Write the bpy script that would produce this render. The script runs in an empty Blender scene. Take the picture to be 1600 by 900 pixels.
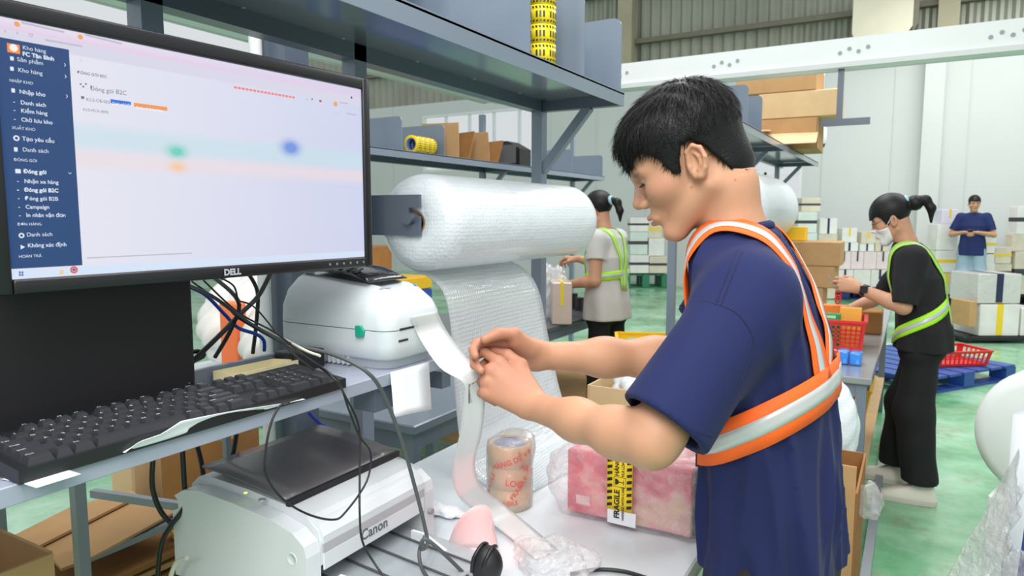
import bpy, bmesh, math, random
import numpy as np
from mathutils import Vector, Matrix
from mathutils.bvhtree import BVHTree
random.seed(7); RNG = np.random.default_rng(7)
SC = bpy.context.scene; COL = SC.collection
# ------------------------------------------------------------------ camera
F_PX = 1090.0; CAM_H = 1.42
PITCH = math.atan((450 - 338) / F_PX); YAW = math.radians(30)
cam_d = bpy.data.cameras.new('camera'); cam = bpy.data.objects.new('camera', cam_d); COL.objects.link(cam)
cam_d.sensor_width = 36; cam_d.lens = F_PX / 1600 * 36; cam_d.clip_start = 0.02; cam_d.clip_end = 200
cam.location = (0, 0, CAM_H); cam.rotation_euler = (math.pi / 2 - PITCH, 0, YAW)
SC.camera = cam
cam_d.dof.use_dof = True; cam_d.dof.focus_distance = 1.25; cam_d.dof.aperture_fstop = 9.0
# ------------------------------------------------------------------ world, lights, exposure
W = bpy.data.worlds.new('world'); SC.world = W; W.use_nodes = True
_bg = W.node_tree.nodes['Background']; _bg.inputs[0].default_value = (0.93, 0.97, 1.0, 1); _bg.inputs[1].default_value = 0.6
SC.view_settings.view_transform = 'Standard'; SC.view_settings.look = 'None'
SC.view_settings.exposure = 0.34; SC.view_settings.gamma = 1.0; SC.view_settings.use_curve_mapping = False
def area_light(name, loc, target, sx, sy, power, col=(1, 1, 1)):
    l = bpy.data.lights.new(name, 'AREA'); l.shape = 'RECTANGLE'; l.size = sx; l.size_y = sy; l.energy = power; l.color = col
    o = bpy.data.objects.new(name, l); COL.objects.link(o); o.location = loc
    o.rotation_euler = (Vector(target) - Vector(loc)).to_track_quat('-Z', 'Y').to_euler()
    return o
area_light('ceiling_or_fill_lamp', (0.15, 1.0, 3.6), (-0.5, 1.3, 0.8), 0.5, 2.4, 27, (1.0, 0.98, 0.95))
area_light('ceiling_or_fill_lamp', (-0.7, 0.1, 2.9), (-0.8, 1.0, 0.9), 0.25, 1.2, 13, (1.0, 0.98, 0.95))
area_light('ceiling_or_fill_lamp', (0.5, -1.3, 3.3), (-0.8, 0.9, 1.0), 0.6, 2.4, 72, (1.0, 0.98, 0.95))  # added fill light behind the camera, brightens the faces turned towards it
area_light('ceiling_or_fill_lamp', (0.6, 6.5, 4.6), (0.2, 6.8, 0), 1.5, 4.0, 130, (1.0, 0.99, 0.97))
area_light('ceiling_or_fill_lamp', (-1.5, 5.0, 4.6), (-1.5, 5.0, 0), 1.5, 4.0, 110, (1.0, 0.99, 0.97))
area_light('ceiling_or_fill_lamp', (1.0, 11.5, 5.0), (0.8, 12.5, 0.5), 3, 3.0, 110, (1.0, 0.99, 0.97))
# ------------------------------------------------------------------ pixel rays (1600 x 900) to world points
_F = np.array([-math.sin(YAW), math.cos(YAW), 0.0]); _R = np.array([math.cos(YAW), math.sin(YAW), 0.0]); _Z = np.array([0, 0, 1.0])
_fw = _F * math.cos(PITCH) - _Z * math.sin(PITCH); _up = _F * math.sin(PITCH) + _Z * math.cos(PITCH); _C = np.array([0, 0, CAM_H])
def at(u, v, x=None, y=None, z=None, d=None):
    r = _fw + _R * (u - 800) / F_PX - _up * (v - 450) / F_PX
    if x is not None: t = x / r[0]
    elif y is not None: t = y / r[1]
    elif z is not None: t = (z - CAM_H) / r[2]
    else: t = d / float(r @ _F)
    return _C + r * t
def cv(r, u, f):            # a direction given as right / up / forward of the viewpoint
    v = _R * r + _Z * u + _F * f
    return v / np.linalg.norm(v)
# ------------------------------------------------------------------ materials
def lin(c):
    return tuple(((x / 255) / 12.92 if x / 255 <= 0.04045 else ((x / 255 + 0.055) / 1.055) ** 2.4) for x in c)
_MC = {}
def nt(name):
    m = bpy.data.materials.new(name); m.use_nodes = True; t = m.node_tree
    return m, t, t.nodes['Principled BSDF'], t.nodes['Material Output']
def noise(t, scale, detail=3, rough=0.55, coord='Object', vec=None):
    n = t.nodes.new('ShaderNodeTexNoise'); n.inputs['Scale'].default_value = scale; n.inputs['Detail'].default_value = detail; n.inputs['Roughness'].default_value = rough
    if vec is None:
        tc = t.nodes.new('ShaderNodeTexCoord'); vec = tc.outputs[coord]
    t.links.new(vec, n.inputs['Vector']); return n
def ramp(t, src, stops):
    r = t.nodes.new('ShaderNodeValToRGB'); e = r.color_ramp.elements
    e[0].position, e[0].color = stops[0][0], (*stops[0][1], 1); e[1].position, e[1].color = stops[-1][0], (*stops[-1][1], 1)
    for p, c in stops[1:-1]:
        k = e.new(p); k.color = (*c, 1)
    t.links.new(src, r.inputs[0]); return r
def add_bump(t, b, src, strength, dist=0.002):
    bp = t.nodes.new('ShaderNodeBump'); bp.inputs['Strength'].default_value = strength; bp.inputs['Distance'].default_value = dist
    t.links.new(src, bp.inputs['Height']); t.links.new(bp.outputs[0], b.inputs['Normal']); return bp
def M(name, c, rough=0.5, metal=0.0, var=0.06, vs=6.0, bump=0.0, bs=60.0, spec=0.5, emit=0.0, sss=0.0, attr=None, coat=0.0, dist=0.002, sheen=0.0, trans=0.0):
    if name in _MC: return _MC[name]
    m, t, b, o = nt(name); L = lin(c)
    b.inputs['Roughness'].default_value = rough; b.inputs['Metallic'].default_value = metal; b.inputs['Specular IOR Level'].default_value = spec
    b.inputs['Base Color'].default_value = (*L, 1)
    if attr:
        a = t.nodes.new('ShaderNodeAttribute'); a.attribute_name = attr; src = a.outputs['Color']
        if var:
            n = noise(t, vs); mx = t.nodes.new('ShaderNodeMix'); mx.data_type = 'RGBA'; mx.blend_type = 'MULTIPLY'; mx.inputs[0].default_value = 1
            r = ramp(t, n.outputs[0], [(0.3, (1 - var,) * 3), (0.7, (1 + var,) * 3)]); t.links.new(src, mx.inputs[6]); t.links.new(r.outputs[0], mx.inputs[7]); src = mx.outputs[2]
        t.links.new(src, b.inputs['Base Color'])
    elif var:
        n = noise(t, vs); r = ramp(t, n.outputs[0], [(0.3, tuple(x * (1 - var) for x in L)), (0.7, tuple(min(1, x * (1 + var)) for x in L))])
        t.links.new(r.outputs[0], b.inputs['Base Color'])
    if bump: add_bump(t, b, noise(t, bs, 4).outputs[0], bump, dist)
    if emit:
        b.inputs['Emission Color'].default_value = (*L, 1); b.inputs['Emission Strength'].default_value = emit
    if sss:
        b.inputs['Subsurface Weight'].default_value = sss; b.inputs['Subsurface Radius'].default_value = (0.012, 0.005, 0.003); b.inputs['Subsurface Scale'].default_value = 0.6
    if coat: b.inputs['Coat Weight'].default_value = coat; b.inputs['Coat Roughness'].default_value = 0.15
    if sheen: b.inputs['Sheen Weight'].default_value = sheen
    if trans: b.inputs['Transmission Weight'].default_value = trans
    _MC[name] = m; return m
def film(name, c, opacity=0.35, rough=0.2, bump=0.5, bs=40.0, dist=0.004, voro=False, transl=0.5, var=0.0, spec=0.6):
    """thin plastic: transparent mixed with a glossy / translucent white, wrinkled by bump"""
    if name in _MC: return _MC[name]
    m, t, b, o = nt(name); L = lin(c); N = t.nodes; K = t.links
    b.inputs['Base Color'].default_value = (*L, 1); b.inputs['Roughness'].default_value = rough; b.inputs['Specular IOR Level'].default_value = spec
    tr = N.new('ShaderNodeBsdfTransparent'); tl = N.new('ShaderNodeBsdfTranslucent'); tl.inputs[0].default_value = (*L, 1)
    m1 = N.new('ShaderNodeMixShader'); m1.inputs[0].default_value = transl; K.new(b.outputs[0], m1.inputs[1]); K.new(tl.outputs[0], m1.inputs[2])
    m2 = N.new('ShaderNodeMixShader'); m2.inputs[0].default_value = opacity; K.new(tr.outputs[0], m2.inputs[1]); K.new(m1.outputs[0], m2.inputs[2])
    lw = N.new('ShaderNodeLayerWeight'); lw.inputs[0].default_value = 0.35; fr = N.new('ShaderNodeMath'); fr.operation = 'MULTIPLY_ADD'; fr.inputs[1].default_value = 0.22; fr.inputs[2].default_value = 0.05
    K.new(lw.outputs['Facing'], fr.inputs[0])
    gl = N.new('ShaderNodeBsdfGlossy'); gl.inputs['Roughness'].default_value = rough
    m3 = N.new('ShaderNodeMixShader'); K.new(fr.outputs[0], m3.inputs[0]); K.new(m2.outputs[0], m3.inputs[1]); K.new(gl.outputs[0], m3.inputs[2])
    K.new(m3.outputs[0], o.inputs[0])
    if bump:
        if voro:
            v = N.new('ShaderNodeTexVoronoi'); v.inputs['Scale'].default_value = bs; v.inputs['Randomness'].default_value = 0.15
            tc = N.new('ShaderNodeTexCoord'); K.new(tc.outputs['UV'] if voro == 'uv' else tc.outputs['Object'], v.inputs['Vector']); src = v.outputs['Distance']
        else: src = noise(t, bs, 5, 0.6).outputs[0]
        bp = add_bump(t, b, src, bump, dist)
        K.new(bp.outputs[0], gl.inputs['Normal']); K.new(bp.outputs[0], tl.inputs['Normal']); K.new(bp.outputs[0], lw.inputs['Normal'])
        if var:
            r = N.new('ShaderNodeMapRange'); r.inputs[1].default_value = 0.3; r.inputs[2].default_value = 0.7
            r.inputs[3].default_value = max(0, opacity - var); r.inputs[4].default_value = min(1, opacity + var); K.new(src, r.inputs[0]); K.new(r.outputs[0], m2.inputs[0])
    _MC[name] = m; return m
# ------------------------------------------------------------------ mesh builder
def rotm(rx=0, ry=0, rz=0):
    return np.array(Matrix.Rotation(rz, 3, 'Z') @ Matrix.Rotation(ry, 3, 'Y') @ Matrix.Rotation(rx, 3, 'X'))
def frame(xd, zd):
    x = np.array(xd, float); x /= np.linalg.norm(x); z = np.array(zd, float); z -= x * (z @ x); z /= np.linalg.norm(z)
    return np.stack([x, np.cross(z, x), z], 1)
def smooth_path(pts, n=8, closed=False):
    P = [np.array(p, float) for p in pts]
    if len(P) < 3 or n <= 1: return P
    out = []; m = len(P)
    for i in range(m - 1):
        p0 = P[max(i - 1, 0)]; p1 = P[i]; p2 = P[i + 1]; p3 = P[min(i + 2, m - 1)]
        for k in range(n):
            t = k / n
            out.append(0.5 * ((2 * p1) + (p2 - p0) * t + (2 * p0 - 5 * p1 + 4 * p2 - p3) * t * t + (3 * p1 - p0 - 3 * p2 + p3) * t ** 3))
    out.append(P[-1]); return out
class MB:
    def __init__(s): s.v = []; s.f = []; s.m = []; s.s = []
    def add(s, V, Fc, mi=0, sm=False):
        b = len(s.v); s.v += [tuple(float(c) for c in p) for p in V]
        for q in Fc: s.f.append([b + i for i in q]); s.m.append(mi); s.s.append(sm)
        return s
    def box(s, x0, x1, y0, y1, z0, z1, mi=0, R=None, o=None):
        V = np.array([(x, y, z) for z in (z0, z1) for y in (y0, y1) for x in (x0, x1)], float)
        if R is not None: V = V @ np.array(R).T
        if o is not None: V = V + np.array(o)
        return s.add(V, [(0, 2, 3, 1), (4, 5, 7, 6), (0, 1, 5, 4), (2, 6, 7, 3), (0, 4, 6, 2), (1, 3, 7, 5)], mi)
    def cbox(s, c, size, R=None, mi=0):
        a, b, d = [k / 2 for k in size]; return s.box(-a, a, -b, b, -d, d, mi, R, c)
    def bbox(s, x0, x1, y0, y1, z0, z1, bev=0.004, seg=2, mi=0, R=None, o=None, sm=True):
        bm = bmesh.new(); bmesh.ops.create_cube(bm, size=1)
        for v in bm.verts: v.co = ((x0 + x1) / 2 + v.co.x * (x1 - x0), (y0 + y1) / 2 + v.co.y * (y1 - y0), (z0 + z1) / 2 + v.co.z * (z1 - z0))
        bmesh.ops.bevel(bm, geom=bm.edges[:], offset=bev, segments=seg, profile=0.5, affect='EDGES')
        bm.verts.index_update(); V = np.array([v.co[:] for v in bm.verts]); Fc = [[v.index for v in f.verts] for f in bm.faces]; bm.free()
        if R is not None: V = V @ np.array(R).T
        if o is not None: V = V + np.array(o)
        return s.add(V, Fc, mi, sm and seg > 1)
    def bar(s, p0, p1, w, h, up=(0, 0, 1), mi=0):
        p0 = np.array(p0, float); p1 = np.array(p1, float); d = p1 - p0; L = np.linalg.norm(d)
        if abs(d[2]) > 0.99 * L: up = (0, 1, 0)
        R = frame(d, up); return s.box(0, L, -w / 2, w / 2, -h / 2, h / 2, mi, R, p0)
    def cyl(s, p0, p1, r0, r1=None, n=20, mi=0, caps=True, sm=True):
        r1 = r0 if r1 is None else r1; p0 = np.array(p0, float); p1 = np.array(p1, float); d = p1 - p0
        R = frame(d, (0, 0, 1) if abs(d[2]) < 0.9 * np.linalg.norm(d) else (0, 1, 0)); A = [2 * math.pi * k / n for k in range(n)]
        ring = np.array([[0, math.cos(a), math.sin(a)] for a in A]) @ R.T
        s.add(np.vstack([p0 + ring * r0, p1 + ring * r1]), [(k, (k + 1) % n, n + (k + 1) % n, n + k) for k in range(n)], mi, sm)
        if caps: s.add(p0 + ring * r0, [tuple(range(n))[::-1]], mi); s.add(p1 + ring * r1, [tuple(range(n))], mi)
        return s
    def lathe(s, prof, p0, axis=(0, 0, 1), n=32, mi=0, sm=True):
        R = frame(axis, (0, 0, 1) if abs(axis[2]) < 0.9 else (0, 1, 0)); p0 = np.array(p0, float); V = []
        for h, r in prof:
            for k in range(n):
                a = 2 * math.pi * k / n; V.append(p0 + R @ np.array([h, r * math.cos(a), r * math.sin(a)]))
        Fc = [(i * n + k, i * n + (k + 1) % n, (i + 1) * n + (k + 1) % n, (i + 1) * n + k) for i in range(len(prof) - 1) for k in range(n)]
        return s.add(V, Fc, mi, sm)
    def tube(s, pts, r, n=8, sub=8, mi=0, caps=True):
        P = smooth_path(pts, sub); m = len(P); V = []
        T = [P[min(i + 1, m - 1)] - P[max(i - 1, 0)] for i in range(m)]; T = [t / (np.linalg.norm(t) + 1e-9) for t in T]
        nrm = np.cross(T[0], (0, 0, 1)); nrm = np.cross(T[0], (0, 1, 0)) if np.linalg.norm(nrm) < 0.05 else nrm
        for i in range(m):
            nrm = nrm - T[i] * (nrm @ T[i]); nrm = nrm / (np.linalg.norm(nrm) + 1e-9); bn = np.cross(T[i], nrm); rr = r[i * (len(r) - 1) // max(m - 1, 1)] if hasattr(r, '__len__') else r
            for k in range(n):
                a = 2 * math.pi * k / n; V.append(P[i] + (nrm * math.cos(a) + bn * math.sin(a)) * rr)
        Fc = [(i * n + k, i * n + (k + 1) % n, (i + 1) * n + (k + 1) % n, (i + 1) * n + k) for i in range(m - 1) for k in range(n)]
        s.add(V, Fc, mi, True)
        if caps: s.add(V[:n], [tuple(range(n))[::-1]], mi); s.add(V[-n:], [tuple(range(n))], mi)
        return s
    def prism(s, poly, lo, hi, axis=2, mi=0, R=None, o=None, sm=False):
        n = len(poly); V = []
        for h in (lo, hi):
            for a, b in poly: V.append({0: (h, a, b), 1: (a, h, b), 2: (a, b, h)}[axis])
        V = np.array(V, float)
        if R is not None: V = V @ np.array(R).T
        if o is not None: V = V + np.array(o)
        s.add(V, [(k, (k + 1) % n, n + (k + 1) % n, n + k) for k in range(n)], mi, sm)
        s.add(V[:n], [tuple(range(n))[::-1]], mi); return s.add(V[n:], [tuple(range(n))], mi)
    def sheet(s, G, th=0.001, mi=0, sm=True):
        """G: rows x cols x 3 grid of points -> a closed thin sheet"""
        G = np.array(G, float); a, b = G.shape[:2]
        du = np.gradient(G, axis=0); dv = np.gradient(G, axis=1); N = np.cross(du, dv); N /= (np.linalg.norm(N, axis=2, keepdims=True) + 1e-12)
        V = np.vstack([(G + N * th / 2).reshape(-1, 3), (G - N * th / 2).reshape(-1, 3)]); q = a * b; Fc = []
        for i in range(a - 1):
            for j in range(b - 1):
                k = i * b + j; Fc.append((k, k + b, k + b + 1, k + 1)); Fc.append((q + k, q + k + 1, q + k + b + 1, q + k + b))
        for i in range(a - 1):
            k = i * b; Fc.append((k, q + k, q + k + b, k + b)); k += b - 1; Fc.append((k, k + b, q + k + b, q + k))
        for j in range(b - 1):
            Fc.append((j, j + 1, q + j + 1, q + j)); k = (a - 1) * b + j; Fc.append((k, q + k, q + k + 1, k + 1))
        return s.add(V, Fc, mi, sm)
    def np(s, V, Fc, mi=0): return s.add(V, Fc, mi, True)
    def mesh(s, name, mats, origin=(0, 0, 0), cols=None):
        me = bpy.data.meshes.new(name); V = np.array(s.v, float) - np.array(origin, float)
        me.from_pydata(V.tolist(), [], s.f); mats = mats if isinstance(mats, (list, tuple)) else [mats]
        for m in mats: me.materials.append(m)
        me.polygons.foreach_set('material_index', s.m); me.polygons.foreach_set('use_smooth', s.s)
        if cols is not None:
            a = me.color_attributes.new('Col', 'FLOAT_COLOR', 'POINT'); a.data.foreach_set('color', np.hstack([cols, np.ones((len(cols), 1))]).astype(np.float32).ravel())
        me.update(); return me
ORIG = {}
def fix_normals(me):
    bm = bmesh.new(); bm.from_mesh(me); bmesh.ops.recalc_face_normals(bm, faces=bm.faces[:]); bm.to_mesh(me); bm.free()
def thing(name, label, cat, loc=(0, 0, 0), group=None, rz=0.0):
    o = bpy.data.objects.new(name, None); COL.objects.link(o); o.location = [float(c) for c in loc]; o.rotation_euler = (0, 0, rz); o.empty_display_size = 0.05
    o['label'] = label; o['category'] = cat
    if group: o['group'] = group
    return o
def root_of(o):
    while o.parent: o = o.parent
    return o
def part(name, mb, mat, parent, label=None, local=False, kind=None, cols=None, fix=True):
    """a child mesh; vertices are given in world space unless local (un-rotated roots only for world space)"""
    org = (0, 0, 0) if local else tuple(root_of(parent).location)
    me = mb.mesh(name, mat, org, cols)
    if fix: fix_normals(me)
    o = bpy.data.objects.new(name, me); COL.objects.link(o); o.parent = parent
    if label: o['label'] = label
    if kind: o['kind'] = kind
    return o
def solo(name, mb, mat, label, cat, group=None, kind=None, loc=(0, 0, 0), cols=None):
    me = mb.mesh(name, mat, loc, cols); fix_normals(me); o = bpy.data.objects.new(name, me); COL.objects.link(o); o.location = [float(c) for c in loc]
    if label: o['label'] = label
    if cat: o['category'] = cat
    if group: o['group'] = group
    if kind: o['kind'] = kind
    return o
def struct(name, mb, mat, label=None, parent=None):
    me = mb.mesh(name, mat); fix_normals(me); o = bpy.data.objects.new(name, me); COL.objects.link(o)
    if parent: o.parent = parent
    else: o['kind'] = 'structure'
    if label: o['label'] = label
    return o
def dup(root, loc, rz=None, label=None, group=None):
    r = root.copy(); COL.objects.link(r); r.location = [float(c) for c in loc]
    if rz is not None: r.rotation_euler = (0, 0, rz)
    if label: r['label'] = label
    if group: r['group'] = group
    for ch in list(root.children):
        c = ch.copy(); COL.objects.link(c); c.parent = r
        for g in ch.children:
            d = g.copy(); COL.objects.link(d); d.parent = c
    return r
def text_np(s, size, align='LEFT', bold=0.0, ext=0.0):
    cu = bpy.data.curves.new('t', 'FONT'); cu.body = s; cu.size = size; cu.align_x = align; cu.offset = bold; cu.extrude = ext; cu.resolution_u = 3
    o = bpy.data.objects.new('t', cu); COL.objects.link(o); dg = bpy.context.evaluated_depsgraph_get(); me = bpy.data.meshes.new_from_object(o.evaluated_get(dg))
    V = np.array([v.co[:] for v in me.vertices]).reshape(-1, 3); Fc = [list(p.vertices) for p in me.polygons]
    bpy.data.objects.remove(o); bpy.data.curves.remove(cu); bpy.data.meshes.remove(me); return V, Fc
def put_text(mb, s, size, o, ux, uy, align='LEFT', bold=0.0, mi=0, lift=0.0):
    V, Fc = text_np(s, size, align, bold)
    if not len(V): return
    ux = np.array(ux, float); uy = np.array(uy, float); n = np.cross(ux, uy)
    mb.add(np.array(o) + V[:, :1] * ux + V[:, 1:2] * uy + n * lift, Fc, mi)
# ------------------------------------------------------------------ implicit surfaces
def s_ell(P, c, r, R=None):
    q = P - np.array(c, np.float32)
    if R is not None: q = q @ np.array(R, np.float32)
    r = np.array(r, np.float32); a = q / r; k0 = np.sqrt((a * a).sum(1)) + 1e-9; b = a / r; k1 = np.sqrt((b * b).sum(1)) + 1e-9
    return k0 * (k0 - 1) / k1
def s_cone(P, a, b, r1, r2):
    a = np.array(a, np.float32); ba = np.array(b, np.float32) - a; q = P - a
    h = np.clip(q @ ba / max(float(ba @ ba), 1e-9), 0, 1); w = q - h[:, None] * ba
    return np.sqrt((w * w).sum(1)) - (r1 + (r2 - r1) * h)
def s_sph(P, c, r):
    q = P - np.array(c, np.float32); return np.sqrt((q * q).sum(1)) - r
def s_half(P, o, n):         # inside is against n
    n = np.array(n, np.float32); n = n / np.linalg.norm(n); return (P - np.array(o, np.float32)) @ n
def smin(a, b, k):
    h = np.maximum(k - np.abs(a - b), 0) / k; return np.minimum(a, b) - h * h * k * 0.25
def smax(a, b, k): return -smin(-a, -b, k)
def chain(P, pts, rs, k=0.01):
    d = None
    for i in range(len(pts) - 1):
        e = s_cone(P, pts[i], pts[i + 1], rs[i], rs[i + 1]); d = e if d is None else smin(d, e, k)
    return d
def polygonize(fn, lo, hi, h):
    B = 8; lo = np.array(lo, float) - 2 * h; hi = np.array(hi, float) + 2 * h; n = np.ceil((hi - lo) / h).astype(int) + 1; nb = np.ceil(n / B).astype(int); n = nb * B
    ax = [lo[i] + h * (np.arange(nb[i]) * B + (B - 1) / 2) for i in range(3)]
    Cc = np.stack(np.meshgrid(*ax, indexing='ij'), -1).reshape(-1, 3).astype(np.float32)
    dc = np.concatenate([fn(c) for c in np.array_split(Cc, max(1, len(Cc) // 200000))])
    D = np.repeat(np.repeat(np.repeat(dc.reshape(nb), B, 0), B, 1), B, 2).astype(np.float32)
    act = np.where(np.abs(dc) < h * B * 1.5)[0]; loc = np.stack(np.meshgrid(*[np.arange(B)] * 3, indexing='ij'), -1).reshape(-1, 3)
    bi = np.stack(np.unravel_index(act, nb), -1)
    for chunk in np.array_split(np.arange(len(act)), max(1, len(act) // 400)):
        I = (bi[chunk][:, None, :] * B + loc[None]).reshape(-1, 3); P = (lo + I * h).astype(np.float32); D[I[:, 0], I[:, 1], I[:, 2]] = fn(P)
    ins = D < 0; c = [slice(None, -1), slice(1, None)]; cnt = np.zeros(np.array(D.shape) - 1, np.int8)
    for i in (0, 1):
        for j in (0, 1):
            for k in (0, 1): cnt += ins[c[i], c[j], c[k]]
    cells = np.argwhere((cnt > 0) & (cnt < 8)); idx = -np.ones(cnt.shape, np.int64); idx[tuple(cells.T)] = np.arange(len(cells))
    acc = np.zeros((len(cells), 3)); num = np.zeros(len(cells))
    cor = [(i, j, k) for i in (0, 1) for j in (0, 1) for k in (0, 1)]
    for a in cor:
        for ax_ in range(3):
            if a[ax_]: continue
            b = list(a); b[ax_] = 1; da = D[tuple((cells + a).T)]; db = D[tuple((cells + b).T)]; mk = (da < 0) != (db < 0)
            t = np.where(mk, da / np.where(mk, da - db, 1), 0); p = np.array(a, float)[None] + np.zeros((len(cells), 3)); p[:, ax_] += t; acc[mk] += p[mk]; num[mk] += 1
    V = lo + (cells + acc / np.maximum(num, 1)[:, None]) * h; Q = []
    for ax_ in range(3):
        a1, a2 = [k for k in range(3) if k != ax_]; s0 = [slice(None)] * 3; s1 = [slice(None)] * 3; s0[ax_] = slice(None, -1); s1[ax_] = slice(1, None)
        E = np.argwhere(ins[tuple(s0)] != ins[tuple(s1)]); E = E[(E[:, a1] > 0) & (E[:, a2] > 0) & (E[:, a1] < cnt.shape[a1]) & (E[:, a2] < cnt.shape[a2]) & (E[:, ax_] < cnt.shape[ax_])]
        fl = ins[tuple(E.T)]; g = []
        for (d1, d2) in ((-1, -1), (0, -1), (0, 0), (-1, 0)):
            e = E.copy(); e[:, a1] += d1; e[:, a2] += d2; g.append(idx[tuple(e.T)])
        g = np.stack(g, 1)
        if ax_ == 1: fl = ~fl
        g[~fl] = g[~fl][:, ::-1]; Q.append(g)
    Q = np.vstack(Q); return V, Q[(Q >= 0).all(1)]
def np_part(name, V, Q, mat, parent, cols=None, label=None, smooth_it=0, loc=None):
    org = np.array(root_of(parent).location if parent else (loc or (0, 0, 0)))
    me = bpy.data.meshes.new(name); me.vertices.add(len(V)); me.vertices.foreach_set('co', (V - org).astype(np.float32).ravel())
    me.loops.add(Q.size); me.loops.foreach_set('vertex_index', Q.astype(np.int32).ravel()); me.polygons.add(len(Q)); me.polygons.foreach_set('loop_start', np.arange(len(Q), dtype=np.int32) * 4)
    me.polygons.foreach_set('use_smooth', np.ones(len(Q), bool)); me.update(calc_edges=True); me.materials.append(mat)
    if cols is not None:
        a = me.color_attributes.new('Col', 'FLOAT_COLOR', 'POINT'); a.data.foreach_set('color', np.hstack([cols, np.ones((len(cols), 1))]).astype(np.float32).ravel())
    o = bpy.data.objects.new(name, me); COL.objects.link(o)
    if parent: o.parent = parent
    if label: o['label'] = label
    return o
def join_np(*A):
    V = []; Q = []; b = 0
    for v, q in A: V.append(v); Q.append(q + b); b += len(v)
    return np.vstack(V), np.vstack(Q)
def relax(V, Q, it=2, lam=0.5):
    n = len(V); I = np.concatenate([Q[:, 0], Q[:, 1], Q[:, 2], Q[:, 3]]); J = np.concatenate([Q[:, 1], Q[:, 2], Q[:, 3], Q[:, 0]])
    I, J = np.concatenate([I, J]), np.concatenate([J, I]); deg = np.bincount(I, minlength=n)[:, None] + 1e-9
    for _ in range(it):
        S = np.stack([np.bincount(I, V[J, k], minlength=n) for k in range(3)], 1) / deg; V = V + (S - V) * lam
    return V
def vnormals(V, Q):
    fn = np.cross(V[Q[:, 2]] - V[Q[:, 0]], V[Q[:, 3]] - V[Q[:, 1]]); N = np.zeros_like(V)
    for k in range(4): np.add.at(N, Q[:, k], fn)
    return N / (np.linalg.norm(N, axis=1, keepdims=True) + 1e-12)
# ================================================================== setting
STEEL = M('grey painted steel', (118, 131, 146), 0.28, 0.0, 0.05, 3, coat=0.3)
STEEL_D = M('slate painted steel', (84, 95, 110), 0.32, 0.0, 0.05, 3, coat=0.2)
STEEL_L = M('pale grey leg steel', (150, 157, 165), 0.35, 0.1, 0.05, 5)
WHITE_P = M('white painted metal', (226, 231, 230), 0.4, 0, 0.03, 2)
CARD = M('kraft cardboard', (186, 148, 104), 0.85, 0, 0.07, 9, 0.15, 90, spec=0.2)
CARD_L = M('pale cardboard', (214, 184, 142), 0.85, 0, 0.06, 9, 0.15, 90, spec=0.2)
CARD_D = M('brown cardboard', (150, 106, 62), 0.85, 0, 0.1, 9, 0.15, 90, spec=0.2)
BLACK = M('black plastic', (20, 21, 24), 0.38, 0, 0.0)
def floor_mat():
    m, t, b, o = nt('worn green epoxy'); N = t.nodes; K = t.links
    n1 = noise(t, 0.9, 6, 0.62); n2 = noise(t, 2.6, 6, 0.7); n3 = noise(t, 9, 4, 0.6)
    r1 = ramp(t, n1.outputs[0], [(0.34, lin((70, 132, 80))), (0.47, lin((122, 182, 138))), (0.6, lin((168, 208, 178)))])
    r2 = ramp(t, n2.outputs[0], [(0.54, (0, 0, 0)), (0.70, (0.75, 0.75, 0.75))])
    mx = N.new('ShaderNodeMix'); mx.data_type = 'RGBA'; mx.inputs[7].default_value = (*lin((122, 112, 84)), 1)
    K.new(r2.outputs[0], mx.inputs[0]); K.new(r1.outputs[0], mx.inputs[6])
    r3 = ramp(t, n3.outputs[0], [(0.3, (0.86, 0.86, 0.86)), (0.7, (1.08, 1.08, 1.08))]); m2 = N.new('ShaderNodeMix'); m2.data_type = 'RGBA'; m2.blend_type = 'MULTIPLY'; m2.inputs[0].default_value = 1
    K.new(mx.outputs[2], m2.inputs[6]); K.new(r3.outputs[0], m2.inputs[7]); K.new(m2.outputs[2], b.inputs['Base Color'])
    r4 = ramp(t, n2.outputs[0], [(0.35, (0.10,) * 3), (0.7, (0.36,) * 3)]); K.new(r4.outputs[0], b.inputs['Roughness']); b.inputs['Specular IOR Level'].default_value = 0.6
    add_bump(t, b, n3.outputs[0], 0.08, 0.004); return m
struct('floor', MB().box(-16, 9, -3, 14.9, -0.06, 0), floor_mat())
WALLM = M('white wall panel', (210, 214, 212), 0.6, 0, 0.02, 0.8, 0.04, 30)
YW = 14.5
def wall_with_holes(x0, x1, z0, z1, holes, y0, y1):
    mb = MB(); xs = sorted({x0, x1, *[h[0] for h in holes], *[h[1] for h in holes]}); zs = sorted({z0, z1, *[h[2] for h in holes], *[h[3] for h in holes]})
    for a, b in zip(xs, xs[1:]):
        for c, d in zip(zs, zs[1:]):
            if not any(h[0] <= a and b <= h[1] and h[2] <= c and d <= h[3] for h in holes): mb.box(a, b, y0, y1, c, d)
    return mb
WIN = [(-11.0, -7.5, 2.55, 3.95), (-3.3, -1.95, 1.25, 2.8)]
wb = struct('wall_back', wall_with_holes(-16, 9, 0, 4.25, WIN, YW, YW + 0.15), WALLM)
mb = MB()
for x in np.arange(-15.4, 9, 1.15):
    if not any(h[0] - 0.05 < x < h[1] + 0.05 for h in WIN): mb.box(x - 0.012, x + 0.012, YW - 0.012, YW + 0.01, 0, 4.25)
struct('trim_1', mb, M('wall joint strip', (205, 211, 210), 0.6, var=0))
struct('trim_2', MB().box(0.0, 0.3, YW - 0.3, YW + 0.02, 0, 4.25), WALLM)
struct('wall_left', MB().box(-16.15, -16, -3, 14.9, 0, 4.25), WALLM)
glass = film('window glass', (250, 252, 255), 0.04, 0.05, 0, transl=0.0)
frame_m = M('window frame grey', (232, 236, 236), 0.4, var=0)
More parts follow.
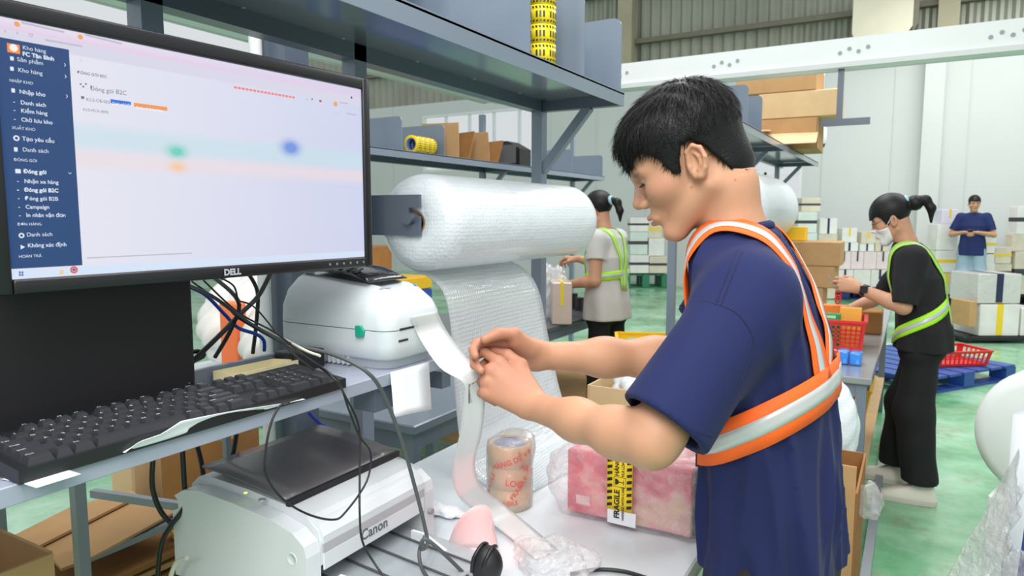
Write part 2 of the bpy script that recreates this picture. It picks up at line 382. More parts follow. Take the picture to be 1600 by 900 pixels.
for k, (a, b, c, d) in enumerate(WIN):
    mb = MB(); t = 0.05
    mb.box(a, a + t, YW, YW + 0.12, c + t, d - t).box(b - t, b, YW, YW + 0.12, c + t, d - t).box(a, b, YW, YW + 0.12, c, c + t).box(a, b, YW, YW + 0.12, d - t, d)
    n = 5 if k == 0 else 2
    for i in range(1, n): x = a + (b - a) * i / n; mb.box(x - t / 2, x + t / 2, YW + 0.02, YW + 0.1, c + t, d - t)
    if k: mb.box(a, b, YW + 0.02, YW + 0.1, c + 0.98, c + 1.03)
    w = struct('window_%d' % (k + 1), mb, frame_m)
    for i in range(n):
        p = MB().box(a + (b - a) * i / n + 0.02, a + (b - a) * (i + 1) / n - 0.02, YW + 0.05, YW + 0.058, c + 0.02, d - 0.02)
        struct('pane', p, glass, parent=w)
# corrugated cladding above the white panels
xs = np.arange(-16, 9, 0.055); prof = [0, 0, 0.045, 0.045]; V = []; Fc = []
for i, x in enumerate(xs):
    y = YW + 0.35 - prof[i % 4]
    V += [(x, y, 4.2), (x, y, 8.5)]
Fc = [(2 * i, 2 * i + 2, 2 * i + 3, 2 * i + 1) for i in range(len(xs) - 1)]
struct('wall_upper', MB().add(V, Fc), M('galvanised corrugated sheet', (150, 152, 138), 0.38, 0.25, 0.12, 1.2))
GIRT = M('dull steel girt', (120, 116, 100), 0.6, 0.2, 0.1, 4)
mb = MB()
for z in (5.15, 6.25): mb.box(-16, 9, YW + 0.16, YW + 0.28, z - 0.05, z + 0.05)
struct('trim_3', mb, GIRT)
mb = MB()
for x in (-5.6, 0.30, 6.2): mb.box(x - 0.16, x + 0.16, YW + 0.0, YW + 0.26, 4.25, 8.5)
struct('trim_4', mb, M('cream steel column', (176, 168, 142), 0.6, 0.1, 0.08, 3))
# box of the evaporative cooler on the cladding
a = at(1332, 40, y=14.1); b = at(1426, 40, y=14.1); zt = at(1380, -15, y=14.1)[2]; zb = at(1380, 72, y=14.1)[2]
vt = thing('ventilation_box', 'cream metal ventilation box mounted high on the corrugated wall', 'air vent', ((a[0] + b[0]) / 2, 14.1, zb))
hw = (b[0] - a[0]) / 2; hh = zt - zb; CREAM = M('cream sheet metal', (226, 219, 196), 0.5, 0, 0.05, 2)
part('housing', MB().prism([(-hw, 0.28 * hh), (-hw * 0.82, 0.1 * hh), (hw * 0.8, 0.16 * hh), (hw, 0.3 * hh), (hw, hh), (-hw, hh)], -0.05, 0.33, 1), CREAM, vt, local=True)
part('lower_louvre', MB().prism([(-hw * 0.8, 0.12 * hh), (-hw * 0.5, 0.0), (hw * 0.6, 0.04 * hh), (hw * 0.8, 0.18 * hh)], -0.02, 0.3, 1), M('louvre cream', (206, 198, 172), 0.55), vt, local=True)
part('side_bracket', MB().prism([(hw, 0.2 * hh), (hw * 1.18, 0.35 * hh), (hw * 1.18, 0.9 * hh), (hw, hh)], 0.0, 0.3, 1), GIRT, vt, local=True)
for a_ in (-0.7, 0.5): part('foot', MB().box(hw * a_, hw * (a_ + 0.1), 0, 0.3, -0.1, 0.12 * hh), GIRT, vt, local=True)
# overhead white trays
def tray(name, p0, p1, label, h=0.13, w=0.1):
    p0 = np.array(p0, float); p1 = np.array(p1, float); o = thing(name, label, 'cable tray', p0); d = (p1 - p0); L = np.linalg.norm(d); d /= L
    part('channel', MB().bar(p0, p1, w, h), WHITE_P, o)
    side = np.cross(d, (0, 0, 1)); lip = MB()
    for s in (-1, 1): lip.bar(p0 + side * s * w * 0.56 + np.array([0, 0, -h * 0.42]), p1 + side * s * w * 0.56 + np.array([0, 0, -h * 0.42]), 0.02, 0.03)
    part('lower_lip', lip, M('tray lip', (206, 212, 210), 0.4, var=0), o)
    hm = MB(); near = side if side @ (_C - p0) > 0 else -side
    for k in np.arange(0.25, L, 0.75):
        for j in range(4): c = p0 + d * (k + 0.05 * j) + near * (w / 2) + np.array([0, 0, 0.02 * (j % 2)]); hm.cyl(c, c + near * 0.003, 0.012, n=10)
    part('mounting_hole', hm, M('tray hole', (150, 160, 165), 0.6, var=0), o, kind='stuff')
    return o
tray('cable_tray', (-2.9, 0.6, 2.36), (-2.9, 4.70, 2.36), 'white overhead cable tray running away above the back row of racks')
tray('cable_tray', (-2.95, 4.78, 2.395), (3.2, 4.78, 2.395), 'long white overhead cable tray crossing the hall from shelf to right edge', 0.17, 0.12)
# ------------------------------------------------------------------ racks
def plate(y, x0, x1, z0, z1, r=0.03, th=0.004):
    poly = [(x0, z0), (x1, z0), (x1, z1 - r)] + [(x1 - r + r * math.cos(a), z1 - r + r * math.sin(a)) for a in np.linspace(0, math.pi / 2, 6)][1:] + [(x0, z1)]
    return MB().prism(poly, y - th / 2, y + th / 2, 1)
def rack(label, xp, y0, y1, posts, front, zs, divs, dh=0.25, strut_y=None, zbase=0.0, zpost=2.2):
    o = thing('packing_rack', label, 'rack', (xp, y0, zbase))
    for y in posts: part('post', MB().box(xp - 0.02, xp + 0.02, y - 0.02, y + 0.02, 1.1405 if y == 0.755 else zbase, zpost if zpost else zs), STEEL, o)
    part('rear_beam', MB().box(xp - 0.02, xp + 0.02, y0, y1, zs, zs + 0.045), STEEL_D, o)
    sh = part('shelf', MB().box(xp - 0.02, front, y0, y1 + 0.02, zs + 0.037, zs + 0.042), M('glossy shelf steel', (122, 130, 138), 0.12, 0.1, 0.04, 2, coat=0.6), o)
    part('front_lip', MB().box(front - 0.003, front, y0, y1 + 0.02, zs, zs + 0.045), STEEL, sh)
    for y in strut_y or posts:
        part('end_beam', MB().box(xp + 0.02, front - 0.004, y - 0.015, y + 0.015, zs, zs + 0.035), STEEL_D, o)
        part('strut', MB().bar((xp + 0.015, y, zs - 0.2), (xp + (front - xp) * 0.62, y, zs + 0.005), 0.03, 0.027, (0, 1, 0)), STEEL, o)
    for y in divs: part('divider', plate(y, xp - 0.015, front - 0.006, zs + 0.042, zs + 0.042 + dh), STEEL, o)
    for y in np.arange(y0 + 0.1, y1, 0.27): part('bolt', MB().cyl((xp + 0.02, y, zs + 0.04), (xp + 0.026, y, zs + 0.04), 0.005, n=8), M('zinc bolt', (210, 210, 205), 0.3, 0.6), o)
    return o
ra = rack('grey steel packing rack with a high divided shelf above the label printer', -1.16, 0.3, 2.2, (0.755, 1.27, 2.2), -0.855, 1.78,
          (0.45, 0.72, 1.086, 1.249, 1.583, 1.912, 2.204), 0.24, (2.2,))
part('back_column', MB().box(-1.47, -1.39, 1.27, 1.35, 0, 2.2), STEEL_D, ra)
part('conduit', MB().cyl((-1.46, 1.24, 0), (-1.46, 1.24, 2.2), 0.016), WHITE_P, ra)
part('roll_bracket', MB().prism([(0, 0), (0, 0.095), (0.145, 0.095), (0.145, 0.065), (0.115, 0.065), (0.115, 0.045), (0.145, 0.045), (0.145, 0.0)], 1.295, 1.303, 1, o=(-1.14, 0, 1.375)), STEEL_D, ra)
part('roll_bracket', MB().prism([(0, 0), (0, 0.095), (0.145, 0.095), (0.145, 0.0)], 2.17, 2.178, 1, o=(-1.14, 0, 1.375)), STEEL_D, ra)
part('roll_bar', MB().cyl((-1.02, 1.28, 1.415), (-1.02, 2.2, 1.415), 0.014), STEEL_D, ra)
rb = rack('grey steel rack in the back row with tape and folded cardboard on its shelf', -2.95, 2.95, 6.3, (3.0, 4.65, 6.3), -2.62, 1.76, (3.265, 3.69, 5.6, 6.28), 0.2, None, 0, 2.2)
rc = rack('grey steel rack behind the young man, stacked with cardboard', -1.16, 3.76, 7.2, (3.78, 5.3, 7.0), -0.83, 1.88, (4.05, 4.45), 0.22, None, 0, None)
# ------------------------------------------------------------------ tables
def table(name, label, x0, x1, y0, y1, z, top_m, leg_m, th=0.03, leg=0.04, tier=None, rail=0.06, tier_m=None, ins=0.02):
    o = thing(name, label, 'table', ((x0 + x1) / 2, (y0 + y1) / 2, 0))
    part('tabletop', MB().bbox(x0, x1, y0, y1, z - th, z, 0.004, 1), top_m, o)
    for x in (x0 + ins, x1 - ins - leg):
        for y in (y0 + ins, y1 - ins - leg): part('leg', MB().box(x, x + leg, y, y + leg, 0, z - th), leg_m, o)
    for y in (y0 + ins + 0.005, y1 - ins - leg + 0.005): part('apron', MB().box(x0 + ins + leg, x1 - ins - leg, y, y + leg - 0.01, z - th - rail, z - th), leg_m, o)
    for x in (x0 + ins + 0.005, x1 - ins - leg + 0.005): part('apron', MB().box(x, x + leg - 0.01, y0 + ins + leg, y1 - ins - leg, z - th - rail, z - th), leg_m, o)
    if tier is not None: part('lower_shelf', MB().box(x0 + ins, x1 - ins, y0 + ins, y1 - ins, tier - 0.02, tier), tier_m or leg_m, o)
    return o
LAMW = M('white laminate', (214, 222, 228), 0.25, 0, 0.05, 5, coat=0.15)
table('packing_table', 'white laminate packing table under the wrapped parcel and tape', -1.12, -0.33, 0.72, 2.06, 0.77, LAMW, STEEL_L, tier=0.12)
SSTEEL = M('brushed steel top', (168, 172, 174), 0.22, 0.55, 0.05, 3)
table('packing_table', 'grey steel topped packing table holding the red plastic basket', -1.05, -0.125, 3.2, 5.7, 0.75, SSTEEL, STEEL, tier=0.26, tier_m=CARD_L)
table('packing_table', 'dark topped packing table in front of the woman in grey', -2.72, -1.83, 3.0, 4.9, 0.77, M('dark worktop', (92, 98, 104), 0.25, 0.1, 0.05, 3), STEEL, tier=0.22, tier_m=CARD)
# ================================================================== desk with monitor, keyboard, printers
DTOP = M('desk grey laminate', (156, 163, 180), 0.3, 0, 0.04, 6, coat=0.2)
dk = thing('computer_desk', 'tall narrow grey steel desk carrying the keyboard and label printer', 'desk', (-0.9, 0.65, 0))
part('tabletop', MB().box(-1.01, -0.806, 0.15, 1.13, 1.1215, 1.14).box(-1.12, -1.01, 0.9, 1.13, 1.1215, 1.14).box(-1.52, -1.01, 0.15, 0.70, 1.1215, 1.14).box(-1.19, -1.01, 0.70, 0.785, 1.1215, 1.14), DTOP, dk)
part('front_edge', MB().bbox(-0.806, -0.802, 0.15, 1.13, 1.119, 1.141, 0.001, 1), DTOP, dk)
part('rear_lip', MB().box(-1.012, -1.002, 0.70, 0.93, 1.14, 1.17), STEEL, dk)
for x, y, w in ((-1.315, 0.675, 0.010), (-1.49, 0.62, 0.0085), (-1.16, 0.88, 0.006)):
    part('leg', MB().box(x - w, x + w, y - w, y + w, 0, 1.1215), STEEL_L, dk)
part('side_rail', MB().bar((-1.5, 0.80, 0.83), (-1.24, 0.86, 0.83), 0.014, 0.016), STEEL_L, dk)
part('support_arm', MB().box(-1.18, -0.82, 1.135, 1.165, 1.07, 1.105).box(-1.18, -1.14, 1.165, 1.25, 1.07, 1.105), STEEL_D, dk)
part('rear_plate', MB().box(-1.175, -1.12, 0.86, 1.13, 1.1215, 1.13), DTOP, dk)
part('bracket', MB().box(-0.86, -0.81, 0.92, 1.05, 1.075, 1.1185), STEEL_D, dk)
# ---- monitor
A = np.array([-0.894, 0.402, 0]); Bv = np.array([-0.856, 0.952, 0]); SW = np.linalg.norm(Bv - A); ux = (Bv - A) / SW; un = np.array([ux[1], -ux[0], 0]); uz = np.array([0, 0, 1.0])
SZ0, SZ1 = 1.348, 1.641; SH = SZ1 - SZ0
RM = np.stack([ux, -un, uz], 1)     # columns: width, into the screen, up
O = np.array([A[0], A[1], SZ0])
BEZ = M('monitor bezel black', (24, 24, 28), 0.35, 0, 0)
mo = thing('computer_monitor', 'large black flat monitor showing a warehouse packing web page', 'monitor', (-0.93, 0.66, 1.33))
def sbox(mb, a0, a1, z0, z1, n0, n1, bev=0.0):
    (mb.bbox(a0, a1, -n1, -n0, z0, z1, bev, 2, R=RM, o=O) if bev else mb.box(a0, a1, -n1, -n0, z0, z1, 0, RM, O)); return mb
part('back_housing', sbox(MB(), -0.018, SW + 0.014, -0.015, SH + 0.018, -0.035, -0.006, 0.006), BEZ, mo)
for nm, q in (('bezel', (-0.02, 0.0, -0.018, SH + 0.02)), ('bezel', (SW, SW + 0.016, -0.018, SH + 0.02)), ('bezel', (0, SW, SH, SH + 0.02)), ('bezel', (0, SW, -0.018, 0))):
    part(nm, sbox(MB(), *q, -0.008, 0.006, 0.003), BEZ, mo)
part('stand_neck', sbox(MB(), SW * 0.42, SW * 0.58, -0.0, 0.12, -0.075, -0.035), BEZ, mo)
part('stand_foot', sbox(MB(), SW * 0.35, SW * 0.65, -0.018, 0.002, -0.17, -0.045, 0.004), BEZ, mo)
def screen_mat():
    m, t, b, o = nt('lit screen'); N = t.nodes; K = t.links; b.inputs['Base Color'].default_value = (0.01, 0.01, 0.01, 1); b.inputs['Roughness'].default_value = 0.3
    tc = N.new('ShaderNodeTexCoord'); base = None
    sp = N.new('ShaderNodeSeparateXYZ'); K.new(tc.outputs['UV'], sp.inputs[0])
    g = ramp(t, sp.outputs['X'], [(0.15, lin((226, 226, 238))), (1.0, lin((205, 210, 236)))]); cur = g.outputs[0]
    def band(cur, lo, hi, soft, col, amt):
        r = ramp(t, sp.outputs['Y'], [(lo - soft, (0, 0, 0)), (lo, (amt,) * 3), (hi, (amt,) * 3), (hi + soft, (0, 0, 0))]); mx = N.new('ShaderNodeMix'); mx.data_type = 'RGBA'; mx.inputs[7].default_value = (*lin(col), 1)
        K.new(r.outputs[0], mx.inputs[0]); K.new(cur, mx.inputs[6]); return mx.outputs[2]
    def blob(cur, cx, cy, rx, ry, col, amt):
        mp = N.new('ShaderNodeMapping'); mp.inputs['Location'].default_value = (-cx / rx, -cy / ry, 0); mp.inputs['Scale'].default_value = (1 / rx, 1 / ry, 1)
        K.new(tc.outputs['UV'], mp.inputs[0]); gr = N.new('ShaderNodeTexGradient'); gr.gradient_type = 'QUADRATIC_SPHERE'; K.new(mp.outputs[0], gr.inputs[0])
        mu = N.new('ShaderNodeMath'); mu.operation = 'MULTIPLY'; mu.inputs[1].default_value = amt; K.new(gr.outputs[1], mu.inputs[0]); mu.use_clamp = True
        mx = N.new('ShaderNodeMix'); mx.data_type = 'RGBA'; mx.inputs[7].default_value = (*lin(col), 1); K.new(mu.outputs[0], mx.inputs[0]); K.new(cur, mx.inputs[6]); return mx.outputs[2]
    cur = band(cur, 0.55, 0.60, 0.05, (198, 222, 232), 0.75); cur = band(cur, 0.47, 0.50, 0.04, (232, 218, 224), 0.75)
    cur = blob(cur, 0.375, 0.545, 0.05, 0.06, (110, 205, 190), 1.6); cur = blob(cur, 0.375, 0.475, 0.045, 0.05, (242, 200, 165), 1.5); cur = blob(cur, 0.72, 0.615, 0.06, 0.075, (120, 150, 225), 1.9)
    cur = band(cur, 0.0, 0.035, 0.001, (212, 226, 246), 1.0); cur = band(cur, 0.955, 1.0, 0.001, (226, 200, 228), 1.0); cur = band(cur, 0.905, 0.953, 0.001, (214, 212, 230), 1.0)
    K.new(cur, b.inputs['Emission Color']); b.inputs['Emission Strength'].default_value = SCREEN_E; return m
SCREEN_E = 0.78
def emi(name, c, k=1.0):
    m = M(name, c, 0.4, var=0, emit=SCREEN_E * k); m.node_tree.nodes['Principled BSDF'].inputs['Base Color'].default_value = (0.01, 0.01, 0.01, 1); return m
def uvquad(name, mb, mat, parent):
    o = part(name, mb, mat, parent, fix=False); uv = o.data.uv_layers.new(name='UVMap')
    for lp, c in zip(uv.data, ((0, 0), (1, 0), (1, 1), (0, 1))): lp.uv = c
    return o
q = lambda a, z, n=0.0005: O + ux * a + uz * z + un * n
scr = uvquad('screen', MB().add([q(0, 0), q(SW, 0), q(SW, SH), q(0, SH)], [(0, 1, 2, 3)]), screen_mat(), mo)
def S(u, v):           # photo pixel -> position on the screen plane
    r = _fw + _R * (u - 800) / F_PX - _up * (v - 450) / F_PX; t = ((O - _C) @ un) / (r @ un); p = _C + r * t - O; return float(p @ ux), float(p[2])
def rect(mb, u0, v0, u1, v1, n=0.0008, mi=0):
    a0, z1 = S(u0, v0); a1, z0 = S(u1, v1); mb.add([q(a0, z0, n), q(a1, z0, n), q(a1, z1, n), q(a0, z1, n)], [(0, 1, 2, 3)], mi)
side_w = S(118, 250)[0]
mb = MB(); mb.add([q(0.0, 0.012, 0.0007), q(side_w, 0.012, 0.0007), q(side_w, SH * 0.922, 0.0007), q(0.0, SH * 0.922, 0.0007)], [(0, 1, 2, 3)])
part('side_menu', mb, emi('menu blue', (17, 66, 124), 0.9), scr, fix=False)
def line(mb, s, u, v, size, bold=0.0):
    size *= 0.74; bold *= 0.7; a, z = S(u, v); put_text(mb, s, size, q(a, z, 0.0011), ux, uz, 'LEFT', bold)
mb = MB()
for s, u, v, k, bo in (('Kho hàng', 34.6, 77, .0085, 0), ('FC Tân Bình', 34.6, 87, .0088, .0003), ('Sản phẩm', 26, 95.5, .0088, 0), ('Kho hàng', 27.5, 112, .0088, 0), ('NHẬP KHO', 14, 127.5, .0062, 0), ('Nhập kho', 29.5, 146, .0088, 0.0001),
        ('-   Danh sách', 20, 161.5, .0085, 0.0001), ('-   Kiểm hàng', 20.5, 174.5, .0085, 0.0001), ('-   Chờ lưu kho', 21, 188.5, .0085, 0.0001), ('XUẤT KHO', 18, 201.5, .0062, 0), ('Tạo yêu cầu', 34, 219.5, .0088, 0.0001), ('Danh sách', 34.6, 236.5, .0088, 0),
        ('ĐÓNG GÓI', 21, 251.5, .0062, 0), ('Đóng gói', 36, 270.5, .0088, .0003), ('-   Nhận xe hàng', 26, 285.5, .0085, 0.0001), ('-   Đóng gói B2C', 26, 299, .0085, .0003), ('-   Đóng gói B2B', 27, 312.5, .0085, 0.0001), ('-   Campaign', 28, 326, .0085, 0.0001),
        ('-   In nhãn vận đơn', 29, 339, .0085, 0.0001), ('ĐƠN HÀNG', 26.6, 352.5, .0062, 0), ('Danh sách', 41, 369.5, .0088, 0), ('Không xác định', 42.6, 386.5, .0088, 0.0001), ('HOÀN TRẢ', 28.7, 403, .0062, 0)):
    line(mb, s, u, v, k, bo)
for u, v in ((99, 104), (100, 122), (102, 153)): line(mb, '›', u, v, 0.012)
line(mb, '⌄', 105, 272, 0.009)
def disc(mb, u, v, r, n=0.0011, k=14, inner=0.0):
    a, z = S(u, v); c = q(a, z, n); pts = [c + (ux * math.cos(t) + uz * math.sin(t)) * r for t in np.linspace(0, 2 * math.pi, k, endpoint=False)]
    if not inner: mb.add(pts, [tuple(range(k))])
    else: mb.add(pts + [c + (p - c) * inner for p in pts], [(i, (i + 1) % k, k + (i + 1) % k, k + i) for i in range(k)])
for u, v in ((20, 142), (18, 108), (18, 92), (24, 234)): rect(mb, u - 3, v - 4, u + 3, v + 3, 0.0011)
disc(mb, 25, 216, 0.0032, inner=0.5); disc(mb, 33, 368, 0.003, inner=0.5); disc(mb, 34, 386, 0.003, k=3); rect(mb, 23, 264, 32, 271, 0.0011)
part('menu_text', mb, emi('menu text white', (225, 235, 248), 1.0), scr, fix=False, kind='stuff')
mb = MB(); rect(mb, 10, 67, 31, 85, 0.0010); part('app_icon', mb, emi('icon orange', (245, 140, 50)), scr, fix=False)
mb = MB(); disc(mb, 20.5, 75, 0.0042, 0.0013); part('app_icon_mark', mb, emi('icon white', (250, 240, 235)), scr, fix=False)
mb = MB(); line(mb, 'ĐÓNG GÓI B2C', 120, 115, 0.0065, 0.0001); line(mb, 'Đóng gói B2C', 140, 141, 0.0105); line(mb, 'KCS-OB-S03', 134, 157.5, 0.0072); line(mb, 'KCS-PICK-0095', 129, 173, 0.0062)
for k in range(3): rect(mb, 124 + k * 4, 130 + (k % 2) * 4, 127 + k * 4, 133 + (k % 2) * 4, 0.001)
rect(mb, 126, 150, 131, 155, 0.001); line(mb, '‹      ›      ⟳', 6, 50, 0.008)
for a, b, c, d in ((124, 92, 129, 93), (124, 95, 128, 96), (522, 176, 534, 178)): rect(mb, a, b, c, d, 0.001)
part('page_text', mb, emi('page text grey', (105, 105, 118)), scr, fix=False, kind='stuff')
mb = MB()
for u0, u1, v0, v1 in ((33, 100, 37, 52), (132, 190, 56, 70), (70, 128, 64, 74), (530, 543, 161, 163), (541, 556, 178, 181)):
    a0, z0 = S(u0, v0); a1, z1 = S(u1, v1); mb.add([q(a0, z0, .001), q(a1, z1, .001), q(a1, z1 + .0022, .001), q(a0, z0 + .0022, .001)], [(0, 1, 2, 3)])
a0, z0 = S(135, 404); a1, z1 = S(300, 396); mb.add([q(a0, z0, .001), q(a1, z0, .001), q(a1, z0 + .0015, .001), q(a0, z0 + .0015, .001)], [(0, 1, 2, 3)])
part('faint_text', mb, emi('faint text', (188, 186, 205)), scr, fix=False, kind='stuff')
mb = MB(); a0, z0 = S(365, 138); a1, z1 = S(461, 153)
for k in range(17): t = k / 17; a = a0 + (a1 - a0) * t; mb.add([q(a, z0, .001), q(a + (a1 - a0) * 0.045, z0, .001), q(a + (a1 - a0) * 0.045, z0 + .0032, .001), q(a, z0 + .0032, .001)], [(0, 1, 2, 3)])
part('warning_text', mb, emi('warning red', (240, 130, 120)), scr, fix=False, kind='stuff')
mb = MB(); rect(mb, 172, 155, 204, 165.5, 0.001); b1 = part('button', mb, emi('button blue', (42, 110, 215)), scr, fix=False)
mb = MB(); rect(mb, 208.5, 160.5, 261, 173.5, 0.001); part('button', mb, emi('button orange', (238, 150, 78)), scr, fix=False)
mb = MB(); line(mb, 'Quét mã kiện', 174.5, 163, 0.0058, 0.0001); line(mb, 'Quét mã thùng hàng', 212, 169.5, 0.0058, 0.0001); part('button_text', mb, emi('button white', (240, 244, 255)), scr, fix=False, kind='stuff')
mb = MB(); disc(mb, 523.5, 162.5, 0.0042); disc(mb, 26, 38, 0.003); disc(mb, 125, 58, 0.003); part('avatar', mb, emi('avatar orange', (242, 160, 90)), scr, fix=False, kind='stuff')
mb = MB(); rect(mb, 498, 156, 502, 160, 0.001); part('flag', mb, emi('flag red', (215, 60, 60)), scr, fix=False)
mb = MB(); disc(mb, 487, 155, 0.0022, k=3); line(mb, '↓', 478, 156, 0.006); part('download_mark', mb, emi('mark green', (70, 110, 110)), scr, fix=False)
mb = MB(); disc(mb, 548.5, 152.5, 0.0022); part('profile_dot', mb, emi('profile violet', (95, 90, 190)), scr, fix=False)
mb = MB(); disc(mb, 115, 421.5, 0.0045, inner=0.5); part('browser_icon', mb, emi('browser red', (224, 90, 80)), scr, fix=False)
mb = MB(); disc(mb, 115, 421.5, 0.0018); [rect(mb, 29 + 4 * i, 424 + 4 * j, 32 + 4 * i, 427 + 4 * j, 0.001) for i in (0, 1) for j in (0, 1)]; part('taskbar_icon', mb, emi('task blue', (60, 90, 160)), scr, fix=False, kind='stuff')
mb = MB(); rect(mb, 92, 422, 99, 428, 0.001); part('folder_icon', mb, emi('folder yellow', (240, 205, 140)), scr, fix=False)
mb = MB(); a, z = S(346, 429); put_text(mb, 'DELL', 0.0125, q(a, -0.0135, 0.0068), ux, uz, 'LEFT', 0.0006); part('logo', mb, M('logo silver', (205, 207, 210), 0.3, 0.4, 0), mo)
for k in range(6):
    c = q(SW * (0.845 + k * 0.028), -0.009, 0.0062); part('touch_button', MB().cyl(c, c + un * 0.0006, 0.0022, n=10), M('button grey', (120, 124, 130), 0.4, var=0), mo)
# ---- small desktop computer
pc = thing('desktop_computer', 'matte black desktop computer case under the monitor', 'computer', (-1.01, 0.4, 1.14))
part('case', MB().bbox(-1.075, -0.958, 0.12, 0.676, 1.14, 1.33, 0.003, 2), M('matte black case', (22, 22, 26), 0.5, 0, 0.05, 3, 0.03, 200), pc)
part('side_panel', MB().bbox(-0.958, -0.956, 0.125, 0.672, 1.143, 1.327, 0.0006, 1), M('case panel', (19, 19, 22), 0.55, 0, 0.04, 3), pc)
part('screw', MB().cyl((-0.956, 0.663, 1.165), (-0.955, 0.663, 1.165), 0.0012, n=8), M('screw steel', (190, 190, 190), 0.3, 0.8, 0), pc)
# ---- keyboard
KB = thing('computer_keyboard', 'black full size computer keyboard on the front of the desk', 'keyboard', (-0.85, 0.58, 1.141))
KEYM = M('key black', (46, 47, 52), 0.42, 0, 0.0); KBODY = M('keyboard body', (26, 27, 31), 0.4, 0, 0)
kx0, kx1, ky0, ky1 = -0.912, -0.797, 0.352, 0.836; slope = math.atan(0.012 / 0.115)
def kz(x): return 1.156 + (kx1 - x) * math.tan(slope)
mb = MB().prism([(kx1, 1.1405), (kx1, kz(kx1)), (kx0, kz(kx0)), (kx0, 1.1405 + 0.008)], ky0, ky1, 1); part('body', mb, KBODY, KB)
unit = 0.0196; y_left = ky0 + 0.010; RP_ = 0.0168; rows_x = [kx1 - 0.012 - r * RP_ for r in range(5)] + [kx1 - 0.012 - 5.3 * RP_]
_keys = {}
def key(x, y, w, l=1.0):
    k = (round(w, 2), l)
    if k not in _keys:
        m = MB(); a, b = unit * w / 2 - 0.0008, RP_ * l / 2 - 0.0007; ti = 0.0032; h = 0.0085
        m.add([(-b, -a, 0), (b, -a, 0), (b, a, 0), (-b, a, 0), (-b + ti * 0.7, -a + ti, h), (b - ti * 1.2, -a + ti, h), (b - ti * 1.2, a - ti, h), (-b + ti * 0.7, a - ti, h)], [(4, 5, 6, 7), (0, 1, 5, 4), (1, 2, 6, 5), (2, 3, 7, 6), (3, 0, 4, 7)])
        _keys[k] = m.mesh('key', KEYM)
    o = bpy.data.objects.new('key', _keys[k]); COL.objects.link(o); o.parent = KB
    o.location = (x + 0.85, y - 0.58, kz(x) - 1.141 - 0.0005); o.rotation_euler = (0, slope, 0)
LEG = MB()
def legend(x, y, s, size=0.0055):
    if s: put_text(LEG, s, size, np.array([x - 0.001, y - 0.0055, kz(x) + 0.0092]), (0.0, 1, 0), (-1, 0, 0))
LAY = [[('Ctrl', 1.5), ('', 1), ('Alt', 1.25), ('', 6.0), ('Alt', 1.25), ('', 1), ('', 1), ('Ctrl', 1.5)], [('Shift', 2.2)] + [(c, 1) for c in 'ZXCVBNM,./'] + [('Shift', 2.6)],
       [('Caps', 1.8)] + [(c, 1) for c in "ASDFGHJKL;'"] + [('Enter', 2.0)], [('Tab', 1.5)] + [(c, 1) for c in 'QWERTYUIOP[]'] + [('', 1.3)], [(c, 1) for c in '`1234567890-='] + [('', 1.8)],
       [('Esc', 1), ('', -1.0)] + [('F%d' % k, 1) for k in range(1, 5)] + [('', -.45)] + [('F%d' % k, 1) for k in range(5, 9)] + [('', -.45)] + [('F%d' % k, 1) for k in range(9, 13)]]
for r, row in enumerate(LAY):
    y = y_left
    for s, w in row:
        if w > 0: key(rows_x[r], y + w * unit / 2, w); legend(rows_x[r], y + 0.004 + 0.0055, s, 0.005 if len(s) > 1 else 0.0062)
        y += abs(w) * unit
yn = y_left + 15.3 * unit
for r in (0, 3, 4, 5):
    for c in range(3): key(rows_x[r], yn + (c + 0.5) * unit, 1)
key(rows_x[1], yn + 1.5 * unit, 1); yp = yn + 3.35 * unit
for r in range(5):
    for c in range(4):
        if (r == 0 and c == 1) or (c == 3 and r in (0, 2)): continue
        if r == 0 and c == 0: key(rows_x[r], yp + unit, 2)
        elif c == 3 and r in (1, 3): key(rows_x[r] + RP_ / 2, yp + 3.5 * unit, 1, 2.0)
        else: key(rows_x[r], yp + (c + 0.5) * unit, 1); legend(rows_x[r], yp + c * unit + 0.0095, '' if c == 3 else '0123456789'[min(9, (r - 1) * 3 + c + 1)] if r < 4 else '/')
part('key_legend', LEG, M('legend white', (225, 228, 230), 0.5, var=0), KB, fix=False, kind='stuff')
# ---- papers, tray, adapter
PAPER = M('white paper', (232, 235, 240), 0.7, 0, 0.02, 5)
g = [[(-0.766 - 0.02 * s + (0.004 if 0.25 < t < 0.75 else 0), 0.45 + 0.27 * t, 1.1425 + 0.0006 * s + 0.002 * math.sin(6 * t)) for s in np.linspace(0, 1, 4)] for t in np.linspace(0, 1, 14)]
rise = lambda t: 0.020 * float(np.interp(t, [0, 0.06, 0.16, 0.26, 1], [0, 0.45, 0.55, 1, 0.0]))
g = [[(-0.7925 - 0.006 * math.sin(min(1, s * 8) * 1.57) + 0.003 * math.sin(9 * t) * (s < 0.2), 0.462 + 0.28 * t, 1.1432 + rise(t) * max(0, 1 - 7 * s)) if s < 0.15 else (-0.7985 + 0.0 - 0.002 * (s - 0.15), 0.462 + 0.28 * t, 1.1425) for s in np.linspace(0, 0.3, 10)] for t in np.linspace(0, 1, 40)]
solo('paper_sheet', MB().sheet(g, 0.0005), PAPER, 'torn white paper sheet curling up along the front of the keyboard', 'paper', loc=(-0.77, 0.55, 1.1412))
tag_t = thing('paper_notice', 'blank white notice hanging from the desk edge below the label printer', 'paper', (-0.79, 0.99, 1.07))
n0, n1, n2, n3 = at(610, 582, x=-0.8), at(670, 566, x=-0.8), at(616, 652, x=-0.785), at(674, 640, x=-0.785)
g = [[(n0 * (1 - t) + n2 * t) * (1 - s) + (n1 * (1 - t) + n3 * t) * s for s in np.linspace(0, 1, 4)] for t in np.linspace(0, 1, 8)]
part('sheet', MB().sheet(g, 0.0006), PAPER, tag_t)
